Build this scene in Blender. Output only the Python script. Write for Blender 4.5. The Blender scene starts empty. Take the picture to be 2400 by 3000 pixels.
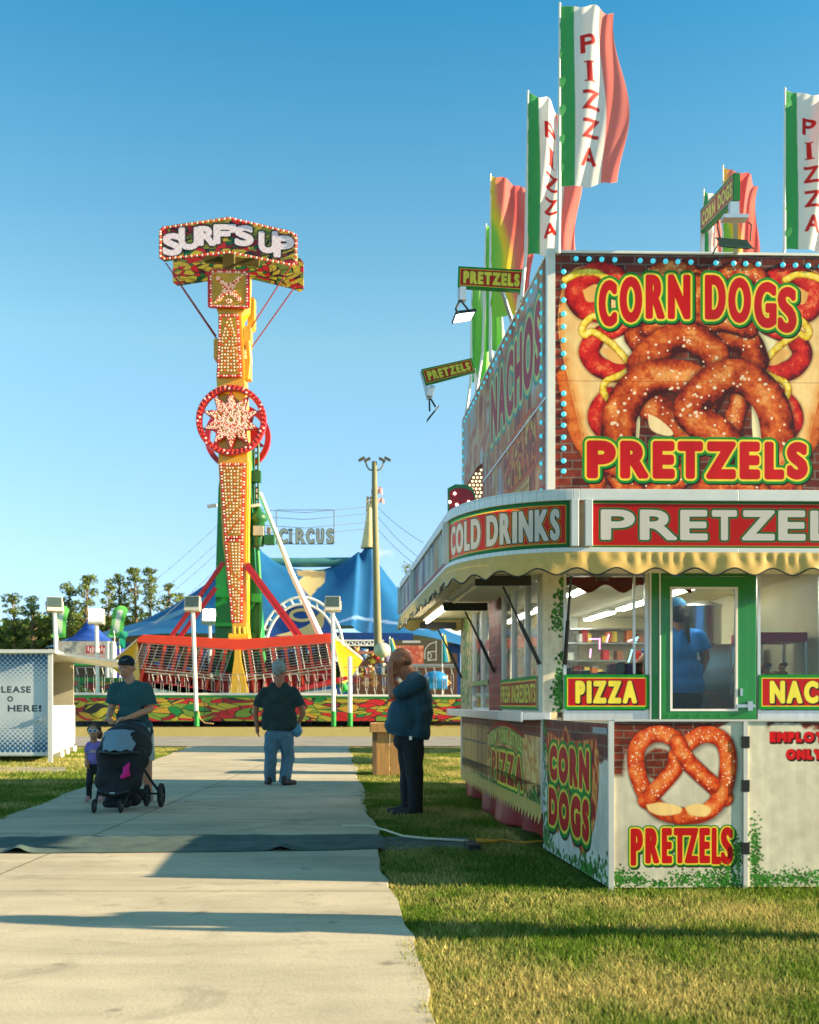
import bpy, math, random
import numpy as np
from mathutils import Vector, Matrix

SC = bpy.context.scene
COL = SC.collection
RD = random.Random(11)
NR = np.random.default_rng(11)
rad = math.radians

# ---------------------------------------------------------------- camera, sky, sun, exposure
F = 3200.0      # focal length in photo pixels (photo 2400 x 3000)
HY = 2060.0     # horizon row in photo pixels
EYE = 1.2       # waist-level camera
cam_d = bpy.data.cameras.new('camera')
cam = bpy.data.objects.new('camera', cam_d)
COL.objects.link(cam)
cam.location = (0, 0, EYE)
cam.rotation_euler = (rad(90), 0, 0)
cam_d.sensor_fit = 'VERTICAL'
cam_d.sensor_height = 30.0
cam_d.lens = 30.0 * F / 3000.0
cam_d.shift_y = (HY - 1500.0) / 3000.0
cam_d.clip_end = 3000
cam_d.dof.use_dof = True
cam_d.dof.focus_distance = 9.5
cam_d.dof.aperture_fstop = 3.2
SC.camera = cam
SC.render.resolution_x, SC.render.resolution_y = 819, 1024

SUN_EL, SUN_AZ = 18.8, 7.0     # elevation; degrees the sun stands in front of the booth's face (towards the camera side)
ld = bpy.data.lights.new('sun', 'SUN')
ld.energy = 5.0
ld.angle = rad(0.53)
ld.color = (1.0, 0.80, 0.52)
sun = bpy.data.objects.new('sun', ld)
COL.objects.link(sun)
to_sun = Vector((math.cos(rad(SUN_EL)) * math.cos(rad(SUN_AZ)), -math.cos(rad(SUN_EL)) * math.sin(rad(SUN_AZ)), math.sin(rad(SUN_EL))))
sun.rotation_euler = to_sun.to_track_quat('Z', 'Y').to_euler()

world = bpy.data.worlds.new('World')
SC.world = world
world.use_nodes = True
wn, wl = world.node_tree.nodes, world.node_tree.links
wn.clear()
wo = wn.new('ShaderNodeOutputWorld')
bg = wn.new('ShaderNodeBackground')
sky = wn.new('ShaderNodeTexSky')
sky.sky_type = 'NISHITA'
sky.sun_disc = False
sky.sun_elevation = rad(SUN_EL)
sky.sun_rotation = rad(90 + SUN_AZ)
sky.air_density = 1.0
sky.dust_density = 0.3
sky.ozone_density = 1.6
hs = wn.new('ShaderNodeHueSaturation')
hs.inputs['Saturation'].default_value = 1.05
wl.new(sky.outputs[0], hs.inputs['Color'])
# small fair-weather clouds low over the horizon
tc = wn.new('ShaderNodeTexCoord')
sep = wn.new('ShaderNodeSeparateXYZ')
wl.new(tc.outputs['Generated'], sep.inputs[0])
mp = wn.new('ShaderNodeMapping')
mp.inputs['Scale'].default_value = (9, 9, 22)
wl.new(tc.outputs['Generated'], mp.inputs['Vector'])
nz = wn.new('ShaderNodeTexNoise')
nz.inputs['Scale'].default_value = 1.0
nz.inputs['Detail'].default_value = 7
wl.new(mp.outputs[0], nz.inputs['Vector'])
cr = wn.new('ShaderNodeValToRGB')
cr.color_ramp.elements[0].position = 0.56
cr.color_ramp.elements[1].position = 0.66
wl.new(nz.outputs['Fac'], cr.inputs['Fac'])
band = wn.new('ShaderNodeValToRGB')
cb = band.color_ramp
cb.elements[0].position = 0.0
cb.elements[0].color = (0, 0, 0, 1)
cb.elements[1].position = 0.22
cb.elements[1].color = (0, 0, 0, 1)
for p_, v_ in ((0.05, 0.9), (0.135, 0.85), (0.16, 0.0)):
    e_ = cb.elements.new(p_)
    e_.color = (v_, v_, v_, 1)
wl.new(sep.outputs['Z'], band.inputs['Fac'])
az = wn.new('ShaderNodeMapRange')        # two low banks: behind the big tent and far right
az.inputs['From Min'].default_value = -.22
az.inputs['From Max'].default_value = -.10
wl.new(sep.outputs['X'], az.inputs['Value'])
pm = wn.new('ShaderNodeMath')
pm.operation = 'MULTIPLY'
wl.new(cr.outputs['Color'], pm.inputs[0])
wl.new(az.outputs[0], pm.inputs[1])
mul = wn.new('ShaderNodeMath')
mul.operation = 'MULTIPLY'
wl.new(pm.outputs[0], mul.inputs[0])
wl.new(band.outputs['Color'], mul.inputs[1])
mx = wn.new('ShaderNodeMix')
mx.data_type = 'RGBA'
wl.new(mul.outputs[0], mx.inputs['Factor'])
tint = wn.new('ShaderNodeValToRGB')      # clear, dry air: keep the low sky blue
tint.color_ramp.elements[0].position = 0.0
tint.color_ramp.elements[0].color = (.27, .50, 1.0, 1)
tint.color_ramp.elements[1].position = 0.80
tint.color_ramp.elements[1].color = (.34, .52, .36, 1)
for p_, c_ in ((0.07, (.34, .43, .60)), (0.14, (.42, .47, .55)), (0.31, (.50, .62, .53)), (0.54, (.14, .50, .53))):
    e_ = tint.color_ramp.elements.new(p_)
    e_.color = (*c_, 1)
wl.new(sep.outputs['Z'], tint.inputs['Fac'])
tm = wn.new('ShaderNodeVectorMath')
tm.operation = 'MULTIPLY'
wl.new(hs.outputs['Color'], tm.inputs[0])
wl.new(tint.outputs['Color'], tm.inputs[1])
t2 = wn.new('ShaderNodeVectorMath')
t2.operation = 'SCALE'
t2.inputs['Scale'].default_value = 2.0
wl.new(tm.outputs[0], t2.inputs[0])
wl.new(t2.outputs[0], mx.inputs['A'])
mx.inputs['B'].default_value = (6.2, 5.9, 5.4, 1)
wl.new(mx.outputs['Result'], bg.inputs['Color'])
bg.inputs['Strength'].default_value = 0.08
wl.new(bg.outputs[0], wo.inputs[0])
SC.view_settings.view_transform = 'Standard'
SC.view_settings.look = 'None'
SC.view_settings.gamma = 1
SC.view_settings.exposure = 1.57

# ---------------------------------------------------------------- helpers
def lin(r, g, b):
    return tuple((c / 255 / 12.92) if c / 255 <= 0.04045 else ((c / 255 + 0.055) / 1.055) ** 2.4 for c in (r, g, b))

def P(x, y, Y):
    """the point at depth Y that the photo shows at pixel (x, y)"""
    return ((x - 1200.0) / F * Y, Y, EYE - (y - HY) / F * Y)

def G(x, y):
    """ground point under photo pixel (x, y)"""
    Y = F * EYE / (y - HY)
    return ((x - 1200.0) / F * Y, Y, 0.0)

_mats = {}
def M(key, col=(.5, .5, .5), rough=.6, metal=0., var=.12, scale=6., bump=0., spec=.5, emit=0., trans=0., sheer=0., coat=0., stretch=(1, 1, 1)):
    """painted, woven or bare surface: base colour broken up by two scales of noise, optional bump"""
    if key in _mats:
        return _mats[key]
    m = bpy.data.materials.new(key)
    m.use_nodes = True
    n, l = m.node_tree.nodes, m.node_tree.links
    b = n['Principled BSDF']
    b.inputs['Roughness'].default_value = rough
    b.inputs['Metallic'].default_value = metal
    b.inputs['Specular IOR Level'].default_value = spec
    if coat:
        b.inputs['Coat Weight'].default_value = coat
    if trans:
        b.inputs['Transmission Weight'].default_value = trans
    t = n.new('ShaderNodeTexCoord')
    mpn = n.new('ShaderNodeMapping')
    mpn.inputs['Scale'].default_value = stretch
    l.new(t.outputs['Object'], mpn.inputs['Vector'])
    a = n.new('ShaderNodeTexNoise')
    a.inputs['Scale'].default_value = scale
    a.inputs['Detail'].default_value = 6
    a.inputs['Roughness'].default_value = .65
    l.new(mpn.outputs[0], a.inputs['Vector'])
    mr = n.new('ShaderNodeMapRange')
    mr.inputs['From Min'].default_value = .25
    mr.inputs['From Max'].default_value = .75
    mr.inputs['To Min'].default_value = 1 - var
    mr.inputs['To Max'].default_value = 1 + var
    l.new(a.outputs['Fac'], mr.inputs['Value'])
    mm = n.new('ShaderNodeVectorMath')
    mm.operation = 'SCALE'
    mm.inputs[0].default_value = col
    l.new(mr.outputs[0], mm.inputs['Scale'])
    l.new(mm.outputs[0], b.inputs['Base Color'])
    if bump:
        bp = n.new('ShaderNodeBump')
        bp.inputs['Strength'].default_value = bump
        bp.inputs['Distance'].default_value = .02
        l.new(a.outputs['Fac'], bp.inputs['Height'])
        l.new(bp.outputs[0], b.inputs['Normal'])
    if emit:
        b.inputs['Emission Color'].default_value = (*col, 1)
        b.inputs['Emission Strength'].default_value = emit
    if sheer:
        tr = n.new('ShaderNodeBsdfTranslucent')
        l.new(mm.outputs[0], tr.inputs['Color'])
        ms = n.new('ShaderNodeMixShader')
        ms.inputs[0].default_value = sheer
        l.new(b.outputs[0], ms.inputs[1])
        l.new(tr.outputs[0], ms.inputs[2])
        l.new(ms.outputs[0], n['Material Output'].inputs[0])
    _mats[key] = m
    return m

def MC(key, rough=.5, sheer=0., spec=.5, bump=0., coat=0., dirt=0.):
    """a printed or naturally mottled surface whose colours are stored per point"""
    if key in _mats:
        return _mats[key]
    m = bpy.data.materials.new(key)
    m.use_nodes = True
    n, l = m.node_tree.nodes, m.node_tree.links
    b = n['Principled BSDF']
    b.inputs['Roughness'].default_value = rough
    b.inputs['Specular IOR Level'].default_value = spec
    if coat:
        b.inputs['Coat Weight'].default_value = coat
        b.inputs['Coat Roughness'].default_value = .12
    a = n.new('ShaderNodeVertexColor')
    a.layer_name = 'Col'
    if dirt:                                # weathering: faded blotches, rain streaks
        t0 = n.new('ShaderNodeTexCoord')
        fac = []
        for sc_, st_, lo_, hi_ in ((1.7, (1, 1, 1), 1.06, 1 - dirt), (9, (1.5, 1.5, .12), 1.05, 1 - dirt * .8)):
            mp0 = n.new('ShaderNodeMapping')
            mp0.inputs['Scale'].default_value = st_
            l.new(t0.outputs['Object'], mp0.inputs['Vector'])
            z0 = n.new('ShaderNodeTexNoise')
            z0.inputs['Scale'].default_value = sc_
            z0.inputs['Detail'].default_value = 7
            l.new(mp0.outputs[0], z0.inputs['Vector'])
            r0 = n.new('ShaderNodeMapRange')
            r0.inputs['From Min'].default_value = .4
            r0.inputs['From Max'].default_value = .72
            r0.inputs['To Min'].default_value = lo_
            r0.inputs['To Max'].default_value = hi_
            l.new(z0.outputs['Fac'], r0.inputs['Value'])
            fac.append(r0.outputs[0])
        mu0 = n.new('ShaderNodeMath')
        mu0.operation = 'MULTIPLY'
        l.new(fac[0], mu0.inputs[0])
        l.new(fac[1], mu0.inputs[1])
        sc0 = n.new('ShaderNodeVectorMath')
        sc0.operation = 'SCALE'
        l.new(a.outputs['Color'], sc0.inputs[0])
        l.new(mu0.outputs[0], sc0.inputs['Scale'])
        l.new(sc0.outputs[0], b.inputs['Base Color'])
    else:
        l.new(a.outputs['Color'], b.inputs['Base Color'])
    if bump:
        t = n.new('ShaderNodeTexCoord')
        z = n.new('ShaderNodeTexNoise')
        z.inputs['Scale'].default_value = 3
        l.new(t.outputs['Object'], z.inputs['Vector'])
        bp = n.new('ShaderNodeBump')
        bp.inputs['Strength'].default_value = bump
        bp.inputs['Distance'].default_value = .03
        l.new(z.outputs['Fac'], bp.inputs['Height'])
        l.new(bp.outputs[0], b.inputs['Normal'])
    if sheer:
        tr = n.new('ShaderNodeBsdfTranslucent')
        l.new(a.outputs['Color'], tr.inputs['Color'])
        ms = n.new('ShaderNodeMixShader')
        ms.inputs[0].default_value = sheer
        l.new(b.outputs[0], ms.inputs[1])
        l.new(tr.outputs[0], ms.inputs[2])
        l.new(ms.outputs[0], n['Material Output'].inputs[0])
    _mats[key] = m
    return m

def glass_mat(key, tint=(.9, .95, .95), refl=.12):
    if key in _mats:
        return _mats[key]
    m = bpy.data.materials.new(key)
    m.use_nodes = True
    n, l = m.node_tree.nodes, m.node_tree.links
    n.remove(n['Principled BSDF'])
    tr = n.new('ShaderNodeBsdfTransparent')
    tr.inputs['Color'].default_value = (*tint, 1)
    gl = n.new('ShaderNodeBsdfGlossy')
    gl.inputs['Roughness'].default_value = .02
    fr = n.new('ShaderNodeFresnel')
    fr.inputs['IOR'].default_value = 1.5
    ad = n.new('ShaderNodeMath')
    ad.inputs[1].default_value = refl
    ad.use_clamp = True
    hf = n.new('ShaderNodeMath')
    hf.operation = 'MULTIPLY'
    hf.inputs[1].default_value = .55
    l.new(fr.outputs[0], hf.inputs[0])
    l.new(hf.outputs[0], ad.inputs[0])
    ms = n.new('ShaderNodeMixShader')
    l.new(ad.outputs[0], ms.inputs[0])
    l.new(tr.outputs[0], ms.inputs[1])
    l.new(gl.outputs[0], ms.inputs[2])
    l.new(ms.outputs[0], n['Material Output'].inputs[0])
    _mats[key] = m
    return m

def graffiti_mat(key, sx=1.0, sz=2.2, cols=None):
    """hard-edged fairground airbrush pattern: warped cells in red, olive yellow and green with black outlines"""
    if key in _mats:
        return _mats[key]
    m = bpy.data.materials.new(key)
    m.use_nodes = True
    n, l = m.node_tree.nodes, m.node_tree.links
    b = n['Principled BSDF']
    b.inputs['Roughness'].default_value = .4
    t = n.new('ShaderNodeTexCoord')
    mpn = n.new('ShaderNodeMapping')
    mpn.inputs['Scale'].default_value = (sx, .01, sz)
    mpn.inputs['Rotation'].default_value = (0, rad(22), 0)
    l.new(t.outputs['Object'], mpn.inputs['Vector'])
    wv = n.new('ShaderNodeTexNoise')
    wv.inputs['Scale'].default_value = .8
    wv.inputs['Detail'].default_value = 0
    l.new(mpn.outputs[0], wv.inputs['Vector'])
    ma = n.new('ShaderNodeVectorMath')
    ma.operation = 'MULTIPLY_ADD'
    ma.inputs[1].default_value = (1.3, 0, 1.3)
    l.new(wv.outputs['Color'], ma.inputs[0])
    l.new(mpn.outputs[0], ma.inputs[2])
    v1 = n.new('ShaderNodeTexVoronoi')
    v1.inputs['Scale'].default_value = 2.1
    v2 = n.new('ShaderNodeTexVoronoi')
    v2.feature = 'DISTANCE_TO_EDGE'
    v2.inputs['Scale'].default_value = 2.1
    for v in (v1, v2):
        l.new(ma.outputs[0], v.inputs['Vector'])
    sp = n.new('ShaderNodeSeparateColor')
    l.new(v1.outputs['Color'], sp.inputs[0])
    rp = n.new('ShaderNodeValToRGB')
    rp.color_ramp.interpolation = 'CONSTANT'
    el = rp.color_ramp.elements
    cols = cols or [(0, lin(205, 28, 30)), (.3, lin(178, 168, 40)), (.52, lin(120, 150, 45)), (.66, lin(196, 150, 40)), (.8, lin(150, 20, 24)), (.92, lin(20, 130, 55))]
    el[0].position, el[0].color = 0, (*cols[0][1], 1)
    el[1].position, el[1].color = cols[1][0], (*cols[1][1], 1)
    for p_, c_ in cols[2:]:
        e = el.new(p_)
        e.color = (*c_, 1)
    l.new(sp.outputs[0], rp.inputs['Fac'])
    gt = n.new('ShaderNodeMath')
    gt.operation = 'GREATER_THAN'
    gt.inputs[1].default_value = .045
    l.new(v2.outputs['Distance'], gt.inputs[0])
    mxn = n.new('ShaderNodeMix')
    mxn.data_type = 'RGBA'
    mxn.inputs['A'].default_value = (.012, .014, .01, 1)
    l.new(gt.outputs[0], mxn.inputs['Factor'])
    l.new(rp.outputs['Color'], mxn.inputs['B'])
    l.new(mxn.outputs['Result'], b.inputs['Base Color'])
    _mats[key] = m
    return m

class MB:
    """collects shapes for ONE mesh object"""
    def __init__(s):
        s.v, s.f, s.mi, s.sm, s.n = [], [], [], [], 0
    def add(s, v, f, mi=0, smooth=False):
        b = s.n
        s.v.extend(tuple(p) for p in v)
        s.n += len(v)
        for q in f:
            s.f.append([i + b for i in q])
            s.mi.append(mi)
            s.sm.append(smooth)
    def box(s, c, d, rot=None, mi=0):
        h = [(x * d[0] / 2, y * d[1] / 2, z * d[2] / 2) for x in (-1, 1) for y in (-1, 1) for z in (-1, 1)]
        if rot is not None:
            h = [tuple(rot @ Vector(p)) for p in h]
        s.add([(p[0] + c[0], p[1] + c[1], p[2] + c[2]) for p in h],
              [(0, 1, 3, 2), (4, 6, 7, 5), (0, 4, 5, 1), (2, 3, 7, 6), (0, 2, 6, 4), (1, 5, 7, 3)], mi)
    def hexa(s, p, mi=0):
        """8 points: bottom ring 0-3, top ring 4-7"""
        s.add(p, [(0, 3, 2, 1), (4, 5, 6, 7), (0, 1, 5, 4), (1, 2, 6, 5), (2, 3, 7, 6), (3, 0, 4, 7)], mi)
    def prism(s, pts, off, mi=0):
        """planar polygon pts extruded by the vector off"""
        n = len(pts)
        b = [tuple(Vector(p) + Vector(off)) for p in pts]
        f = [list(range(n)), list(range(2 * n - 1, n - 1, -1))]
        f += [(i, n + i, n + (i + 1) % n, (i + 1) % n) for i in range(n)]
        s.add(list(pts) + b, f, mi)
    def bar(s, a, b, w, h=None, mi=0, up=(0, 0, 1)):
        """rectangular bar from a to b"""
        h = h or w
        a, b = Vector(a), Vector(b)
        d = (b - a).normalized()
        u = Vector(up)
        if abs(d.dot(u)) > .98:
            u = Vector((0, 1, 0))
        x = d.cross(u).normalized() * w / 2
        y = x.cross(d).normalized() * h / 2
        s.hexa([a - x - y, a + x - y, a + x + y, a - x + y, b - x - y, b + x - y, b + x + y, b - x + y], mi)
    def tube(s, pts, r, n=8, mi=0, cap=True):
        pts = [Vector(p) for p in pts]
        rs = r if isinstance(r, (list, tuple)) else [r] * len(pts)
        ring, prev = [], None
        for i, p in enumerate(pts):
            d = (pts[min(i + 1, len(pts) - 1)] - pts[max(i - 1, 0)]).normalized()
            u = prev if prev is not None else (Vector((0, 0, 1)) if abs(d.z) < .9 else Vector((1, 0, 0)))
            x = d.cross(u)
            if x.length < 1e-4:
                x = d.cross(Vector((0, 1, 0)))
            x.normalize()
            y = d.cross(x).normalized()
            prev = -y
            ring.append([p + (x * math.cos(2 * math.pi * k / n) + y * math.sin(2 * math.pi * k / n)) * rs[i] for k in range(n)])
        v = [q for rr in ring for q in rr]
        f = [(i * n + k, i * n + (k + 1) % n, (i + 1) * n + (k + 1) % n, (i + 1) * n + k) for i in range(len(pts) - 1) for k in range(n)]
        s.add(v, f, mi, True)
        if cap:
            s.add(ring[0], [list(range(n - 1, -1, -1))], mi)
            s.add(ring[-1], [list(range(n))], mi)
    def ball(s, c, r, nu=8, nv=6, mi=0, rot=None):
        r = r if isinstance(r, (list, tuple)) else (r, r, r)
        v = [(0, 0, -r[2])]
        for j in range(1, nv):
            t = -math.pi / 2 + math.pi * j / nv
            for k in range(nu):
                a = 2 * math.pi * k / nu
                v.append((r[0] * math.cos(t) * math.cos(a), r[1] * math.cos(t) * math.sin(a), r[2] * math.sin(t)))
        v.append((0, 0, r[2]))
        if rot is not None:
            v = [tuple(rot @ Vector(p)) for p in v]
        f = [(0, 1 + (k + 1) % nu, 1 + k) for k in range(nu)]
        for j in range(nv - 2):
            f += [(1 + j * nu + k, 1 + j * nu + (k + 1) % nu, 1 + (j + 1) * nu + (k + 1) % nu, 1 + (j + 1) * nu + k) for k in range(nu)]
        t = len(v) - 1
        f += [(t, 1 + (nv - 2) * nu + k, 1 + (nv - 2) * nu + (k + 1) % nu) for k in range(nu)]
        s.add([(p[0] + c[0], p[1] + c[1], p[2] + c[2]) for p in v], f, mi, True)
    def caps(s, a, b, ra, rb, n=12):
        """closed capsule with two radii"""
        a, b = Vector(a), Vector(b)
        d = (b - a).normalized()
        pts, rs = [], []
        for k in range(4):
            t = math.pi / 2 * (1 - k / 4)
            pts.append(a - d * ra * math.sin(t)); rs.append(max(ra * math.cos(t), 1e-4))
        pts.append(a); rs.append(ra)
        pts.append(b); rs.append(rb)
        for k in range(1, 5):
            t = math.pi / 2 * k / 4
            pts.append(b + d * rb * math.sin(t)); rs.append(max(rb * math.cos(t), 1e-4))
        s.tube(pts, rs, n)
    def lathe(s, prof, c, n=16, mi=0):
        """(radius, z) profile turned about the vertical through c"""
        v = [(c[0] + r * math.cos(2 * math.pi * k / n), c[1] + r * math.sin(2 * math.pi * k / n), c[2] + z) for r, z in prof for k in range(n)]
        f = [(i * n + k, i * n + (k + 1) % n, (i + 1) * n + (k + 1) % n, (i + 1) * n + k) for i in range(len(prof) - 1) for k in range(n)]
        s.add(v, f, mi, True)
        s.add(v[:n], [list(range(n - 1, -1, -1))], mi)
        s.add(v[-n:], [list(range(n))], mi)
    def plate(s, px, Y, th, mi=0):
        """outline given in photo pixels at depth Y, th metres thick"""
        s.prism([P(x, y, Y) for x, y in px], (0, th, 0), mi)
    def build(s, name, mats, parent=None, label=None, stuff=False, bevel=0.):
        mats = mats if isinstance(mats, (list, tuple)) else [mats]
        o = wloc(parent)
        me = bpy.data.meshes.new(name)
        me.from_pydata([(p[0] - o.x, p[1] - o.y, p[2] - o.z) for p in s.v], [], s.f)
        for m in mats:
            me.materials.append(m)
        me.polygons.foreach_set('material_index', s.mi)
        me.polygons.foreach_set('use_smooth', s.sm)
        me.update()
        ob = link(name, me, parent)
        if label:
            ob['label'] = label
        if stuff:
            ob['kind'] = 'stuff'
        if bevel:
            bv = ob.modifiers.new('bevel', 'BEVEL')
            bv.width = bevel
            bv.segments = 2
        return ob

def wloc(o):
    v = Vector((0, 0, 0))
    while o is not None:
        v += o.location
        o = o.parent
    return v

def link(name, data, parent=None):
    ob = bpy.data.objects.new(name, data)
    COL.objects.link(ob)
    if parent is not None:
        ob.parent = parent
    return ob

def tag(o, label=None, cat=None, group=None, kind=None):
    for k, v in (('label', label), ('category', cat), ('group', group), ('kind', kind)):
        if v:
            o[k] = v
    return o

def thing(name, label, cat, loc=(0, 0, 0), group=None):
    o = bpy.data.objects.new(name, None)
    o.empty_display_size = .1
    COL.objects.link(o)
    o.location = loc
    return tag(o, label, cat, group)

def dup(root, loc, label=None, rz=0., scale=None):
    def cp(o, par):
        c = o.copy()
        COL.objects.link(c)
        c.parent = par
        for ch in list(o.children):
            cp(ch, c)
        return c
    c = cp(root, None)
    c.location = loc
    c.rotation_euler = (0, 0, rz)
    if scale:
        c.scale = (scale,) * 3
    if label:
        c['label'] = label
    return c

def quick(name, verts, faces, mat, parent=None, col=None, smooth=False):
    """numpy mesh; col = per-point colours"""
    verts = np.asarray(verts, dtype=np.float32).reshape(-1, 3)
    faces = np.asarray(faces, dtype=np.int32)
    o = wloc(parent)
    verts = verts - np.array([o.x, o.y, o.z], dtype=np.float32)
    k = faces.shape[1]
    me = bpy.data.meshes.new(name)
    me.vertices.add(len(verts))
    me.vertices.foreach_set('co', verts.ravel())
    me.loops.add(faces.size)
    me.loops.foreach_set('vertex_index', faces.ravel())
    me.polygons.add(len(faces))
    me.polygons.foreach_set('loop_start', np.arange(0, faces.size, k, dtype=np.int32))
    me.polygons.foreach_set('loop_total', np.full(len(faces), k, dtype=np.int32))
    if smooth:
        me.polygons.foreach_set('use_smooth', np.ones(len(faces), dtype=bool))
    me.update(calc_edges=True)
    if col is not None:
        at = me.color_attributes.new('Col', 'FLOAT_COLOR', 'POINT')
        c4 = np.ones((len(verts), 4), dtype=np.float32)
        c4[:, :3] = np.asarray(col, dtype=np.float32).reshape(-1, 3)
        at.data.foreach_set('color', c4.ravel())
    me.materials.append(mat)
    return link(name, me, parent)

def spline(pts, n=8):
    """Catmull-Rom through 2-D or 3-D points"""
    p = np.asarray(pts, dtype=float)
    p = np.vstack([2 * p[0] - p[1], p, 2 * p[-1] - p[-2]])
    out = []
    for i in range(1, len(p) - 2):
        for t in np.arange(n) / n:
            a, b, c, d = p[i - 1], p[i], p[i + 1], p[i + 2]
            out.append(.5 * (2 * b + (c - a) * t + (2 * a - 5 * b + 4 * c - d) * t * t + (3 * b - a - 3 * c + d) * t ** 3))
    out.append(p[-2])
    return np.array(out)

# ---------------------------------------------------------------- printed artwork (computed here, no files)
_gl = {}
def glyphs(chars):
    tmp = []
    for ch in chars:
        if ch in _gl or ch == ' ':
            continue
        cu = bpy.data.curves.new('glyph', 'FONT')
        cu.body = ch
        cu.resolution_u = 5
        ob = bpy.data.objects.new('glyph', cu)
        COL.objects.link(ob)
        tmp.append((ch, ob, cu))
    bpy.context.view_layer.update()
    dg = bpy.context.evaluated_depsgraph_get()
    for ch, ob, cu in tmp:
        me = bpy.data.meshes.new_from_object(ob.evaluated_get(dg))
        co = np.array([v.co[:2] for v in me.vertices])
        cnt = {}
        for p in me.polygons:
            for e in p.edge_keys:
                cnt[e] = cnt.get(e, 0) + 1
        ed = [e for e, c in cnt.items() if c == 1]
        sg = np.array([[*co[a], *co[b]] for a, b in ed])
        lo, hi = co.min(0), co.max(0)
        sg = (sg - np.tile(lo, 2)) / np.tile(hi - lo, 2)
        _gl[ch] = (sg, (hi[0] - lo[0]) / max(hi[1] - lo[1], 1e-6))
        bpy.data.objects.remove(ob)
        bpy.data.curves.remove(cu)
        bpy.data.meshes.remove(me)

def vnoise(X, Y, s, seed=0):
    r = np.random.default_rng(seed)
    g = r.random((64, 64))
    x, y = X / s, Y / s
    xi, yi = np.floor(x).astype(int), np.floor(y).astype(int)
    fx, fy = x - xi, y - yi
    fx, fy = fx * fx * (3 - 2 * fx), fy * fy * (3 - 2 * fy)
    a, b = g[yi % 64, xi % 64], g[yi % 64, (xi + 1) % 64]
    c, d = g[(yi + 1) % 64, xi % 64], g[(yi + 1) % 64, (xi + 1) % 64]
    return (a * (1 - fx) + b * fx) * (1 - fy) + (c * (1 - fx) + d * fx) * fy

def fbm(X, Y, s, seed=0, o=4):
    return sum(vnoise(X, Y, s / 2 ** i, seed + i) * .5 ** (i + 1) for i in range(o)) / (1 - .5 ** o)

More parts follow.
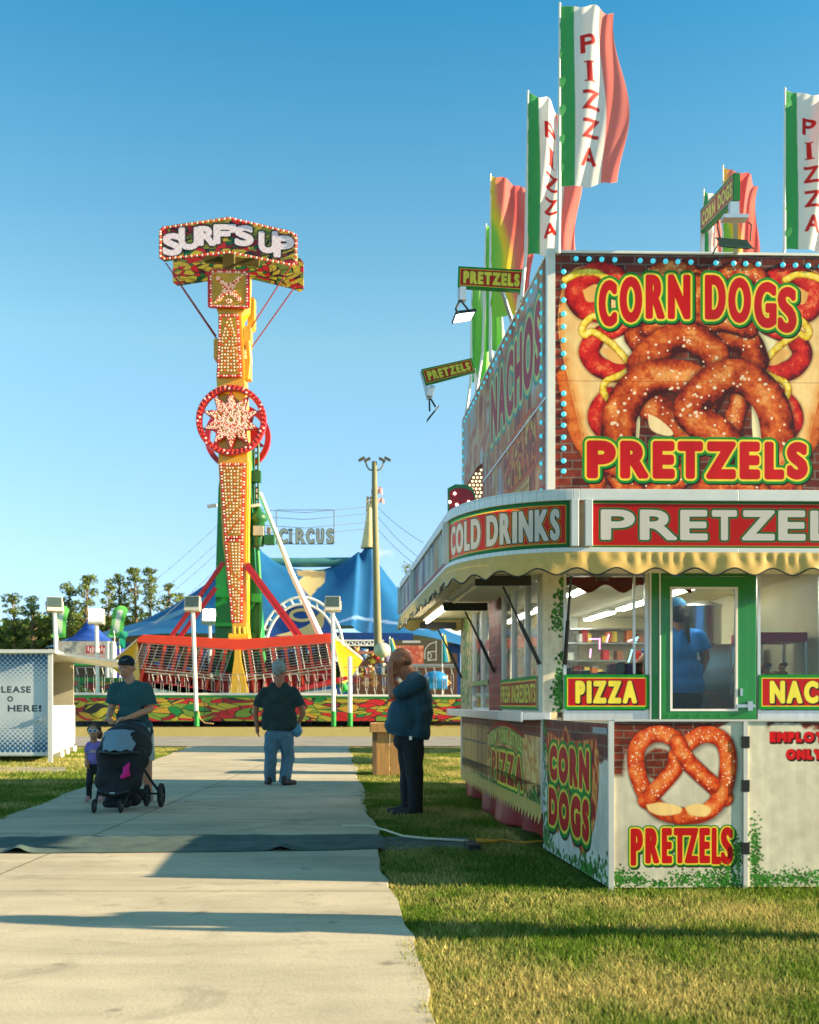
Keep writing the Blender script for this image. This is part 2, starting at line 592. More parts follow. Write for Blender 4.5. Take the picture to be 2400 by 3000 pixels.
class Art:
    """a flat print: x to the right, y down, any units"""
    def __init__(s, x0, y0, x1, y1, nx, ny, bgc=(.8, .8, .8)):
        s.b = (x0, y0, x1, y1)
        s.X, s.Y = np.meshgrid(np.linspace(x0, x1, nx), np.linspace(y0, y1, ny))
        s.px = max((x1 - x0) / nx, (y1 - y0) / ny)
        s.c = np.ones((ny, nx, 3)) * np.array(bgc)
        s.nx, s.ny = nx, ny
    def win(s, x0, y0, x1, y1):
        bx0, by0, bx1, by1 = s.b
        i0 = int(np.clip((x0 - bx0) / (bx1 - bx0) * (s.nx - 1), 0, s.nx)); i1 = int(np.clip((x1 - bx0) / (bx1 - bx0) * (s.nx - 1) + 2, 0, s.nx))
        j0 = int(np.clip((y0 - by0) / (by1 - by0) * (s.ny - 1), 0, s.ny)); j1 = int(np.clip((y1 - by0) / (by1 - by0) * (s.ny - 1) + 2, 0, s.ny))
        return slice(j0, max(j1, j0)), slice(i0, max(i1, i0))
    def put(s, w, alpha, col):
        if alpha.size:
            col = np.asarray(col)
            s.c[w] = s.c[w] * (1 - alpha[..., None]) + col * alpha[..., None]
    def aa(s, sd, soft=1.):
        return np.clip(.5 - sd / (s.px * soft), 0, 1)
    def rect(s, x0, y0, x1, y1, col, alpha=1.):
        w = s.win(x0, y0, x1, y1)
        X, Y = s.X[w], s.Y[w]
        s.put(w, s.aa(np.maximum(np.maximum(x0 - X, X - x1), np.maximum(y0 - Y, Y - y1))) * alpha, col)
    def segd(s, w, sg):
        X, Y = s.X[w], s.Y[w]
        best = np.full(X.shape, 1e9)
        arg = np.zeros(X.shape)
        for i, (ax, ay, bx, by) in enumerate(sg):
            dx, dy = bx - ax, by - ay
            L = dx * dx + dy * dy + 1e-12
            t = np.clip(((X - ax) * dx + (Y - ay) * dy) / L, 0, 1)
            d = np.hypot(X - ax - t * dx, Y - ay - t * dy)
            k = d < best
            best = np.where(k, d, best)
            arg = np.where(k, i + t, arg)
        return best, arg
    def inside(s, w, sg):
        X, Y = s.X[w], s.Y[w]
        ins = np.zeros(X.shape, bool)
        for ax, ay, bx, by in sg:
            if ay == by:
                continue
            k = (ay > Y) != (by > Y)
            ins ^= k & (X < (bx - ax) * (Y - ay) / (by - ay) + ax)
        return ins
    def sdf(s, sg, pad):
        sg = np.asarray(sg, float)
        w = s.win(min(sg[:, 0].min(), sg[:, 2].min()) - pad, min(sg[:, 1].min(), sg[:, 3].min()) - pad,
                  max(sg[:, 0].max(), sg[:, 2].max()) + pad, max(sg[:, 1].max(), sg[:, 3].max()) + pad)
        d, _ = s.segd(w, sg)
        return w, np.where(s.inside(w, sg), -d, d)
    def poly(s, pts, col, smooth=0, soft=1., alpha=1.):
        p = np.asarray(pts, float)
        if smooth:
            p = spline(np.vstack([p, p[:1]]), smooth)[:-1]
        sg = np.hstack([p, np.roll(p, -1, 0)])
        w, d = s.sdf(sg, soft * s.px * 2 + 2)
        s.put(w, s.aa(d, soft) * alpha, col)
        return w, d
    def stroke(s, pts, r, col, smooth=0, soft=1., alpha=1.):
        p = np.asarray(pts, float)
        if smooth:
            p = spline(p, smooth)
        sg = np.hstack([p[:-1], p[1:]])
        w = s.win(p[:, 0].min() - r - 4, p[:, 1].min() - r - 4, p[:, 0].max() + r + 4, p[:, 1].max() + r + 4)
        d, _ = s.segd(w, sg)
        s.put(w, s.aa(d - r, soft) * alpha, col)
    def dough(s, pts, r, seed=0, salt=.5, cols=None, rs=None):
        """printed picture of a glazed, salted baked roll of dough"""
        cols = cols or (lin(66, 12, 5), lin(164, 46, 12), lin(210, 94, 30), lin(240, 158, 84))
        p = spline(pts, 10)
        sg = np.hstack([p[:-1], p[1:]])
        w = s.win(p[:, 0].min() - r * 1.5, p[:, 1].min() - r * 1.5, p[:, 0].max() + r * 1.5, p[:, 1].max() + r * 1.5)
        d, arg = s.segd(w, sg)
        X, Y = s.X[w], s.Y[w]
        rr = r if rs is None else np.interp(arg, np.linspace(0, len(sg), len(rs)), rs)
        s.put(w, np.clip(1 - (d - rr) / (rr * .28), 0, 1) * .55, lin(40, 18, 10))
        t = np.clip(d / rr, 0, 1)
        n = fbm(X, Y, r * .9, seed)
        i = np.clip(arg.astype(int), 0, len(sg) - 1)
        nx, ny = -(sg[i, 3] - sg[i, 1]), sg[i, 2] - sg[i, 0]
        ln = np.hypot(nx, ny) + 1e-9
        side = ((X - sg[i, 0]) * nx + (Y - sg[i, 1]) * ny) / ln / rr
        lit = side * (-ny / ln * .8 - nx / ln * .5)
        n2 = fbm(X, Y, r * .16, seed + 2, 3)
        k = np.clip(.70 - .72 * t ** 2.2 + (n - .5) * 1.15 + (n2 - .5) * .5 + lit * .30, 0, 1)
        c = np.stack([np.interp(k, (0, .35, .7, 1), [q[j] for q in cols]) for j in range(3)], -1)
        a = s.aa(d - rr, 1.5)
        s.c[w] = s.c[w] * (1 - a[..., None]) + c * a[..., None]
        rg = np.random.default_rng(seed + 5)
        for _ in range(int(len(p) * salt)):
            q = p[rg.integers(0, len(p))] + rg.normal(0, r * .45, 2)
            z = r * rg.uniform(.05, .11)
            s.poly([(q[0] + z * math.cos(a_) * rg.uniform(.7, 1.4), q[1] + z * math.sin(a_) * rg.uniform(.7, 1.4)) for a_ in (0, 1.3, 2.6, 3.9, 5.1)], lin(245, 215, 180))
    def glyph(s, ch, x0, y0, x1, y1, layers, bold=0., skew=0., warp=None):
        """one letter in a box; layers = [(grow, colour, dx, dy)], outermost first"""
        sg = _gl[ch][0].copy()
        layers = [(tuple(L) + (0, 0))[:4] for L in layers]
        b = bold
        def mp_(x, y):
            xx = x0 + b + x * (x1 - x0 - 2 * b) + skew * (y - .5) * (y1 - y0)
            yy = y1 - b - y * (y1 - y0 - 2 * b)
            return warp(xx, yy) if warp else (xx, yy)
        ax, ay = mp_(sg[:, 0], sg[:, 1])
        bx, by = mp_(sg[:, 2], sg[:, 3])
        q = np.stack([ax, ay, bx, by], 1)
        pad = max(abs(L[0]) + abs(L[2]) + abs(L[3]) for L in layers) + b + 4
        w, d = s.sdf(q, pad)
        out = []
        for g_, c_, dx, dy in layers:
            if dx or dy:
                q2 = q + np.array([dx, dy, dx, dy])
                w2, d2 = s.sdf(q2, pad)
                out.append((w2, d2 - b - g_, c_))
            else:
                out.append((w, d - b - g_, c_))
        return out
    def text(s, boxes, layers, bold=0., warp=None):
        """boxes = [(char, x0, y0, x1, y1)]; all letters of one layer are laid before the next"""
        glyphs([b[0] for b in boxes])
        per = [s.glyph(*b, layers=layers, bold=bold, warp=warp) for b in boxes]
        for k in range(len(layers)):
            for g_ in per:
                w, d, c = g_[k]
                s.put(w, s.aa(d), c)
    def line(s, txt, x0, y0, x1, y1, layers, bold=0., gap=.12, warp=None, space=.5):
        glyphs(txt)
        ws = [(_gl[c][1] * .9 + .12 if c not in "I'!" else .34 if c != "'" else .2) if c != ' ' else space for c in txt]
        tot = sum(ws) + gap * (len(ws) - 1)
        k = (x1 - x0) / tot
        x, bx = x0, []
        for c, q in zip(txt, ws):
            if c != ' ':
                ya, yb = (y0, y1) if c != "'" else (y0, y0 + (y1 - y0) * .36)
                bx.append((c, x, ya, x + q * k, yb))
            x += (q + gap) * k
        s.text(bx, layers, bold, warp)
    def bricks(s, x0, y0, x1, y1, bw, bh, seed=0, alpha=None):
        w = s.win(x0, y0, x1, y1)
        X, Y = s.X[w], s.Y[w]
        Xd, Yd = X + (fbm(X, Y, bw, seed) - .5) * bw * .12, Y + (fbm(X, Y, bw, seed + 3) - .5) * bh * .22
        row = np.floor(Yd / bh)
        xx = Xd / bw + .5 * (row % 2)
        cx = np.floor(xx)
        fx, fy = xx - cx, Yd / bh - row
        h = np.sin(cx * 12.9898 + row * 78.233 + seed) * 43758.5453
        h = h - np.floor(h)
        e = np.minimum(np.minimum(fx, 1 - fx) * bw, np.minimum(fy, 1 - fy) * bh)
        n = fbm(X, Y, bh * .6, seed + 9)
        base = np.array(lin(118, 46, 28)) * (.45 + .75 * h)[..., None] * (.6 + .9 * n)[..., None]
        mort = np.array(lin(120, 104, 92)) * (.5 + .8 * n)[..., None]
        k = np.clip((e - bh * .045) / (bh * .06), 0, 1)[..., None]
        c = mort * (1 - k) + base * k
        a = np.ones(X.shape) if alpha is None else alpha(X, Y)
        s.c[w] = s.c[w] * (1 - a[..., None]) + c * a[..., None]
    def stucco(s, col=lin(200, 190, 168), sc=10., seed=0):
        n = fbm(s.X, s.Y, sc, seed, 5)
        n2 = fbm(s.X, s.Y, sc * 6, seed + 4, 3)
        s.c = np.array(col) * (.72 + .36 * n + .2 * n2)[..., None]
    def leaves(s, spots, r, seed=0):
        """printed ivy: spots = [(x, y, spread_x, spread_y, count)]"""
        g = np.random.default_rng(seed)
        for x, y, sx, sy, nn in spots:
            for _ in range(nn):
                cx, cy = x + g.normal(0, sx), y + g.normal(0, sy)
                a, z = g.uniform(0, 6.28), r * g.uniform(.6, 1.25)
                tone = g.uniform(.25, 1.2)
                pts = [(cx + z * m_ * math.cos(a + t), cy + z * m_ * math.sin(a + t)) for t, m_ in ((0, 1.1), (.9, .6), (1.7, .95), (2.6, .5), (3.14, .7), (3.7, .5), (4.6, .95), (5.4, .6))]
                s.poly(pts, np.array(lin(60, 130, 40)) * tone)
    def mottle(s, cols, sc, seed=0, alpha=1., w=None):
        """blotches between several print colours"""
        w = w or (slice(None), slice(None))
        X, Y = s.X[w], s.Y[w]
        k = np.clip((fbm(X, Y, sc, seed, 4) - .28) / .44, 0, 1)
        xs = np.linspace(0, 1, len(cols))
        c = np.stack([np.interp(k, xs, [q[j] for q in cols]) for j in range(3)], -1)
        s.c[w] = s.c[w] * (1 - alpha) + c * alpha
    def mesh(s, name, fn, mat, parent, label=None):
        x0, y0, x1, y1 = s.b
        u = ((s.X - x0) / (x1 - x0)).ravel()
        v = ((y1 - s.Y) / (y1 - y0)).ravel()
        V = np.stack(fn(u, v), 1)
        i = np.arange(s.ny - 1)[:, None] * s.nx + np.arange(s.nx - 1)[None, :]
        i = i.ravel()
        fc = np.stack([i, i + s.nx, i + s.nx + 1, i + 1], 1)
        o = quick(name, V, fc, mat, parent, np.clip(s.c, 0, 1).reshape(-1, 3), True)
        if label:
            o['label'] = label
        return o

RED, YEL, GRN = lin(190, 14, 16), lin(232, 205, 62), lin(14, 132, 42)
WHT, BLK = lin(232, 230, 222), (.01, .01, .01)
# ================================================================ SETTING: ground, path, road
def ground_mat():
    m = bpy.data.materials.new('turf')
    m.use_nodes = True
    n, l = m.node_tree.nodes, m.node_tree.links
    b = n['Principled BSDF']
    b.inputs['Roughness'].default_value = .95
    b.inputs['Specular IOR Level'].default_value = .0
    t = n.new('ShaderNodeTexCoord')
    a = n.new('ShaderNodeTexNoise')
    a.inputs['Scale'].default_value = .55
    a.inputs['Detail'].default_value = 8
    a.inputs['Roughness'].default_value = .7
    l.new(t.outputs['Object'], a.inputs['Vector'])
    c = n.new('ShaderNodeTexNoise')
    c.inputs['Scale'].default_value = 22
    c.inputs['Detail'].default_value = 5
    l.new(t.outputs['Object'], c.inputs['Vector'])
    # drier, straw-coloured turf beyond the booth
    sp = n.new('ShaderNodeSeparateXYZ')
    l.new(t.outputs['Object'], sp.inputs[0])
    mr = n.new('ShaderNodeMapRange')
    mr.inputs['From Min'].default_value = 24
    mr.inputs['From Max'].default_value = 40
    mr.inputs['To Min'].default_value = 0
    mr.inputs['To Max'].default_value = .55
    l.new(sp.outputs['Y'], mr.inputs['Value'])
    ad = n.new('ShaderNodeMath')
    l.new(a.outputs['Fac'], ad.inputs[0])
    l.new(mr.outputs[0], ad.inputs[1])
    r = n.new('ShaderNodeValToRGB')
    e = r.color_ramp.elements
    e[0].position, e[0].color = .36, (.055, .105, .014, 1)
    e[1].position, e[1].color = .72, (.38, .31, .12, 1)
    k = e.new(.52)
    k.color = (.13, .165, .035, 1)
    l.new(ad.outputs[0], r.inputs['Fac'])
    v = n.new('ShaderNodeMapRange')
    v.inputs['From Min'].default_value = .3
    v.inputs['From Max'].default_value = .7
    v.inputs['To Min'].default_value = .55
    v.inputs['To Max'].default_value = 1.35
    l.new(c.outputs['Fac'], v.inputs['Value'])
    s = n.new('ShaderNodeVectorMath')
    s.operation = 'SCALE'
    l.new(r.outputs['Color'], s.inputs[0])
    l.new(v.outputs[0], s.inputs['Scale'])
    l.new(s.outputs[0], b.inputs['Base Color'])
    bp = n.new('ShaderNodeBump')
    bp.inputs['Distance'].default_value = .05
    l.new(c.outputs['Fac'], bp.inputs['Height'])
    l.new(bp.outputs[0], b.inputs['Normal'])
    return m

g = MB()
S_ = 900
g.add([(-S_, -60, 0), (S_, -60, 0), (S_, S_, 0), (-S_, S_, 0)], [(0, 1, 2, 3)])
tag(g.build('grass_ground', ground_mat()), kind='structure')

def path_left(Y): return -3.05 - .098 * Y
def path_right(Y): return .36 - .068 * Y

def concrete_mat():
    m = bpy.data.materials.new('concrete')
    m.use_nodes = True
    n, l = m.node_tree.nodes, m.node_tree.links
    b = n['Principled BSDF']
    b.inputs['Roughness'].default_value = .9
    b.inputs['Specular IOR Level'].default_value = .2
    t = n.new('ShaderNodeTexCoord')
    def noise(sc, det, st=(1, 1, 1), dist=0.):
        mp_ = n.new('ShaderNodeMapping')
        mp_.inputs['Scale'].default_value = st
        l.new(t.outputs['Object'], mp_.inputs['Vector'])
        a = n.new('ShaderNodeTexNoise')
        a.inputs['Scale'].default_value = sc
        a.inputs['Detail'].default_value = det
        a.inputs['Roughness'].default_value = .65
        a.inputs['Distortion'].default_value = dist
        l.new(mp_.outputs[0], a.inputs['Vector'])
        return a.outputs['Fac']
    def rng(x, lo, hi, a0, a1):
        q = n.new('ShaderNodeMapRange')
        for k_, v_ in (('From Min', lo), ('From Max', hi), ('To Min', a0), ('To Max', a1)):
            q.inputs[k_].default_value = v_
        l.new(x, q.inputs['Value'])
        return q.outputs[0]
    def mulm(x, y):
        q = n.new('ShaderNodeMath')
        q.operation = 'MULTIPLY'
        l.new(x, q.inputs[0])
        l.new(y, q.inputs[1])
        return q.outputs[0]
    big = rng(noise(.7, 6), .3, .7, .82, 1.1)
    streak = rng(noise(1.6, 5, (.35, 1.6, 1), .6), .3, .75, 1.08, .72)       # old tyre and trolley scuffs along the slab
    fine = rng(noise(60, 4), .3, .7, .9, 1.08)
    spots = rng(noise(3.2, 3), .66, .74, 1., .55)
    br = n.new('ShaderNodeTexBrick')
    br.offset = 0
    br.inputs['Color1'].default_value = (1, 1, 1, 1)
    br.inputs['Color2'].default_value = (.95, .95, .95, 1)
    br.inputs['Mortar'].default_value = (.5, .48, .44, 1)
    br.inputs['Scale'].default_value = 1
    br.inputs['Mortar Size'].default_value = .012
    br.inputs['Brick Width'].default_value = 60
    br.inputs['Row Height'].default_value = 4.2
    mpb = n.new('ShaderNodeMapping')
    mpb.inputs['Location'].default_value = (2.8, 1.6, 0)
    l.new(t.outputs['Object'], mpb.inputs['Vector'])
    l.new(mpb.outputs[0], br.inputs['Vector'])
    vc = n.new('ShaderNodeTexVoronoi')
    vc.feature = 'DISTANCE_TO_EDGE'
    vc.inputs['Scale'].default_value = .42
    dn = n.new('ShaderNodeTexNoise')
    dn.inputs['Scale'].default_value = 1.5
    dn.inputs['Detail'].default_value = 6
    l.new(t.outputs['Object'], dn.inputs['Vector'])
    dm = n.new('ShaderNodeVectorMath')
    dm.operation = 'MULTIPLY_ADD'
    dm.inputs[1].default_value = (.9, .9, 0)
    l.new(dn.outputs['Color'], dm.inputs[0])
    l.new(t.outputs['Object'], dm.inputs[2])
    l.new(dm.outputs[0], vc.inputs['Vector'])
    crack = rng(vc.outputs['Distance'], .0, .005, .88, 1.)
    drip = rng(noise(.9, 8, (1, 1, 1), 2.2), .56, .72, 1., .66)
    tot = mulm(mulm(mulm(big, streak), mulm(fine, spots)), mulm(crack, drip))
    s = n.new('ShaderNodeVectorMath')
    s.operation = 'SCALE'
    s.inputs[0].default_value = (.54, .47, .34)
    l.new(tot, s.inputs['Scale'])
    w_ = n.new('ShaderNodeVectorMath')
    w_.operation = 'MULTIPLY'
    l.new(s.outputs[0], w_.inputs[0])
    l.new(br.outputs['Color'], w_.inputs[1])
    l.new(w_.outputs[0], b.inputs['Base Color'])
    bp = n.new('ShaderNodeBump')
    bp.inputs['Strength'].default_value = .35
    bp.inputs['Distance'].default_value = .01
    l.new(fine, bp.inputs['Height'])
    l.new(bp.outputs[0], b.inputs['Normal'])
    return m

CONC = concrete_mat()
ys = list(np.arange(1.5, 29.6, .25))
L_ = [(path_left(y) + .03 * math.sin(y * 2.1) + RD.uniform(-.012, .012), y) for y in ys]
R_ = [(path_right(y) + .03 * math.sin(y * 1.3 + 1) + RD.uniform(-.02, .02), y) for y in ys]
g = MB()
n_ = len(ys)
g.add([(x, y, .03) for x, y in L_] + [(x, y, .03) for x, y in R_], [(i, n_ + i, n_ + i + 1, i + 1) for i in range(n_ - 1)])
g.add([(x, y, .03) for x, y in R_] + [(x + .02, y, -.05) for x, y in R_], [(i, n_ + i, n_ + i + 1, i + 1) for i in range(n_ - 1)])
g.add([(x, y, .03) for x, y in L_] + [(x - .02, y, -.05) for x, y in L_], [(i + 1, n_ + i + 1, n_ + i, i) for i in range(n_ - 1)])
tag(g.build('concrete_path', CONC), kind='structure')
g = MB()
g.add([(-90, 29.6, .02), (90, 30.4, .02), (90, 38, .02), (-90, 39, .02)], [(0, 1, 2, 3)])
tag(g.build('asphalt_road', M('asphalt', (.29, .262, .22), .95, var=.25, scale=1.2, bump=.4, spec=.1)), kind='structure')
g = MB()
g.prism([(-9, 18.2, -.05), (-5.95, 18.9, -.05), (-6.3, 20.0, -.05), (-9, 20.6, -.05)], (0, 0, .075))
tag(g.build('concrete_pad', M('pad_concrete', (.30, .27, .22), .95, var=.25, scale=2)), kind='structure')

# blades of grass where the turf is close enough to show them
def blades(nn, X0, X1, Y0, Y1, h0, h1, seed, keep):
    r = np.random.default_rng(seed)
    x, y = r.uniform(X0, X1, nn), Y0 + (Y1 - Y0) * r.random(nn) ** 1.6
    k = keep(x, y)
    x, y = x[k], y[k]
    nn = len(x)
    clump = vnoise(x, y, .35, seed) * .6 + vnoise(x, y, 1.3, seed + 1) * .6
    h = r.uniform(h0, h1, nn) * (.35 + clump)
    a = r.uniform(0, 6.283, nn)
    w = r.uniform(.0022, .0048, nn) * (1 + y * .10)
    lean = r.uniform(.2, 1.1, nn) * h
    b = r.uniform(0, 6.283, nn)
    V = np.zeros((nn, 3, 3))
    V[:, 0, 0], V[:, 0, 1] = x - np.cos(a) * w, y - np.sin(a) * w
    V[:, 1, 0], V[:, 1, 1] = x + np.cos(a) * w, y + np.sin(a) * w
    V[:, 2, 0], V[:, 2, 1], V[:, 2, 2] = x + np.cos(b) * lean, y + np.sin(b) * lean, h
    V[:, :2, 2] = -.005
    dry = np.clip(vnoise(x, y, .9, seed + 7) * 1.2 + vnoise(x, y, .25, seed + 8) * .7 - .68 + (y > 16) * .1, 0, 1)
    dry = np.clip(dry + r.normal(0, .22, nn), 0, 1)[:, None]
    c = np.array([.095, .175, .018]) * (1 - dry) + np.array([.50, .41, .15]) * dry
    c = c * r.uniform(.65, 1.5, nn)[:, None]
    return V.reshape(-1, 3), np.arange(nn * 3).reshape(-1, 3), np.repeat(c, 3, 0)

BL = MC('grass_blades', .9, sheer=.35, spec=.0)
v, f, c = blades(260000, -.6, 4.4, 3.8, 13.5, .018, .048, 3, lambda x, y: (x > path_right(y) + .05 - .13 * vnoise(x, y, .13, 9)) & (x < (1230 / F) * y + .2) & ~((x > 1.0 + .06 * (8.93 - y)) & (y > 7.0)))
tag(quick('grass_blades', v, f, BL, None, c), kind='stuff')
v, f, c = blades(150000, -1.6, 2.4, 12.5, 29, .02, .055, 4, lambda x, y: (x > path_right(y) + .05 - .13 * vnoise(x, y, .13, 9)) & (x < 1.3))
tag(quick('grass_tufts', v, f, BL, None, c), kind='stuff')
v, f, c = blades(150000, -11.5, -4.0, 11, 29, .022, .06, 5, lambda x, y: (x < path_left(y) - .05 + .13 * vnoise(x, y, .13, 9)) & (x > -.40 * y))
tag(quick('grass_verge', v, f, BL, None, c), kind='stuff')

# ================================================================ FOOD TRAILER
def Tp(u, w, z):
    return (1.09 + u - .083 * w, 8.93 + .03 * u + w, z)

def u_of(px, w):
    """trailer u under photo column px on the plane w"""
    k = (px - 1200) / F
    return (k * (8.93 + w) - 1.09 + .083 * w) / (1 - .03 * k)

def tbox(m, u0, u1, w0, w1, z0, z1, mi=0):
    m.hexa([Tp(u0, w0, z0), Tp(u1, w0, z0), Tp(u1, w1, z0), Tp(u0, w1, z0), Tp(u0, w0, z1), Tp(u1, w0, z1), Tp(u1, w1, z1), Tp(u0, w1, z1)], mi)

ALU = M('brushed_aluminium', (.62, .62, .60), .38, .75, var=.12, scale=14, stretch=(1, 1, .2))
WHM = M('white_painted_metal', lin(226, 222, 210), .45, var=.07, scale=5)
CREAM = M('cream_panel', lin(214, 200, 160), .6, var=.12, scale=3)
DARK = M('dark_interior', (.03, .032, .035), .6)
STEEL = M('stainless_steel', (.55, .55, .54), .25, .95, var=.15, scale=9, stretch=(1, 1, .15))
GREEN = M('green_gloss_paint', lin(16, 120, 46), .32, var=.14, scale=4, coat=.3)
BLACKM = M('black_metal', (.015, .016, .016), .4)
GLASS = glass_mat('window_glass', (.74, .79, .78), .0)
TUBE_ON = M('lit_tube', (1, .97, .88), emit=9.)
PRINT = MC('vinyl_print', .4, spec=.22, coat=.03, dirt=.16)
PRINT_SIDE = MC('glossy_vinyl_print', .5, spec=.16, dirt=.18)
BACKLIT = MC('translucent_sign_face', .35, sheer=.45, spec=.3, coat=.06)

TU, TW = 2.42, 5.07
trailer = thing('food_trailer', 'brick and stucco printed food trailer with corn dog and pretzel signs and gold scalloped awning', 'food trailer', Tp(0, 0, 0))

m = MB()
tbox(m, 0, TU, .0, TW, .42, .52)
m.build('floor', DARK, trailer)
m = MB()
tbox(m, -.02, TU, -.02, TW, 2.33, 2.44)
m.build('roof', M('roof_white', lin(205, 200, 185), .6), trailer)
m = MB()                                            # walls that are not printed
tbox(m, .0, TU, .0, .05, .52, 1.06)
tbox(m, TU - .05, TU, .05, TW, .3, 1.12)
tbox(m, TU - .05, TU, .05, TW, 2.12, 2.33)
tbox(m, .05, TU - .05, TW - .05, TW, .3, 1.12)
tbox(m, 1.5, TU - .05, TW - .05, TW, 1.12, 2.33)
for w in (3.6, TW - .12):
    tbox(m, TU - .05, TU, w, w + .07, 1.12, 2.12)
tbox(m, TU - .05, TU, .05, 2.5, 1.12, 2.12)
m.build('wall', CREAM, trailer)
m = MB()
tbox(m, .6, TU - .03, TW, TW + 1.85, .35, 3.3)  # hidden box added behind the body to extend the trailer's shadow
m.build('rear_shadow_box', WHM, trailer)
for w in (2.2, 3.2):
    m = MB()
    c = Vector(Tp(.14, w, .33))
    m.tube([c, c + Vector((.2, 0, 0))], .33, 20)
    m.build('wheel', M('tyre_rubber', (.02, .02, .02), .85), trailer)

# --- side of the body under the counter
A = Art(0, 0, 4.9, 1.0, 320, 190)
A.stucco(lin(205, 180, 140), .12, 2)
A.mottle([lin(190, 130, 50), lin(222, 184, 110), lin(214, 150, 80), lin(226, 196, 140)], .35, 3, .55)
A.bricks(0, 0, 4.9, .2, .3, .085, 4)
for x in np.arange(.15, 1.9, .28):                  # printed barrel staves
    A.rect(x, .16, x + .25, .97, np.array(lin(196, 140, 66)) * RD.uniform(.55, 1.1))
A.rect(.1, .42, 2.0, .45, lin(80, 84, 76))
A.poly([(2.0, .78), (2.2, .3), (3.2, .12), (4.4, .3), (4.75, .75), (4.3, .98), (2.6, .98)], lin(224, 170, 90), 6)
A.mottle([lin(150, 28, 18), lin(214, 120, 40), lin(238, 206, 130), lin(200, 70, 30), lin(238, 200, 120)], .28, 8, .6, A.win(2.1, .2, 4.7, .97))
A.stroke([(2.1, .26), (2.6, .12), (3.3, .1), (4.1, .22)], .03, lin(170, 30, 20), 6)
wp = lambda x, y: (x, y + .09 * ((x - 3.1) / .9) ** 2)
A.line('NEW YORK STYLE', 2.2, .16, 4.0, .36, [(.02, GRN), (.0, lin(224, 206, 96))], .012, warp=wp)
A.stroke([(2.3, .52), (3.0, .42), (3.9, .5)], .018, lin(170, 40, 24), 6)
A.line('PIZZA', 2.35, .5, 4.05, .93, [(.075, GRN), (.04, YEL), (0, lin(186, 48, 24))], .03)
A.leaves([(4.6, .95, .2, .06, 60), (1.9, .97, .5, .02, 40)], .05, 3)
A.mesh('side_panel', lambda u, v: np.array(Tp(0, TW * (1 - u), .36 + .70 * v), dtype=object), PRINT_SIDE, trailer)
m = MB()
tbox(m, .004, .05, .0, TW, .36, 1.06)
tbox(m, -.012, .004, TW - .06, TW + .01, .3, 1.06)
tbox(m, -.012, .004, -.02, .03, .3, 1.06)
m.build('side_wall', ALU, trailer)
m = MB()
tbox(m, -.17, .06, -.03, TW + .03, 1.06, 1.125)
tbox(m, -.19, -.17, -.03, 1.0, 1.045, 1.13)
tbox(m, -.19, -.17, 1.02, 3.2, 1.045, 1.13)
tbox(m, -.19, -.17, 3.22, TW + .03, 1.045, 1.13)
m.build('counter', ALU, trailer, bevel=.006)
# gold pointed trim and dark red cloth below it
m = MB()
nT = 34
for i in range(nT):
    a, b = TW * i / nT, TW * (i + 1) / nT
    c = (a + b) / 2
    for du in (-.012,):
        m.add([Tp(du, a, .365), Tp(du, b, .365), Tp(du, b, .27), Tp(du - .012, c, .195), Tp(du, a, .27)], [(0, 1, 2, 3, 4)])
m.build('pointed_trim', M('gold_cloth', lin(206, 172, 80), .6, var=.14, scale=12, sheer=.15), trailer)
N1 = 90
V, Fc = [], []
for i in range(N1 + 1):
    w = TW * i / N1
    for k in range(5):
        z = .33 - .31 * k / 4
        V.append(Tp(.03 + .035 * math.sin(w * 5.3) * k / 4 + .03 * math.sin(w * 1.7 + 1) * k / 4 + .02 * math.sin(w * 13), w, z + (.05 * math.sin(w * 1.9) * k / 4)))
for i in range(N1):
    for k in range(4):
        Fc.append((i * 5 + k, (i + 1) * 5 + k, (i + 1) * 5 + k + 1, i * 5 + k + 1))
quick('skirt_cloth', V, Fc, M('dark_red_vinyl', lin(150, 34, 40), .35, var=.25, scale=4, bump=.3), trailer, None, True)

# --- side window zone
m = MB()
tbox(m, 0, .17, 0, .17, 1.125, 2.33)
corner = m.build('corner_post', M('stucco', lin(214, 204, 178), .85, var=.16, scale=30, bump=.5), trailer)
A = Art(0, 0, .75, 1.2, 60, 120)
A.bricks(0, 0, .75, 1.2, .5, .105, 6)
A.c *= np.array([1.25, .62, .6])
A.mesh('brick_post', lambda u, v: np.array(Tp(-.012, 2.75 - .75 * u, 1.125 + 1.205 * v), dtype=object), PRINT_SIDE, trailer)
m = MB()
tbox(m, -.008, .08, 2.0, 2.75, 1.125, 2.33)
m.build('post_core', M('post_grey', (.3, .28, .25), .6), trailer)
A = Art(0, 0, 1.0, 1.2, 90, 120)
A.stucco(lin(170, 150, 110), .1, 5)
A.leaves([(.5, .15, .3, .1, 60), (.6, .5, .3, .2, 90), (.45, .95, .3, .2, 120)], .045, 6)
A.mesh('ivy_post', lambda u, v: np.array(Tp(-.012, TW - .98 * u, 1.125 + 1.205 * v), dtype=object), PRINT_SIDE, trailer)
m = MB()
tbox(m, -.008, .08, 4.1, TW, 1.125, 2.33)
m.build('post_core', M('post_grey'), trailer)
for (a, b, mul_) in ((.17, 2.0, (.73, 1.39)), (2.75, 4.1, (3.35,))):
    m = MB()
    tbox(m, .0, .05, a, b, 1.125, 1.15)
    tbox(m, .0, .05, a, b, 2.28, 2.33)
    for w in (a, b - .03) + tuple(mul_):
        tbox(m, -.006, .045, w, w + .03, 1.15, 2.28)
    wf = m.build('side_window', ALU, trailer)
    m = MB()
    tbox(m, .018, .024, a + .03, b - .03, 1.15, 2.28)
    m.build('pane', GLASS, wf)
A = Art(0, 0, 1.8, .3, 220, 60, GRN)
A.rect(.02, .03, 1.78, .27, YEL)
A.rect(.03, .04, 1.77, .26, RED)
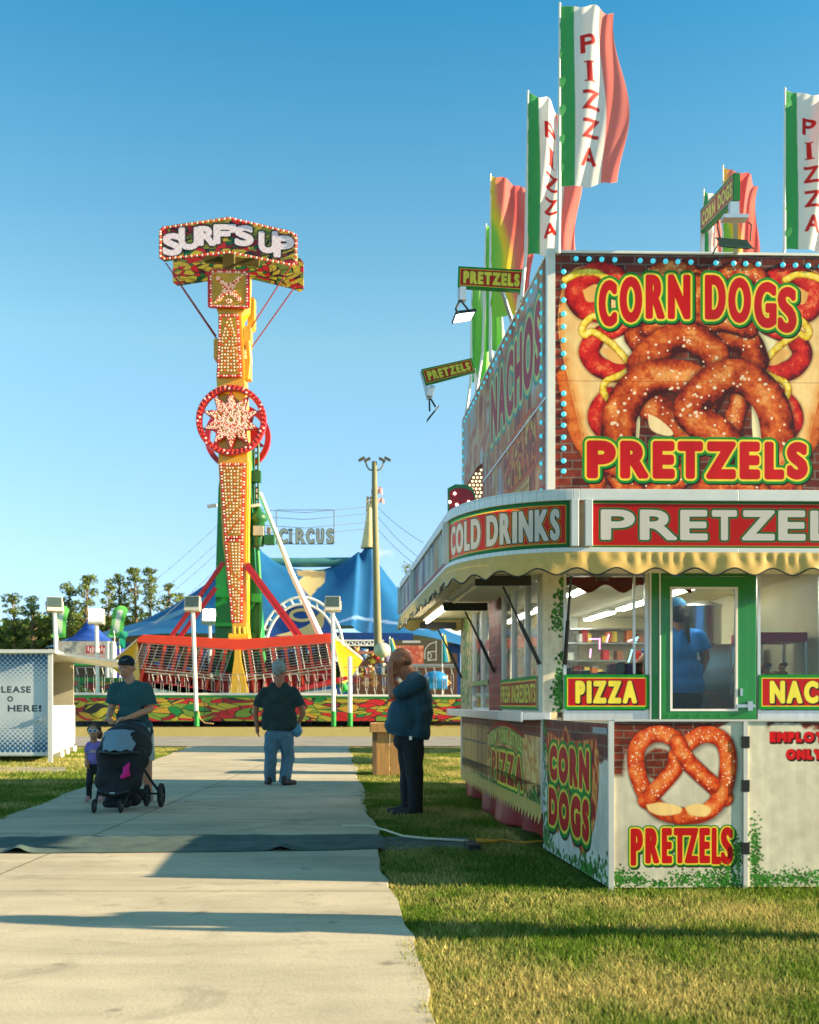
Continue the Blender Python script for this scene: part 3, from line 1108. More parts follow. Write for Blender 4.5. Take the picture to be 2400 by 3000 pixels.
A.line('FRESH INGREDIENTS', .06, .065, 1.74, .235, [(.012, BLK), (0, YEL)], .006)
A.mesh('ingredients_sign', lambda u, v: np.array(Tp(-.016, 2.0 - 1.83 * u, 1.14 + .29 * v), dtype=object), PRINT_SIDE, trailer)
m = MB()
tbox(m, -.02, .06, 2.78, 4.05, 1.40, 1.45)
tbox(m, .3, .75, 2.9, 4.0, 1.12, 1.38, 1)
m.build('serving_hatch', [GREEN, WHM], trailer)
for w, zt in ((.06, 2.16), (2.38, 2.15), (4.97, 2.14)):
    m = MB()
    m.tube([Tp(-.015, w, 1.52), Tp(-.17, w + .02, 1.86)], .017, 8)
    m.tube([Tp(-.17, w + .02, 1.86), Tp(-.31, w + .04, zt)], .010, 8)
    m.box(Tp(-.31, w + .04, zt + .05), (.46, .05, .08))
    m.build('awning_strut', BLACKM, trailer)
m = MB()
m.tube([Tp(u_of(1655, -.02), -.03, 1.52), Tp(u_of(1664, -.2), -.2, 1.86)], .017, 8)
m.tube([Tp(u_of(1664, -.2), -.2, 1.86), Tp(u_of(1673, -.33), -.33, 2.2)], .011, 8)
m.build('awning_strut', BLACKM, trailer)

# --- front wall: windows, door, small signs
uD0, uD1 = u_of(1905, 0), u_of(2212, 0)
uW0, uW1 = u_of(1650, 0), u_of(1900, 0)
for nm, a, b, txt in (('front_window', uW0, uW1, 'PIZZA'), ('front_window', u_of(2218, 0), TU - .02, 'NACHOS')):
    m = MB()
    tbox(m, a, b, -.015, .03, 1.06, 1.14)
    tbox(m, a, b, -.01, .03, 2.27, 2.33)
    tbox(m, a, a + .025, -.012, .03, 1.14, 2.27)
    tbox(m, b - .03, b, -.012, .03, 1.14, 2.27)
    tbox(m, a + (b - a) * .82, a + (b - a) * .82 + .02, .0, .025, 1.44, 2.27)
    wf = m.build(nm, ALU, trailer)
    m = MB()
    tbox(m, a + .025, b - .03, .008, .014, 1.14, 2.27)
    m.build('pane', GLASS, wf)
    W_ = b - a if txt == 'PIZZA' else .98
    A = Art(0, 0, W_, .285, int(W_ * 250), 80, GRN)
    A.rect(.022, .025, W_ - .022, .26, YEL)
    A.rect(.028, .031, W_ - .028, .254, lin(172, 16, 18))
    A.line(txt, .09, .05, W_ - .1, .235, [(.006, BLK, .008, .008), (.004, BLK), (0, lin(226, 212, 70))], .013, gap=.1)
    A.mesh('small_sign', lambda u, v, a=a, W_=W_: np.array(Tp(a + .005 + (W_ - .01) * u, -.03, 1.148 + .285 * v), dtype=object), PRINT, trailer)
    m = MB()
    tbox(m, a + .005, a + W_ - .005, -.028, -.014, 1.148, 1.433)
    m.build('sign_board', GREEN, trailer)
m = MB()
tbox(m, uD0, uD0 + .07, -.03, .05, 1.06, 2.33)
tbox(m, uD1 - .07, uD1, -.03, .05, 1.06, 2.33)
tbox(m, uD0 + .07, uD1 - .07, -.03, .05, 2.24, 2.33)
m.build('door_frame', GREEN, trailer, bevel=.004)
m = MB()
da, db = uD0 + .075, uD1 - .075
tbox(m, da, da + .075, -.045, .0, 1.07, 2.235)
tbox(m, db - .085, db, -.045, .0, 1.07, 2.235)
tbox(m, da + .075, db - .085, -.045, .0, 2.15, 2.235)
tbox(m, da + .075, db - .085, -.045, .0, 1.07, 1.135)
for i in range(6):
    m.ball(Tp(da + .06 + i * .085, -.048, 1.10), .006)
door = m.build('door', GREEN, trailer, bevel=.004)
m = MB()
for a_, b_, c_, d_ in ((da + .075, da + .093, 1.135, 2.15), (db - .103, db - .085, 1.135, 2.15), (da + .093, db - .103, 2.132, 2.15), (da + .093, db - .103, 1.135, 1.153)):
    tbox(m, a_, b_, -.05, -.01, c_, d_)
m.build('window_trim', WHM, door)
m = MB()
tbox(m, da + .093, db - .103, -.03, -.024, 1.153, 2.132)
m.build('pane', GLASS, door)
m = MB()
tbox(m, db - .1, db + .055, -.062, -.046, 1.165, 1.19)
tbox(m, db - .01, db + .03, -.068, -.046, 1.14, 1.215)
tbox(m, db - .075, db - .055, -.075, -.046, 1.26, 1.32)
m.build('latch', STEEL, door)
m = MB()
tbox(m, uD0 - .012, uD0 - .0, -.036, .0, 1.06, 2.33)
m.tube([Tp(uD0 + .068, -.04, z) for z in np.linspace(1.07, 2.3, 8)], .008, 6)
m.build('hinge_rod', WHM, trailer)
# ivy printed on the corner post
A = Art(0, 0, .17, 1.2, 60, 280)
A.stucco(lin(214, 204, 178), .03, 8)
A.leaves([(.15, .2, .025, .08, 40), (.13, .42, .03, .06, 70), (.16, .75, .015, .03, 12), (.13, .98, .03, .07, 120), (.14, 1.12, .03, .07, 90)], .018, 9)
A.mesh('ivy_print', lambda u, v: np.array(Tp(.17 * u, -.004, 1.125 + 1.2 * v), dtype=object), PRINT, trailer)

# --- interior
m = MB()
tbox(m, .06, TU - .06, .06, TW - .06, 2.30, 2.325)
m.build('ceiling', M('interior_white', lin(222, 212, 180), .5), trailer)
for u in (.62, 1.55):
    for w in (.5, 2.1, 3.6):
        m = MB()
        tbox(m, u - .06, u + .06, w, w + 1.25, 2.26, 2.30, 0)
        m.tube([Tp(u - .03, w + .04, 2.245), Tp(u - .03, w + 1.2, 2.245)], .014, 8, 1)
        m.tube([Tp(u + .03, w + .04, 2.245), Tp(u + .03, w + 1.2, 2.245)], .014, 8, 1)
        m.build('ceiling_light', [WHM, TUBE_ON], trailer)
m = MB()
tbox(m, 1.55, 2.3, 1.1, 2.3, .52, 1.3, 0)                       # oven and fryer bank
tbox(m, 1.6, 2.3, 1.15, 2.2, 1.3, 1.75, 0)
tbox(m, 1.5, 1.56, 1.15, 2.2, 1.22, 1.27, 1)
m.build('oven', [STEEL, BLACKM], trailer, bevel=.01)
m = MB()
m.lathe([(.17, 0), (.17, .34), (.18, .35), (.18, .37), (.02, .42)], Tp(1.78, 1.3, 1.75), 20)
m.build('stock_pot', STEEL, trailer)
m = MB()
for z in (1.5, 1.72, 1.94, 2.12):
    tbox(m, 1.0, 2.3, TW - .4, TW - .06, z, z + .02)
m.build('shelf_unit', STEEL, trailer)
for i in range(26):
    m = MB()
    u_, z_ = 1.05 + RD.random() * 1.2, RD.choice((1.52, 1.74, 1.96))
    h_ = RD.uniform(.07, .16)
    tbox(m, u_, u_ + .07, TW - .36, TW - .2, z_ + .002, z_ + h_)
    m.build('cup_stack', [M('cup_red', lin(190, 30, 30)), M('cup_yellow', lin(226, 190, 60)), WHM, M('cup_brown', lin(140, 80, 40)), M('cup_orange', lin(226, 120, 40))][i % 5], trailer)
m = MB()                                                            # heat lamp cabinet by the second window
tbox(m, 1.82, 2.3, .25, .7, 1.06, 1.10, 0)
tbox(m, 1.82, 2.3, .25, .7, 1.72, 1.80, 1)
for u in (1.82, 2.28):
    for w in (.25, .68):
        tbox(m, u, u + .02, w, w + .02, 1.10, 1.72, 0)
tbox(m, 1.9, 2.25, .3, .66, 1.4, 1.41, 0)
for i in range(60):
    m.ball(Tp(RD.uniform(1.86, 2.24), RD.uniform(.3, .64), RD.choice((1.13, 1.44)) + RD.uniform(0, .1)), (.035, .03, .022), 6, 4, 2 + i % 2)
m.build('warming_cabinet', [STEEL, M('cabinet_red', lin(170, 22, 24), .4), M('nacho_chip', lin(206, 140, 50)), M('fried_crust', lin(150, 70, 26))], trailer)
m = MB()
tbox(m, .22, 1.4, .1, .5, .95, 1.08)
m.build('prep_counter', STEEL, trailer)
for i in range(9):
    m = MB()
    u_ = .2 + i * .075 + RD.uniform(0, .02)
    h_ = RD.uniform(.03, .12)
    tbox(m, u_, u_ + RD.uniform(.05, .07), .14, .24, 1.40, 1.42 + h_)
    m.build('condiment_jar', [M('jar_dark', lin(52, 34, 26), .4), M('jar_red', lin(130, 24, 20), .35), M('jar_green', lin(40, 60, 36), .4), M('jar_purple', lin(120, 90, 150), .5)][i % 4], trailer, bevel=.01)
m = MB()
tbox(m, .18, .9, .1, .28, 1.08, 1.398)
m.build('display_case', M('case_dark', lin(40, 36, 34), .4), trailer)
m = MB()                                                            # red scallops added inside to stand for the awning reflected in the glass
pe = [Tp(.2, .5, 2.29)] + [Tp(.2 + i * .0125, .5, 2.19 - .035 * math.cos(i * .0125 * 2 * math.pi / .3)) for i in range(97)] + [Tp(1.4, .5, 2.29)]
m.prism(pe, (0, .008, 0))
m.build('awning_reflection', M('reflected_red', lin(150, 18, 32), .7), trailer)

for nm, cl, L in (('pink_led_reflection', (1, .25, .7), [(1728, 1872), (1757, 1872), (1757, 1900)]), ('pink_led_reflection', (1, .25, .7), [(1731, 1903), (1729, 1925)]), ('pink_led_reflection', (1, .25, .7), [(1784, 1860), (1778, 1880)]), ('cyan_led_reflection', (.3, .9, 1), [(1842, 1878), (1868, 1868), (1852, 1905), (1842, 1938)])):  # glowing dots placed inside, imitating LED lettering reflected in the window
    m = MB()
    for (xa, ya_), (xb, yb_) in zip(L[:-1], L[1:]):
        for t in np.linspace(0, 1, 6):
            m.ball(P(xa + (xb - xa) * t, ya_ + (yb_ - ya_) * t, 9.35), .007, 6, 4)
    m.build(nm, M(nm + '_glow', cl, emit=3.), trailer)
# --- awning box: path round the side, the rounded corner and the front
AU, AW, UC = -.777, -1.03, .055
def arc_pt(t, off=0.):
    """t 0..1 along the rounded corner"""
    a = t * math.pi / 2
    return (UC - (UC - AU + off) * math.cos(a), -(-AW + off) * math.sin(a))
def fascia_path(off=0., n=26):
    p = [(AU - off, TW), (AU - off, 2.5), (AU - off, .0)]
    p += [arc_pt(i / n, off) for i in range(1, n)]
    p += [(UC, AW - off), (TU * .5, AW - off), (TU, AW - off)]
    return p
def rail(m, off, z0, z1, th, mi=0, seg=None):
    p, q = fascia_path(off), fascia_path(off - th)
    if seg:
        p, q = p[seg[0]:seg[1]], q[seg[0]:seg[1]]
    for i in range(len(p) - 1):
        m.hexa([Tp(*p[i], z0), Tp(*p[i + 1], z0), Tp(*q[i + 1], z0), Tp(*q[i], z0), Tp(*p[i], z1), Tp(*p[i + 1], z1), Tp(*q[i + 1], z1), Tp(*q[i], z1)], mi)
m = MB()
rail(m, .02, 2.665, 2.735, .07)
rail(m, .012, 2.735, 2.75, .09)
rail(m, .02, 2.275, 2.325, .07)
for (u, w) in ((AU - .018, TW - .02), (AU - .018, 3.15), (AU - .018, .0), (UC - .04, AW - .016), (UC + .06, AW - .018), (TU - .03, AW - .018)):
    m.box(Tp(u, w, 2.5), (.055, .055, .34))
m.build('fascia_frame', M('pale_aluminium', lin(206, 206, 198), .4, .25, var=.08, scale=6), trailer, bevel=.004)
m = MB()                                            # soffit under the awning
p = fascia_path(-.05)
q = [(0.02, TW)] + [(0.02, max(0., w)) for u, w in p[1:-2]] + [(TU * .5, 0), (TU, 0)]
for i in range(len(p) - 1):
    m.hexa([Tp(*p[i], 2.262), Tp(*p[i + 1], 2.262), Tp(*q[i + 1], 2.262), Tp(*q[i], 2.262), Tp(*p[i], 2.274), Tp(*p[i + 1], 2.274), Tp(*q[i + 1], 2.274), Tp(*q[i], 2.274)])
m.build('awning_soffit', M('soffit_cream', lin(222, 206, 160), .6, var=.1, scale=2.5), trailer)
for w0, w1, on in ((2.6, 4.6, 1), (.1, 1.9, 0)):
    m = MB()
    tbox(m, -.54, -.44, w0 - .05, w1 + .05, 2.225, 2.262, 0)
    m.tube([Tp(-.49, w0, 2.20), Tp(-.49, w1, 2.20)], .017, 8, 1)
    m.build('awning_light', [WHM, TUBE_ON if on else M('tube_off', lin(214, 200, 160), .3)], trailer)
# sign faces
A = Art(0, 0, 5.0, .36, 330, 60, lin(150, 160, 175))
A.mottle([lin(90, 110, 150), lin(190, 196, 206), lin(214, 214, 214), lin(150, 140, 170)], .5, 5, .9)
A.mottle([lin(170, 120, 70), lin(206, 160, 90), lin(180, 190, 160)], .3, 6, .75, A.win(3.9, 0, 5, .36))
for i, (x, c_) in enumerate([(.25, WHT), (.55, lin(60, 110, 160)), (.85, WHT), (1.15, lin(60, 90, 150)), (1.45, WHT), (2.2, lin(190, 30, 40)), (2.6, WHT), (2.95, lin(50, 70, 130)), (3.3, lin(190, 230, 210)), (3.7, lin(200, 226, 200)), (4.1, lin(226, 170, 70)), (4.45, lin(190, 230, 210)), (4.75, lin(200, 100, 50))]):
    A.stroke([(x - .06, .30), (x, .06), (x + .07, .3)], .045, c_, 3)
A.stroke([(0, .345), (5, .33)], .03, lin(180, 40, 60))
A.rect(1.88, 0, 1.98, .36, lin(60, 70, 50))
A.mesh('side_fascia_sign', lambda u, v: np.array(Tp(AU, TW * (1 - u), 2.325 + .34 * v), dtype=object), BACKLIT, trailer)
A = Art(0, 0, 1.46, .34, 520, 150, lin(20, 116, 46))
A.rect(.03, .028, 1.43, .312, lin(222, 190, 60))
A.rect(.036, .034, 1.424, .306, lin(216, 44, 20))
A.line('COLD DRINKS', .085, .055, 1.375, .288, [(.014, lin(226, 160, 40)), (.009, lin(14, 50, 20)), (0, WHT)], .012, gap=.1, space=.3)
def corner_map(u, v):
    t = .035 + .91 * u
    a = t * math.pi / 2
    uu = UC - (UC - AU) * np.cos(a)
    ww = AW * np.sin(a)
    return np.array([1.09 + uu - .083 * ww, 8.93 + .03 * uu + ww, 2.325 + .34 * v])
A.mesh('corner_fascia_sign', corner_map, BACKLIT, trailer)
ua, ub = u_of(1725, AW), TU - .04
pxb = 1725 + (ub - ua) / (u_of(2325, AW) - ua) * 600
A = Art(1725, 1470, pxb, 1612, 620, 150, lin(22, 118, 50))
A.rect(1731, 1477, pxb - 6, 1606, lin(200, 150, 60))
A.rect(1733, 1479, pxb - 8, 1604, lin(206, 26, 18))
bx = [('P', 1760, 1860), ('R', 1874, 1983), ('E', 1992, 2073), ('T', 2085, 2159), ('Z', 2173, 2270), ('E', 2280, 2361), ('L', 2374, 2445), ('S', 2454, 2540)]
A.text([(c_, a, 1496, b, 1588) for c_, a, b in bx], [(6, lin(20, 118, 50)), (2.2, lin(20, 50, 30)), (0, WHT)], 5)
A.mesh('front_fascia_sign', lambda u, v: np.array(Tp(ua + (ub - ua) * u, AW, 2.325 + .34 * v), dtype=object), BACKLIT, trailer)
m = MB()
rail(m, -.06, 2.33, 2.66, .012)
m.build('fascia_back', M('fascia_back_white', lin(210, 206, 190), .6, sheer=.6), trailer)
# gold valance with black edging
def valance():
    p = fascia_path(.028, 40)
    pts, s = [], [0]
    q = []
    for i in range(len(p) - 1):
        d = math.hypot(p[i + 1][0] - p[i][0], p[i + 1][1] - p[i][1])
        k = max(1, int(d / .02))
        q += [(p[i][0] + (p[i + 1][0] - p[i][0]) * t / k, p[i][1] + (p[i + 1][1] - p[i][1]) * t / k) for t in range(k)]
    q.append(p[-1])
    V, Fc, edge = [], [], []
    S = 0
    for i, (u, w) in enumerate(q):
        if i:
            S += math.hypot(u - q[i - 1][0], w - q[i - 1][1])
        a, b = q[max(i - 1, 0)], q[min(i + 1, len(q) - 1)]
        tx, ty = b[0] - a[0], b[1] - a[1]
        L = math.hypot(tx, ty)
        nx, ny = ty / L, -tx / L               # outward
        zb = 2.150 + .026 * math.cos(2 * math.pi * S / .285)
        for k in range(8):
            f_ = k / 7
            z = 2.292 + (zb - 2.292) * f_
            wr = .006 * math.sin(S * 61 + 3 * math.sin(S * 7)) * math.exp(-((f_ - .3) / .3) ** 2) + .012 * f_ * math.sin(S * 11 + 2 * math.sin(S * 3)) + .006 * math.sin(S * 29) * f_
            off = .012 * f_ + wr
            V.append(Tp(u - nx * off * -1, w - ny * off * -1, z))
        edge.append(V[-1])
    for i in range(len(q) - 1):
        for k in range(7):
            Fc.append((i * 8 + k, (i + 1) * 8 + k, (i + 1) * 8 + k + 1, i * 8 + k + 1))
    va = quick('valance', V, Fc, M('valance_gold', lin(214, 178, 96), .5, var=.1, scale=20, sheer=.25), trailer, None, True)
    m = MB()
    m.tube(edge, .006, 5)
    m.build('edging', BLACKM, va)
valance()
V, Fc = [], []
for i in range(60):                                   # far end of the awning
    u = AU + (.02 - AU) * i / 59
    V += [Tp(u, TW + .02, 2.29), Tp(u, TW + .02, 2.15 + .026 * math.cos(2 * math.pi * (u - AU) / .285))]
    if i:
        Fc.append((2 * i - 2, 2 * i, 2 * i + 1, 2 * i - 1))
quick('valance', V, Fc, M('valance_gold'), trailer, None, True)

# --- upper sign box
SW = -.22                                            # its front plane
ZB, ZT = 2.80, 4.79
ux0, ux1 = u_of(1625, SW), TU - .0
pxr = 1625 + (ux1 - ux0) / (u_of(2325, SW) - ux0) * 700
zpx = lambda y: EYE + (HY - y) / F * 8.71
ytop, ybot = 745., HY - (ZB - EYE) * F / 8.71
def q2(L):                                           # zoom-2 coordinates -> photo pixels
    return [(1600 + a / 2.156, 700 + b / 2.156) for a, b in L]
A = Art(1625, ytop, pxr, ybot, 760, 640)
A.bricks(1625, ytop, pxr, ybot, 62, 25, 1)
def hotdog(flip=None, dx=0):
    def t(L):
        o = q2(L)
        return [((flip * 2 - x if flip else x) + dx, y) for x, y in o]
    A.dough(t([(120, 860), (150, 1050), (200, 1230), (300, 1420), (330, 1620)]), 24, 31, 0, (lin(120, 40, 10), lin(196, 84, 24), lin(214, 110, 40), lin(224, 130, 60)))
    w, d = A.poly(t([(130, 240), (90, 380), (76, 560), (110, 760), (165, 1000), (215, 1200), (270, 1420), (420, 1420), (580, 1250), (575, 700), (560, 500), (430, 300), (300, 190), (200, 185)]), lin(238, 178, 104), 8)
    ins = np.clip(-d / 3, 0, 1)
    X, Y = A.X[w], A.Y[w]
    tt = np.clip(-d / 26, 0, 1)
    n = fbm(X, Y, 26, 5)
    k = np.clip(tt * .75 + (n - .4) * .6, 0, 1)
    c = np.stack([np.interp(k, (0, .3, 1), [q[j] for q in (lin(196, 92, 34), lin(232, 162, 86), lin(244, 206, 140))]) for j in range(3)], -1)
    A.c[w] = A.c[w] * (1 - ins[..., None]) + c * ins[..., None]
    A.poly(t([(470, 560), (560, 480), (580, 640), (585, 1250), (480, 1250), (520, 900), (440, 640)]), lin(242, 226, 176), 6)
    red = (lin(96, 6, 8), lin(186, 18, 16), lin(214, 40, 24), lin(240, 120, 70))
    for L, r_ in (([(440, 250), (330, 220), (230, 280), (190, 360), (240, 440), (330, 460)], 34), ([(500, 560), (400, 600), (340, 590)], 18), ([(300, 640), (270, 720), (320, 800), (420, 840), (520, 830)], 30), ([(400, 1000), (340, 1070), (330, 1150), (390, 1230)], 30)):
        A.dough(t(L), r_, 12, 0, red)
    A.poly(t([(230, 330), (320, 290), (340, 380), (260, 400)]), lin(232, 170, 90), 6, 3)
    A.poly(t([(340, 700), (420, 690), (500, 780), (420, 780)]), lin(236, 176, 96), 6, 3)
    mus = (lin(176, 120, 14), lin(232, 186, 36), lin(244, 210, 70), lin(252, 232, 140))
    for L in ([(120, 265), (200, 225), (300, 215), (380, 250)], [(350, 500), (290, 495), (230, 560), (240, 610), (290, 590), (350, 620), (440, 690), (530, 790)], [(520, 830), (470, 860), (380, 900), (360, 960), (400, 1030)]):
        A.dough(t(L), 10, 14, 0, mus)
hotdog()
hotdog(1600 + 945 / 2.156)
# pretzels behind and in front
for L, r_, sd in (([(620, 300), (700, 215), (830, 190), (930, 230), (960, 300)], 26, 1), ([(1060, 300), (1130, 220), (1220, 190), (1330, 225), (1390, 300)], 26, 2), ([(945, 260), (955, 400), (935, 560)], 24, 3),
                  ([(560, 620), (620, 700), (700, 780), (740, 830)], 32, 4), ([(1320, 760), (1270, 650), (1150, 615), (1060, 650)], 42, 5), ([(660, 560), (800, 520), (960, 540), (1120, 520), (1280, 560)], 30, 25), ([(600, 800), (690, 700), (800, 630), (910, 615), (1010, 665), (1070, 760), (1080, 850)], 45, 6),
                  ([(600, 1010), (700, 1080), (800, 1140), (880, 1230)], 44, 9), ([(1230, 1000), (1190, 1130), (1170, 1260)], 30, 10),
                  ([(430, 1450), (470, 1540), (560, 1600)], 30, 15), ([(700, 1600), (800, 1540), (830, 1480)], 40, 16), ([(1000, 1600), (1150, 1560), (1270, 1600)], 42, 17), ([(1400, 1480), (1420, 1560), (1500, 1600)], 40, 18),
                  ([(455, 1400), (455, 1230), (470, 1100), (540, 970), (640, 890), (760, 862), (880, 880), (985, 930), (1010, 1000), (960, 1040)], 51, 7),
                  ([(1490, 1500), (1470, 1260), (1440, 1080), (1370, 960), (1270, 880), (1160, 862), (1060, 900), (970, 980), (910, 1080), (980, 1160), (1080, 1230), (1150, 1300)], 51, 8)):
    A.dough(q2(L), r_, sd, .55)
A.poly(q2([(640, 1100), (720, 1140), (800, 1220), (760, 1240), (660, 1200)]), lin(244, 214, 160), 5, 3)
cd = [('C', 330, 262, 447, 556), ('O', 462, 238, 606, 530), ('R', 626, 225, 748, 505), ('N', 766, 222, 910, 505), ('D', 1000, 222, 1134, 505), ('O', 1148, 236, 1294, 526), ('G', 1312, 262, 1456, 556), ('S', 1462, 292, 1584, 585)]
A.text([(c_, *q2([(a, b)])[0], *q2([(d, e)])[0]) for c_, a, b, d, e in cd], [(13, lin(20, 20, 14), 3, 4), (12.5, GRN), (5.5, YEL), (0, RED)], 7)
pz = [('P', 255, 440), ('R', 465, 645), ('E', 670, 812), ('T', 828, 990), ('Z', 1008, 1198), ('E', 1220, 1352), ('L', 1378, 1505), ('S', 1520, 1655)]
A.text([(c_, *q2([(a, 1272)])[0], *q2([(b, 1512)])[0]) for c_, a, b in pz], [(13, lin(20, 20, 14), 3, 4), (12.5, GRN), (5.5, YEL), (0, RED)], 9)
A.rect(1625, ytop + 371, pxr, ytop + 373, lin(110, 50, 20), .6)
z_at = lambda y: ZT - (y - ytop) / (ybot - ytop) * (ZT - ZB)
A.mesh('front_billboard', lambda u, v: np.array(Tp(ux0 + (ux1 - ux0) * u, SW, ZB + (ZT - ZB) * v), dtype=object), PRINT, trailer)
m = MB()
tbox(m, .05, TU, SW + .006, SW + .1, ZB, ZT)
tbox(m, .006, .1, SW + .1, 4.9, 3.66, ZT)
tbox(m, .006, .1, SW + .1, 3.55, ZB, 3.66)
tbox(m, TU - .1, TU, SW + .1, 4.9, ZB, ZT)
m.build('billboard_box', M('billboard_back', lin(190, 186, 176), .6), trailer)
m = MB()
tbox(m, -.012, .05, SW - .02, SW + .05, ZB, ZT + .03)
tbox(m, .05, TU, SW - .012, SW + .1, ZT, ZT + .02)
tbox(m, -.012, .1, SW + .1, 4.9, ZT, ZT + .02)
tbox(m, -.014, .1, 4.9, 4.96, 3.0, ZT)
m.build('billboard_trim', WHM, trailer)
# side billboard
A = Art(0, 0, 5.1, 2.0, 420, 420)
A.stucco(lin(190, 160, 140), .25, 12)
A.mottle([lin(160, 60, 26), lin(216, 130, 54), lin(206, 168, 126), lin(186, 70, 30), lin(206, 150, 100), lin(190, 186, 190)], .5, 13, .85)
A.bricks(4.6, 0, 5.1, 2.0, .36, .1, 3, lambda X, Y: np.clip((X - 4.75) * 4, 0, .8))
for i in range(16):
    x = .4 + i * .26
    A.stroke([(x, RD.uniform(.8, 1.1)), (x + RD.uniform(-.1, .1), RD.uniform(1.4, 1.9))], RD.uniform(.03, .07), RD.choice([lin(206, 150, 60), lin(176, 44, 30), lin(226, 190, 130), lin(120, 60, 30), lin(214, 120, 60)]), 0, 6, .8)
for i in range(6):                                    # lettering too glancing to read
    A.stroke([(.55 + i * .27, 1.7), (.6 + i * .27, .9 + .06 * (i % 2)), (.68 + i * .27, 1.3), (.72 + i * .27, 1.72)], .09, lin(150, 170, 130))
    A.stroke([(.55 + i * .27, 1.7), (.6 + i * .27, .9 + .06 * (i % 2)), (.68 + i * .27, 1.3), (.72 + i * .27, 1.72)], .05, lin(190, 84, 60))
A.line('NACHOS', 2.2, .22, 4.8, .85, [(.08, lin(60, 150, 130)), (.045, lin(206, 200, 120)), (0, lin(176, 40, 60))], .035)
A.poly([(3.0, 1.3), (3.2, 1.1), (4.4, 1.05), (4.7, 1.4), (4.4, 1.62), (3.2, 1.62)], lin(206, 90, 40), 6)
A.mottle([lin(140, 30, 24), lin(226, 150, 50), lin(206, 70, 40), lin(90, 60, 30), lin(230, 180, 80)], .16, 20, .8, A.win(3.0, 1.1, 4.6, 1.55))
A.rect(3.2, 1.6, 4.3, 2.0, lin(196, 120, 60))
for x in np.arange(3.25, 4.3, .1):
    A.rect(x, 1.6, x + .03, 2.0, lin(224, 180, 110))
for y in np.arange(1.64, 2.0, .07):
    A.rect(3.2, y, 4.3, y + .02, lin(226, 190, 120))
sb = lambda u, v: np.array(Tp(.0, 4.9 + (SW - 4.9) * u, ZB + (ZT - ZB) * v), dtype=object)
full = A
def part_art(j0, j1, i0, i1):
    B = Art(0, 0, 1, 1, i1 - i0, j1 - j0)
    B.c = full.c[j0:j1, i0:i1]
    return B
jm = int(420 * (ZT - 3.66) / (ZT - ZB))
im = int(420 * (4.9 - 3.5) / (4.9 - SW))
part_art(0, jm, 0, 420).mesh('side_billboard', lambda u, v: np.array(Tp(0, 4.9 + (SW - 4.9) * u, 3.665 + (ZT - 3.665) * v), dtype=object), PRINT_SIDE, trailer)
part_art(jm, 420, im, 420).mesh('side_billboard', lambda u, v: np.array(Tp(0, 3.5 + (SW - 3.5) * u, ZB + (3.655 - ZB) * v), dtype=object), PRINT_SIDE, trailer)
m = MB()
tbox(m, -.008, .004, SW + .06, 3.5, 3.652, 3.668)
m.build('panel_seam', ALU, trailer)
# LED lamps round the billboards
LEDM = M('led_lamp', lin(70, 200, 225), .15, var=.35, scale=160, emit=.22, coat=.6)
led0 = None
def led(u, w, z, side):
    global led0
    if led0 is None:
        m = MB()
        c = Tp(u, w, z)
        m.lathe([(.021, .0), (.021, .008), (.014, .018), (.004, .022)], (0, 0, 0), 12)
        m.v = [(x + c[0], -q + c[1], y + c[2]) for x, y, q in m.v]
        led0 = m.build('led_lamp', LEDM, trailer)
        led0['pos'] = 0
        return
    o = led0.copy()
    COL.objects.link(o)
    o.parent = trailer
    if side:
        o.rotation_euler = (0, 0, rad(-90))
    base = Vector(led_first)
    d = Vector(Tp(u, w, z))
    r0 = base - wloc(trailer)
    rot = o.rotation_euler.to_matrix()
    o.location = (d - wloc(trailer)) - rot @ r0
xs = [188, 270, 350, 432, 592, 672, 752, 830, 912, 1070, 1182, 1258, 1338, 1494, 1574, 1655, 1735]
ysl = [215, 305, 393, 480, 560, 645, 730, 818, 980, 1045, 1110, 1180, 1255, 1325, 1403, 1468]
sp_ = []
for x in xs:
    px = 1600 + x / 2.156
    sp_.append((ux0 + (px - 1625) / (pxr - 1625) * (ux1 - ux0), SW - .001, z_at(700 + (132 + (x - 188) * .018) / 2.156), 0))
for y in ysl:
    sp_.append((ux0 + (1651 - 1625) / (pxr - 1625) * (ux1 - ux0), SW - .001, z_at(700 + y / 2.156), 0))
led_first = Tp(*sp_[0][:3])
for a in sp_:
    led(*a)
for i in range(24):
    led(-.002, .02 + i * .205, ZT - .06, 1)
for i in range(17):
    led(-.002, .02, ZT - .17 - i * .112, 1)
for i in range(9):
    led(-.002, 4.84, ZT - .15 - i * .11, 1)

# --- skirting round the drawbar: corner panel, pretzel panel, staff gate
SKW = -1.95
def Sp(u, z, off=0.):                                # front skirt plane
    return Tp(u, SKW + off, z)
us0 = u_of(1790, SKW)
us1, us2 = u_of(2176, SKW), u_of(2190, SKW)
us3 = TU + .35
pa, pb = 1797., 2174.
A = Art(pa, 2108, pb, 2603, 400, 500)
A.stucco(lin(206, 198, 174), 26, 3)
mk = lambda X, Y: np.clip((2200 - Y - (X - 1800) * .18 + (fbm(X, Y, 60, 4) - .5) * 90) / 14, 0, 1) * np.clip((2105 - X) / 10 + (2128 - Y) / 5, 0, 1) + np.clip((2278 - Y) / 14, 0, 1) * np.clip((1842 - X + (fbm(X, Y, 40, 5) - .5) * 50) / 14, 0, 1) + np.clip((52 - np.hypot(X - 1930, Y - 2235)) / 8, 0, 1)
A.bricks(pa, 2108, pb, 2330, 58, 22, 2, lambda X, Y: np.clip(mk(X, Y), 0, 1))
def q5(L):
    return [(1300 + a / 1.568, 2050 + b / 1.568) for a, b in L]
sh = (lin(150, 34, 10), lin(206, 66, 20), lin(226, 108, 44), lin(238, 150, 80))
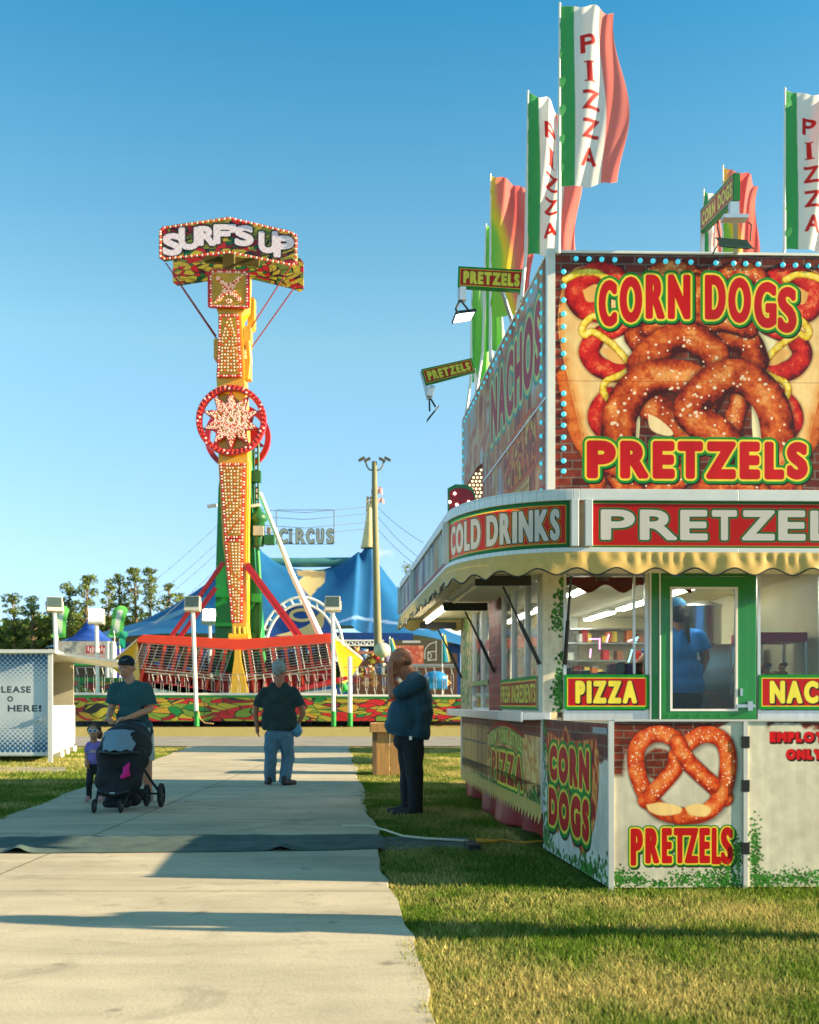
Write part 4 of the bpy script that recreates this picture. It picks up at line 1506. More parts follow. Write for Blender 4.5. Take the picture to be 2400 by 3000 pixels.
ring1 = [(1085, 535), (1000, 510), (940, 450), (895, 350), (882, 250), (905, 185), (960, 152), (1020, 152), (1075, 190)]
ring2 = [(1085, 535), (1180, 525), (1245, 480), (1290, 390), (1305, 270), (1285, 190), (1235, 155), (1180, 155), (1130, 185)]
for L in (ring1, ring2):
    A.stroke([(x + 5, y + 7) for x, y in q5(L)], 30, lin(60, 52, 44), 8, 12, .5)
A.dough(q5(ring1 + [(1100, 260), (1160, 320), (1230, 385), (1290, 450)]), 25, 41, .9, sh)
A.dough(q5([(930, 460), (1000, 385), (1060, 310), (1075, 240)] + ring2[::-1][0:]), 25, 42, .9, sh)
A.dough(q5([(1075, 190), (1110, 260), (1165, 325), (1230, 385)]), 24, 43, .9, sh)
for L in ([(930, 480), (1000, 470), (1085, 490), (1080, 520), (1000, 530), (945, 510)], [(1105, 490), (1170, 475), (1225, 500), (1200, 535), (1130, 525)]):
    A.poly(q5(L), lin(246, 206, 130), 6, 5)
pr = [('P', 858, 590, 915, 765), ('R', 925, 588, 990, 755), ('E', 1000, 588, 1048, 755), ('T', 1055, 588, 1112, 755), ('Z', 1105, 588, 1168, 755), ('E', 1172, 588, 1222, 755), ('L', 1228, 588, 1272, 760), ('S', 1270, 585, 1328, 762)]
A.text([(c_, *q5([(a, b)])[0], *q5([(d, e)])[0]) for c_, a, b, d, e in pr], [(8.5, lin(40, 40, 30), 3, 4), (8, GRN), (4, YEL), (0, RED)], 5.5)
A.leaves([(1815, 2575, 10, 14, 110), (1860, 2578, 20, 11, 130), (1930, 2592, 22, 6, 70), (2000, 2575, 20, 10, 110), (2070, 2578, 25, 12, 170), (2130, 2572, 18, 18, 200), (2160, 2500, 7, 30, 110), (2100, 2596, 60, 4, 110)], 4.6, 5)
A.mesh('pretzel_panel', lambda u, v: np.array(Tp(us0 + .015 + (us1 - us0 - .015) * u, SKW, .02 + 1.062 * v), dtype=object), PRINT, trailer)
A = Art(2190, 2108, 2190 + 377 * (us3 - us2) / (us1 - us0), 2603, 360, 340)
A.stucco(lin(216, 208, 182), 26, 9)
A.bricks(2235, 2108, 2420, 2160, 58, 22, 7, lambda X, Y: np.clip((2130 - Y + (fbm(X, Y, 40, 4) - .5) * 60) / 12, 0, 1) * np.clip((X - 2240) / 10, 0, 1))
for t_, y_, x0_, x1_ in (('EMPLOYEES', 2138, 2253, 2476), ('ONLY', 2190, 2300, 2405)):
    A.line(t_, x0_, y_, x1_, y_ + 32, [(3, lin(40, 10, 10), 3, 3), (0, lin(214, 16, 24))], 3.5, gap=.08)
A.leaves([(2212, 2500, 9, 45, 260), (2230, 2582, 20, 13, 170), (2330, 2578, 55, 14, 420), (2500, 2590, 60, 8, 150)], 4.6, 6)
gate = A.mesh('staff_gate', lambda u, v: np.array(Tp(us2 + (us3 - us2) * u, SKW, .02 + 1.062 * v), dtype=object), PRINT, trailer)
for z in (.27, .67, .95):
    m = MB()
    m.box(Tp((us1 + us2) / 2, SKW - .008, z), (.05, .012, .075))
    m.build('hinge', BLACKM, gate)
A = Art(0, 0, 1.9, 1.06, 320, 330)
A.stucco(lin(206, 200, 184), .06, 15)
A.bricks(0, 0, 1.9, .35, .36, .075, 8, lambda X, Y: np.clip((.24 - Y + (fbm(X, Y, .2, 3) - .5) * .2) / .03, 0, 1))
w, d = A.poly([(.12, .18), (.2, .1), (.6, .14), (.75, .04), (.95, .14), (1.45, .12), (1.62, .14), (1.66, .4), (1.55, .7), (1.35, .88), (1.2, .95), (1.1, .86), (1.0, .92), (.85, .82), (.7, .9), (.6, .8), (.5, .88), (.35, .8), (.2, .6), (.12, .4)], lin(206, 96, 40), 5)
k = np.clip(-d / .01, 0, 1)[..., None]
X, Y = A.X[w], A.Y[w]
n = fbm(X * 2.5, Y, .12, 7)
c = np.stack([np.interp(n, (.25, .42, .5, .6, .75), [q[j] for q in (lin(120, 12, 10), lin(186, 30, 18), lin(214, 100, 36), lin(236, 170, 80), lin(190, 40, 20))]) for j in range(3)], -1)
A.c[w] = A.c[w] * (1 - k) + c * k
A.leaves([(.06, .3, .04, .3, 80), (.1, .95, .1, .06, 80), (1.5, 1.0, .25, .05, 120), (.8, 1.03, .5, .02, 80)], .03, 8)
A.line('CORN', .22, .2, 1.42, .48, [(.055, lin(20, 20, 10), .01, .015), (.05, GRN), (.022, YEL), (0, RED)], .03)
A.line('DOGS', .2, .54, 1.42, .84, [(.055, lin(20, 20, 10), .01, .015), (.05, GRN), (.022, YEL), (0, RED)], .03)
A.mesh('corner_panel', lambda u, v: np.array(Tp(.0 + (us0 - .01) * u, -.01 + (SKW + .01) * u, .02 + 1.05 * v), dtype=object), PRINT_SIDE, trailer)
m = MB()
m.hexa([Tp(.008, 0, .02), Tp(us0, SKW + .008, .02), Tp(us0 + .03, SKW + .03, .02), Tp(.04, 0, .02), Tp(.008, 0, 1.07), Tp(us0, SKW + .008, 1.07), Tp(us0 + .03, SKW + .03, 1.07), Tp(.04, 0, 1.07)])
tbox(m, us0 + .02, us3, SKW + .006, SKW + .04, .02, 1.082)
tbox(m, us3 - .03, us3, SKW + .04, .0, .02, 1.08)
m.build('skirt_wall', M('skirt_board', lin(170, 166, 154), .7), trailer)
m = MB()
tbox(m, us0 - .018, us0 + .016, SKW - .016, SKW + .006, .0, 1.085)
tbox(m, us1 + .002, us2 - .002, SKW - .012, SKW + .004, .0, 1.085)
tbox(m, us0 + .02, us3, SKW - .012, SKW + .045, 1.083, 1.095)
m.build('skirt_trim', M('pale_aluminium'), trailer)
m = MB()
tbox(m, .02, us3, SKW + .05, -.01, 1.0, 1.04)
m.build('deck', M('deck_grey', lin(150, 150, 146), .7), trailer)

# small lit spot sign on the awning roof
m = MB()
c0 = Vector(Tp(-.585, .80, 2.80))
prof = [(x * .62, z * .62) for x, z in [(-.16, 0), (-.16, .50), (-.05, .56), (.10, .55), (.20, .50), (.24, .40), (.24, 0)]]
m.prism([c0 + Vector((x, 0, z)) for x, z in prof], (0, .06, 0), 0)
m.prism([c0 + Vector((x * .9 + .005, -.008, z * .9)) for x, z in prof], (0, .012, 0), 1)
for x, z in ((-.13, .30), (-.03, .26), (.07, .20), (-.12, .12), (.02, .08), (.14, .30), (-.06, .42)):
    m.ball(c0 + Vector((x * .62, -.02, z * .62)), .014, 8, 6, 2)
m.box(c0 + Vector((-.05, .03, -.03)), (.03, .03, .07))
m.box(c0 + Vector((.09, .03, -.03)), (.03, .03, .07))
melon = thing('marquee_sign', 'red marquee sign with white bulbs and green edge on the awning roof', 'sign', tuple(c0))
m.build('board', [GREEN, M('marquee_red', lin(150, 12, 22), .4), M('white_bulb', lin(255, 250, 235), .2, emit=1.2)], melon)

m = MB()
bo = thing('bulb_board', 'board of warm white bulbs leaning behind the small marquee sign', 'sign', Tp(-.3, 1.9, 2.75))
m.prism([P(1368, 1492, 10.7), P(1414, 1492, 10.7), P(1414, 1356, 10.7), P(1398, 1368, 10.7), P(1368, 1420, 10.7)], (0, .05, 0))
m.build('board', M('board_brown', lin(120, 70, 50), .6), bo)
m = MB()
for i in range(4):
    for j in range(11):
        x, y = 1373 + i * 11 + (j % 2) * 4, 1366 + j * 11
        if y > 1424 - (x - 1368) * 1.5 and x < 1412:
            m.ball(P(x, y, 10.66), .013, 8, 6)
m.build('lamp_field', M('warm_bulb', lin(250, 236, 190), .15, var=.3, scale=60, emit=.5), bo, stuff=True)
# ================================================================ SWINGING-BOAT RIDE
Yb, Yp = 57.0, 55.0
GRAF = graffiti_mat('airbrush_panel', .75, 2.3)
GRAF_S = graffiti_mat('airbrush_sign', 1.1, 2.4, [(0, lin(186, 26, 26)), (.36, lin(186, 166, 44)), (.56, lin(110, 120, 36)), (.68, lin(186, 160, 50)), (.86, lin(24, 110, 56)), (.95, lin(60, 20, 14))])
YELM = M('yellow_gloss_paint', lin(222, 168, 34), .35, var=.12, scale=1.5, coat=.2)
YELD = M('yellow_panel', lin(206, 152, 34), .5, var=.15, scale=1.2)
REDM = M('red_gloss_paint', lin(196, 22, 18), .35, var=.12, scale=1.5, coat=.2)
ORGM = M('orange_red_paint', lin(226, 62, 22), .4, var=.12, scale=1.5)
TWR = M('tower_green_paint', lin(22, 142, 50), .42, var=.16, scale=.7, coat=.15)
PINKB = M('pink_bulb', lin(238, 200, 182), .2, var=.2, scale=3, emit=.12)
REDB = M('red_cap_bulb', lin(226, 66, 40), .25, var=.25, scale=3, emit=.06)
SILV = M('galvanised_steel', (.36, .36, .34), .45, .6, var=.2, scale=2)
WPOLE = M('white_pole_paint', lin(236, 232, 220), .45, var=.06, scale=1)

ride = thing('swing_ride', 'tall yellow and green pendulum boat ride with a SURF\'S UP sign on top', 'fairground ride', P(690, 2130, Yb))
def bulbs(name, pts, Y, r, parent, cols=(PINKB, REDB), pick=None):
    """the lamp pattern screwed to one panel (hundreds of tiny lamps)"""
    m = MB()
    for i, (x, y) in enumerate(pts):
        q = P(x, y, Y)
        z = P(x, y + 1.6, Y - .03)
        m.ball(q, (r, r * .9, r), 6, 4, (pick(i) if pick else 0))
    return m.build(name, list(cols), parent, stuff=True)
def along(pts, step, close=True):
    p = list(pts) + ([pts[0]] if close else [])
    out = []
    for a, b in zip(p[:-1], p[1:]):
        d = math.hypot(b[0] - a[0], b[1] - a[1])
        k = max(1, round(d / step))
        out += [(a[0] + (b[0] - a[0]) * t / k, a[1] + (b[1] - a[1]) * t / k) for t in range(k)]
    return out
def inset(pts, k):
    cx, cy = sum(p[0] for p in pts) / len(pts), sum(p[1] for p in pts) / len(pts)
    return [(x - k * (1 if x > cx else -1), y - k * (1 if y > cy else -1)) for x, y in pts]

# arm
m = MB()
rows = [(1880, 690, 722), (1822, 680, 722), (1580, 652, 722), (1350, 640, 726), (1225, 642, 722), (1105, 634, 716), (1000, 640, 712), (922, 640, 707), (895, 632, 724), (800, 628, 728)]
for (y0, a0, b0), (y1, a1, b1) in zip(rows[:-1], rows[1:]):
    p = [P(a0, y0, 57.3), P(b0, y0, 57.3), None, None, P(a1, y1, 57.3), P(b1, y1, 57.3), None, None]
    p[2], p[3], p[6], p[7] = [tuple(Vector(p[k]) + Vector((0, 1.25, 0))) for k in (1, 0, 5, 4)]
    m.hexa(p)
for (x, y) in ((640, 1028), (726, 1085), (728, 990)):
    m.box(P(x, y, 57.9), (.35, .8, 1.0))
m.tube([P(728, 1000, 57.6), P(732, 1060, 57.6), P(726, 1110, 57.6)], .14, 8)
m.tube([P(730, 1350, 57.6), P(728, 1600, 57.6), P(726, 1700, 57.6)], .05, 6)
arm = m.build('arm', YELM, ride)
for nm, pts, rb in (('light_panel', [(644, 1357), (719, 1357), (713, 1577), (658, 1577)], 1), ('light_panel', [(658, 1580), (713, 1580), (711, 1824), (678, 1824)], 1), ('light_panel', [(642, 921), (699, 921), (709, 1104), (636, 1104)], 1), ('light_panel', [(620, 792), (720, 794), (727, 800), (727, 902), (615, 900), (614, 798)], 2)):
    m = MB()
    m.plate(pts, 57.12, .16, 0)
    m.plate(inset(pts, 7), 57.105, .02, 1)
    lp = m.build(nm, [REDM if rb == 1 else M('pale_trim', lin(214, 200, 190), .5), YELD], arm)
    if rb == 2:
        m = MB()
        for a, b in zip(pts, pts[1:] + pts[:1]):
            m.bar(P(*a, 57.1), P(*b, 57.1), .2, .05)
        m.build('red_border', REDM, lp)
    ed = along(inset(pts, 3.2), 8.6)
    bulbs('lamp_border', ed, 57.06, .05, lp, pick=lambda i: 1 if i % 3 == 1 else 0)
    q = []
    y0, y1 = min(p[1] for p in pts) + 14, max(p[1] for p in pts) - 10
    if rb == 1:
        k = 0
        y = y0
        while y < y1:
            f = (y - y0) / (y1 - y0)
            xa = pts[0][0] + (pts[3][0] - pts[0][0]) * f + 12
            xb = pts[1][0] + (pts[2][0] - pts[1][0]) * f - 12
            if pts[0][1] == 921 and f < .3:
                c = (xa + xb) / 2
                xa, xb = c - 4 - 40 * f, c + 4 + 40 * f
                xa, xb = max(xa, 648), min(xb, 700)
            n = max(1, round((xb - xa) / 9.2))
            q += [(xa + (xb - xa) * (t + .5 * (k % 2) * 0) / max(n, 1), y) for t in range(n + 1)]
            y += 9.4
            k += 1
    else:
        for i in range(-7, 8):
            for j in range(-7, 8):
                a, b = abs(i) / 7, abs(j) / 7
                if abs(a - b) < .33 * (1.1 - max(a, b)) + .08:
                    q.append((670 + i * 5.6, 846 + j * 5.6))
        q += [(670 + 8 * math.cos(t), 882 + 5 * math.sin(t)) for t in np.arange(0, 6, .9)]
    bulbs('lamp_field', q, 57.06, .046, lp, pick=lambda i: 1 if i % 4 == 0 else 0)
m = MB()
m.plate([(724, 866), (745, 872), (745, 955), (740, 962), (726, 950)], 58.8, .7)
m.plate([(726, 940), (738, 962), (728, 985), (722, 985)], 58.5, .6)
m.build('motor_box', YELD, ride)

# signs on top, one facing each way
sg = [(466, 674), (479, 663), (670, 635), (858, 678), (871, 693), (871, 774), (858, 782), (835, 772), (672, 733), (479, 763), (466, 754)]
for k, Ys in enumerate((56.6, 59.9)):
    m = MB()
    if k == 0:
        m.plate(sg, Ys, .18)
    else:
        m.prism([(P(x, y, 56.6)[0], Ys, P(x, y, 56.6)[2]) for x, y in sg], (0, .18, 0))
    board = m.build('sign_board', GRAF_S, ride)
    if k == 0:
        lt = [('S', 479, 687, 531, 745), ('U', 526, 669, 584, 728), ('R', 582, 666, 630, 716), ('F', 628, 661, 673, 711), ("'", 673, 661, 690, 682), ('S', 690, 664, 741, 717), ('U', 760, 681, 812, 738), ('P', 804, 694, 860, 750)]
        A = Art(470, 640, 868, 770, 620, 230, (0, 0, 0))
        A.c[:] = -1
        lt = [(ch, 668 + (x0 - 668) * 1.0 - 2.5, y0 - 4, 668 + (x1 - 668) * 1.0 + 2.5, y1 + (4 if ch != "'" else 0)) for ch, x0, y0, x1, y1 in lt]
        A.text(lt, [(4.5, (.012, .008, .01)), (0, lin(236, 222, 226))], 4.8)
        keep = (A.c[..., 0] >= 0)
        for jx in range(60):
            for jy in range(22):
                x, y = 472 + jx * 6.8 + (jy % 2) * 3.4, 644 + jy * 6
                w = A.win(x - 3, y - 3, x + 3, y + 3)
                dd = np.hypot(A.X[w] - x, A.Y[w] - y)
                a = np.where((A.c[w][..., 0] > .3), np.clip(1 - dd / 2.4, 0, 1), 0)
                A.put(w, a, lin(240, 110, 100) if (jx + jy) % 3 else lin(250, 240, 240))
        X = np.array([P(x, 0, 56.55)[0] for x in A.X[0]])
        Z = np.array([P(0, y, 56.55)[2] for y in A.Y[:, 0]])
        V = np.stack([np.broadcast_to(X[None, :], A.X.shape), np.full(A.X.shape, 56.55), np.broadcast_to(Z[:, None], A.X.shape)], -1).reshape(-1, 3)
        i = (np.arange(A.ny - 1)[:, None] * A.nx + np.arange(A.nx - 1)[None, :])
        ok = (keep[:-1, :-1] & keep[1:, :-1] & keep[1:, 1:] & keep[:-1, 1:]).ravel()
        i = i.ravel()[ok]
        quick('sign_lettering', V, np.stack([i, i + A.nx, i + A.nx + 1, i + 1], 1), MC('sign_letter_print', .4), board, np.clip(A.c, 0, 1).reshape(-1, 3))
        bulbs('lamp_border', along(inset(sg[:6], 4) + [(855, 776), (672, 739), (482, 758), (470, 750)], 8), 56.52, .062, board, pick=lambda i: 1 if i % 2 else 0)
m = MB()
for a, b in (((486, 770), (634, 985)), ((505, 800), (640, 1000)), ((852, 780), (716, 990)), ((866, 838), (722, 1040))):
    m.tube([P(*a, 57), P(*b, 57.9)], .035, 6)
m.build('stay_rod', M('dull_red', lin(150, 50, 50), .5), ride)
m = MB()
for x in (560, 780):
    m.bar(P(x, 740, 56.8), P(x, 740, 60), .12)
m.bar(P(600, 760, 58.2), P(760, 770, 58.2), .3)
m.bar(P(672, 800, 58), P(672, 745, 58), .6)
m.build('sign_frame', M('frame_olive', lin(90, 84, 40), .6), ride)

# star wheels
def wheel(Yc, cx, cz, r, name, lit):
    m = MB()
    n = 48
    for k in range(n):
        a0, a1 = 2 * math.pi * k / n, 2 * math.pi * (k + 1) / n
        q = [(cx + rr * math.cos(a), Yc, cz + rr * math.sin(a)) for rr, a in ((r * .84, a0), (r, a0), (r, a1), (r * .84, a1))]
        m.prism(q, (0, .3, 0), 0)
    star = [(cx + (r * .87 if i % 2 == 0 else r * .50) * math.sin(math.pi * i / 10), Yc + .05, cz + (r * .87 if i % 2 == 0 else r * .50) * math.cos(math.pi * i / 10)) for i in range(20)]
    m.prism(star, (0, .15, 0), 0)
    if lit:
        m.prism([(cx + (x - cx) * .86, Yc + .03, cz + (z - cz) * .86) for x, _, z in star], (0, .03, 0), 1)
    wo_ = m.build(name, [REDM, YELD], ride)
    if lit:
        m = MB()
        for k in range(44):
            a = 2 * math.pi * k / 44
            for rr in (r * .89, r * .955):
                m.ball((cx + rr * math.cos(a + rr), Yc - .03, cz + rr * math.sin(a + rr)), .06, 6, 4, 1 if k % 5 else 0)
        for k in range(20):
            for t in np.arange(.08, 1, .075):
                a, b = star[k], star[(k + 1) % 20]
                for s_ in (.86, .72, .58, .44, .3, .16):
                    x, z = a[0] + (b[0] - a[0]) * t, a[2] + (b[2] - a[2]) * t
                    if RD.random() < .55 * s_ + .15:
                        m.ball((cx + (x - cx) * s_, Yc - .01, cz + (z - cz) * s_), .042, 6, 4, 1 if RD.random() < .2 else 0)
        m.build('star_lamps', [PINKB, REDB], wo_, stuff=True)
c = P(677, 1230, 56.9)
wheel(56.9, c[0], c[2], 103 / F * 56.9, 'star_wheel', True)
wheel(60.6, c[0] - .25, c[2], 103 / F * 56.9, 'star_wheel', False)

# supporting tower behind the arm
m = MB()
tw = [(2045, 622, 772), (1870, 630, 766), (1650, 633, 748), (1430, 640, 736), (1300, 655, 728)]
for (y0, a0, b0), (y1, a1, b1) in zip(tw[:-1], tw[1:]):
    p = [P(a0, y0, 59.4), P(b0, y0, 59.4), None, None, P(a1, y1, 59.4), P(b1, y1, 59.4), None, None]
    p[2], p[3], p[6], p[7] = [tuple(Vector(p[k]) + Vector((0, 1.6, 0))) for k in (1, 0, 5, 4)]
    m.hexa(p)
for y, a, b in ((1745, 632, 672), (1830, 632, 690), (1752, 718, 752)):
    m.bar(P(a, y, 59.2), P(b, y, 59.2), .28, .2)
m.bar(P(752, 1740, 59.2), P(752, 1765, 59.2), .5)
m.bar(P(720, 1795, 59.2), P(748, 1762, 59.2), .22)
m.bar(P(722, 1845, 59.2), P(750, 1868, 59.2), .25)
m.tube([P(760, 1980, 59.3), P(764, 1760, 59.3), P(742, 1400, 59.3)], .12, 8)
tower = m.build('tower', TWR, ride)
m = MB()
for x in (744, 757):
    m.tube([P(x, 1300, 59.2), P(x + 1, 1490, 59.2)], .07, 6)
for y in range(1310, 1490, 17):
    m.tube([P(744, y, 59.2), P(757, y, 59.2)], .05, 6)
m.bar(P(735, 1397, 59.2), P(765, 1397, 59.2), .4, .6)
m.build('ladder', M('dark_green_paint', lin(26, 96, 48), .45, var=.15), ride)
m = MB()
c = P(758, 1600, 59)
m.lathe([(.28, 0), (.34, .5), (.34, 1.3), (.5, 1.4), (.42, 1.7), (.18, 1.9), (.1, 2.2)], c, 12)
m.box(P(758, 1555, 58.6), (.55, .25, .5), mi=1)
m.box(P(790, 1582, 59), (.55, .5, .5))
m.box(P(788, 1555, 59), (.2, .3, .35), mi=2)
m.tube([P(742, 1605, 59), P(765, 1595, 59), P(770, 1580, 59)], .05, 6, 2)
m.build('control_box', [M('dark_green_paint'), M('grey_box', lin(160, 166, 160), .5), M('dull_steel', lin(120, 116, 100), .5)], ride)
for x in (622, 748):
    m = MB()
    m.box(P(x, 1482, 58.9), (.5, .3, .14), Matrix.Rotation(rad(-8), 3, 'Y'))
    m.build('flood_lamp', WPOLE, ride)

# hanger struts
m = MB()
for a, b in (((655, 1648), (503, 1864)), ((632, 1722), (528, 1866)), ((724, 1650), (882, 1862)), ((720, 1660), (868, 1862))):
    m.bar(P(*a, 57.2), P(*b, 57.4), .2)
m.build('hanger_strut', M('crimson_paint', lin(176, 22, 28), .4, var=.1, scale=1), ride)
m = MB()
m.tube([P(762, 1445, 60.5), P(855, 1680, 59.2), P(940, 1868, 58.4)], [.11, .15, .19], 10, 0)
m.tube([P(940, 1868, 58.4), P(975, 1950, 58.2), P(1012, 2025, 58)], [.19, .22, .26], 10, 1)
m.build('brace_pole', [WPOLE, TWR], ride)

# boat
boat = MB()
roof = [(404, 1868), (418, 1859), (700, 1873), (965, 1855), (977, 1863), (970, 1884), (720, 1904), (700, 1908), (680, 1904), (400, 1882)]
boat.plate(roof, 56.2, 2.4)
boat.build('boat_roof', ORGM, ride, bevel=.03)
m = MB()
hull = [(440, 1995), (585, 2013), (700, 2037), (870, 2011), (1014, 1980), (1022, 1988), (995, 2000), (870, 2028), (760, 2046), (700, 2060), (640, 2049), (500, 2026), (440, 2016)]
m.plate(hull, 56.2, 2.4)
m.plate([(440, 1962), (690, 1990), (712, 1990), (985, 1950), (1000, 1982), (870, 2012), (700, 2036), (585, 2012), (440, 1994)], 58.45, .12)
m.build('hull', REDM, ride, bevel=.03)
m = MB()
m.plate([(688, 1904), (703, 1904), (706, 1935), (729, 2036), (700, 2043), (671, 2035), (686, 1935)], 55.95, .3)
m.plate([(682, 1826), (722, 1826), (728, 1876), (676, 1876)], 57.0, 1.2)
m.tube([P(672, 1872, 56.9), P(730, 1872, 56.9)], .3, 10)
for x in (686, 700, 714):
    m.tube([P(x, 1838, 57.0), P(x + 2, 1866, 56.8)], .1, 8)
m.build('centre_post', YELM, ride)
# bow and stern
def bow(nm, E, T, top):
    # E: edge at the boat end (top, bottom), T: prow (top, bottom) on the centre line
    e = [P(*p, 56.25) for p in E]
    fr = [(p[0], 58.55, p[2]) for p in e]
    t_ = [P(*p, 57.4) for p in T]
    m = MB()
    m.add(e + fr + t_, [(0, 1, 5, 4), (2, 4, 5, 3), (0, 4, 2), (1, 3, 5), (0, 2, 3, 1)])
    mid = [Vector(e[0]), Vector(t_[0]), Vector(fr[0])]
    m.prism([p + Vector((0, 0, .05)) for p in mid], (0, 0, .12), 1)
    m.build(nm, [YELM, M('bow_deck_pale', lin(236, 196, 150), .5)], ride)
bow('bow', [(978, 1868), (1004, 2002)], [(1062, 1936), (1020, 1996)], 0)
bow('stern', [(402, 1880), (412, 2004)], [(322, 1950), (372, 1996)], 0)
def roof_low(x): return 1884 + (x - 400) / 300 * 22 if x < 700 else 1906 - (x - 700) / 270 * 23
def rail_y(x): return 1960 + (x - 430) / 270 * 27 if x < 700 else 1987 - (x - 700) / 285 * 40
def hull_y(x): return 1996 + (x - 440) / 260 * 41 if x < 700 else 2037 - (x - 700) / 310 * 56
def slant(x): return -27 if x < 690 else 13
m = MB()
for i, x in enumerate([418, 440, 465, 515, 540, 585, 610, 655, 680]):
    m.tube([P(x, roof_low(x), 56.15), P(x + slant(x), rail_y(x + slant(x)), 56.15)], .026, 5)
for i, x in enumerate([711, 737, 790, 806, 862, 880, 930, 955]):
    m.tube([P(x, roof_low(x), 56.15), P(x + slant(x), rail_y(x + slant(x)), 56.15)], .026, 5)
for seg in ((425, 682), (712, 968)):
    for k in range(10):
        f = k / 9
        L = []
        for t in range(8):
            x = seg[0] + (seg[1] - seg[0]) * t / 7
            s_ = slant(x) * f
            L.append(P(x + s_, roof_low(x) + (rail_y(x + s_) - roof_low(x)) * f, 56.12))
        m.tube(L, .017, 5)
m.build('front_cage', SILV, ride)
m = MB()
for x in (440, 487, 523, 558, 594, 630, 664):
    m.bar(P(x, roof_low(x) - 8, 56.3), P(x - 28, hull_y(x - 28) + 4, 56.3), .15)
for x in (728, 763, 798, 834, 870, 904, 958):
    m.bar(P(x, roof_low(x) - 8, 56.3), P(x + 20, hull_y(x + 20) + 4, 56.3), .14)
m.build('roof_post', ORGM, ride)
m = MB()
for seg in ((425, 690), (712, 985)):
    for dy in (0, 9):
        m.tube([P(x, rail_y(x) + dy, 56.1) for x in np.linspace(seg[0], seg[1], 10)], .04, 6)
for x in range(432, 1000, 26):
    if abs(x - 700) > 28:
        s_ = -1 if x < 700 else 1
        m.tube([P(x, rail_y(x), 56.1), P(x + 5, rail_y(x) + 18, 56.1), P(x + 5, hull_y(x), 56.1)], .016, 5)
m.build('hand_rail', M('pale_rail', lin(150, 142, 126), .45), ride)
for i, (x, dy) in enumerate(((440, -6), (478, 0), (520, 2), (548, 4), (590, 2), (660, 0), (738, 0), (800, -2), (862, 0), (900, -4), (948, -8))):
    m = MB()
    y = rail_y(x) + 14 + dy
    m.ball(P(x, y, 57.2), (.50, .4, .52), 12, 8)
    m.box(P(x, y + 16, 57.2), (.95, .8, .55))
    m.build('seat_back', M('red_moulded_seat', lin(190, 16, 22), .35, var=.12, scale=2), ride)
for i in range(30):
    x = 440 + i * 18
    if 672 < x < 735:
        continue
    m = MB()
    y = (roof_low(x) + rail_y(x)) / 2 + RD.uniform(-14, 20)
    m.tube([P(x, y - 24, 57.7), P(x + 4, y - 8, 57.5), P(x + 2, y + 16, 57.4)], .11, 6, 0)
    m.box(P(x + 3, y + 14, 57.6), (.3, .3, RD.uniform(.3, .8)), None, 1 if i % 4 == 1 else 0)
    m.build('restraint', [M('black_padding', (.02, .022, .02), .6), M('pale_padding', lin(226, 206, 120), .6)], ride)
for x, y, w in ((560, 1910, 1.1), (520, 1902, .6), (462, 1900, .5), (555, 1940, .5), (575, 1930, .4)):
    m = MB()
    m.box(P(x, y, 58.2), (w, .25, w * .8))
    m.build('far_seat', M('yellow_seat', lin(240, 204, 100), .5), ride)

# platform, steps and front boards
m = MB()
m.plate([(215, 2037), (985, 2037), (985, 2044), (215, 2044)], Yp, 9.5, 0)
m.plate([(985, 2040), (1500, 2042), (1500, 2048), (985, 2046)], Yp, 9.5, 0)
m.plate([(215, 2029), (985, 2031), (985, 2037), (215, 2036)], Yp - .03, .15, 1)
m.plate([(985, 2034), (1500, 2036), (1500, 2042), (985, 2040)], Yp - .03, .15, 1)
m.build('deck', [TWR, WPOLE], ride)
for a, b in ((215, 598), (600, 983), (986, 1240), (1242, 1500)):
    m = MB()
    m.plate([(a, 2039), (b, 2041), (b, 2113), (a, 2112)], Yp + .02, .1)
    m.build('front_board', GRAF, ride)
m = MB()
m.plate([(215, 1995), (392, 1995), (392, 2029), (215, 2029)], Yp + 6, .1, 0)
m.plate([(215, 1985), (392, 1985), (392, 1996), (215, 1996)], Yp + 5.98, .15, 1)
m.build('rear_board', [GRAF, TWR], ride)
m = MB()
m.prism([P(445, 2000, 56.2), P(690, 2033, 56.2), P(445, 2033, 56.2)], (0, 2, 0))
m.prism([P(862, 2030, 56.2), P(980, 2018, 56.2), P(980, 2060, 55.8), P(862, 2060, 55.8)], (0, 2, 0))
m.build('entry_ramp', M('ribbed_aluminium', lin(172, 172, 166), .5, .3, var=.1, scale=8, stretch=(1, 1, 12)), ride)
m = MB()
for x in range(240, 1490, 95):
    m.box(P(x, 2119, Yp + 2.5), (.3, .3, .3))
m.plate([(215, 2113), (1500, 2115), (1500, 2128), (215, 2126)], Yp + 3.5, 5)
m.build('chassis', BLACKM, ride)
# queue fence of bowed pickets along the platform edge
def fence(x0, x1, name):
    m = MB()
    step = 25
    for x in np.arange(x0, x1, step):
        yt, yb = 1958 + RD.uniform(-1, 1), 2034
        if 430 < x < 985:
            yt, yb = 1978 + 0 * x, 2052
        m.tube([P(x, yb, Yp + .1), P(x + 3.5, yb - 22, Yp + .1), P(x + 3.5, yt + 22, Yp + .1), P(x, yt, Yp + .1), P(x - 3.5, yt + 22, Yp + .1), P(x - 3.5, yb - 22, Yp + .1), P(x, yb, Yp + .1)], .011, 5, 0)
        for a, b in (((x - 4, yt - 2), (x + 1, yt + 17)), ((x - 4, yb - 17), (x + 1, yb + 1))):
            m.bar(P(*a, Yp + .05), P(*b, Yp + .05), .032, .025, 1)
    for y in ((1955, 2036) if not 430 < x0 < 985 else (1976,)):
        m.tube([P(x0 - 5, y, Yp + .12), P(x1, y, Yp + .12)], .022, 6, 0)
    return m.build(name, [SILV, WPOLE], ride)
fence(228, 395, 'queue_fence')
fence(450, 985, 'queue_fence')
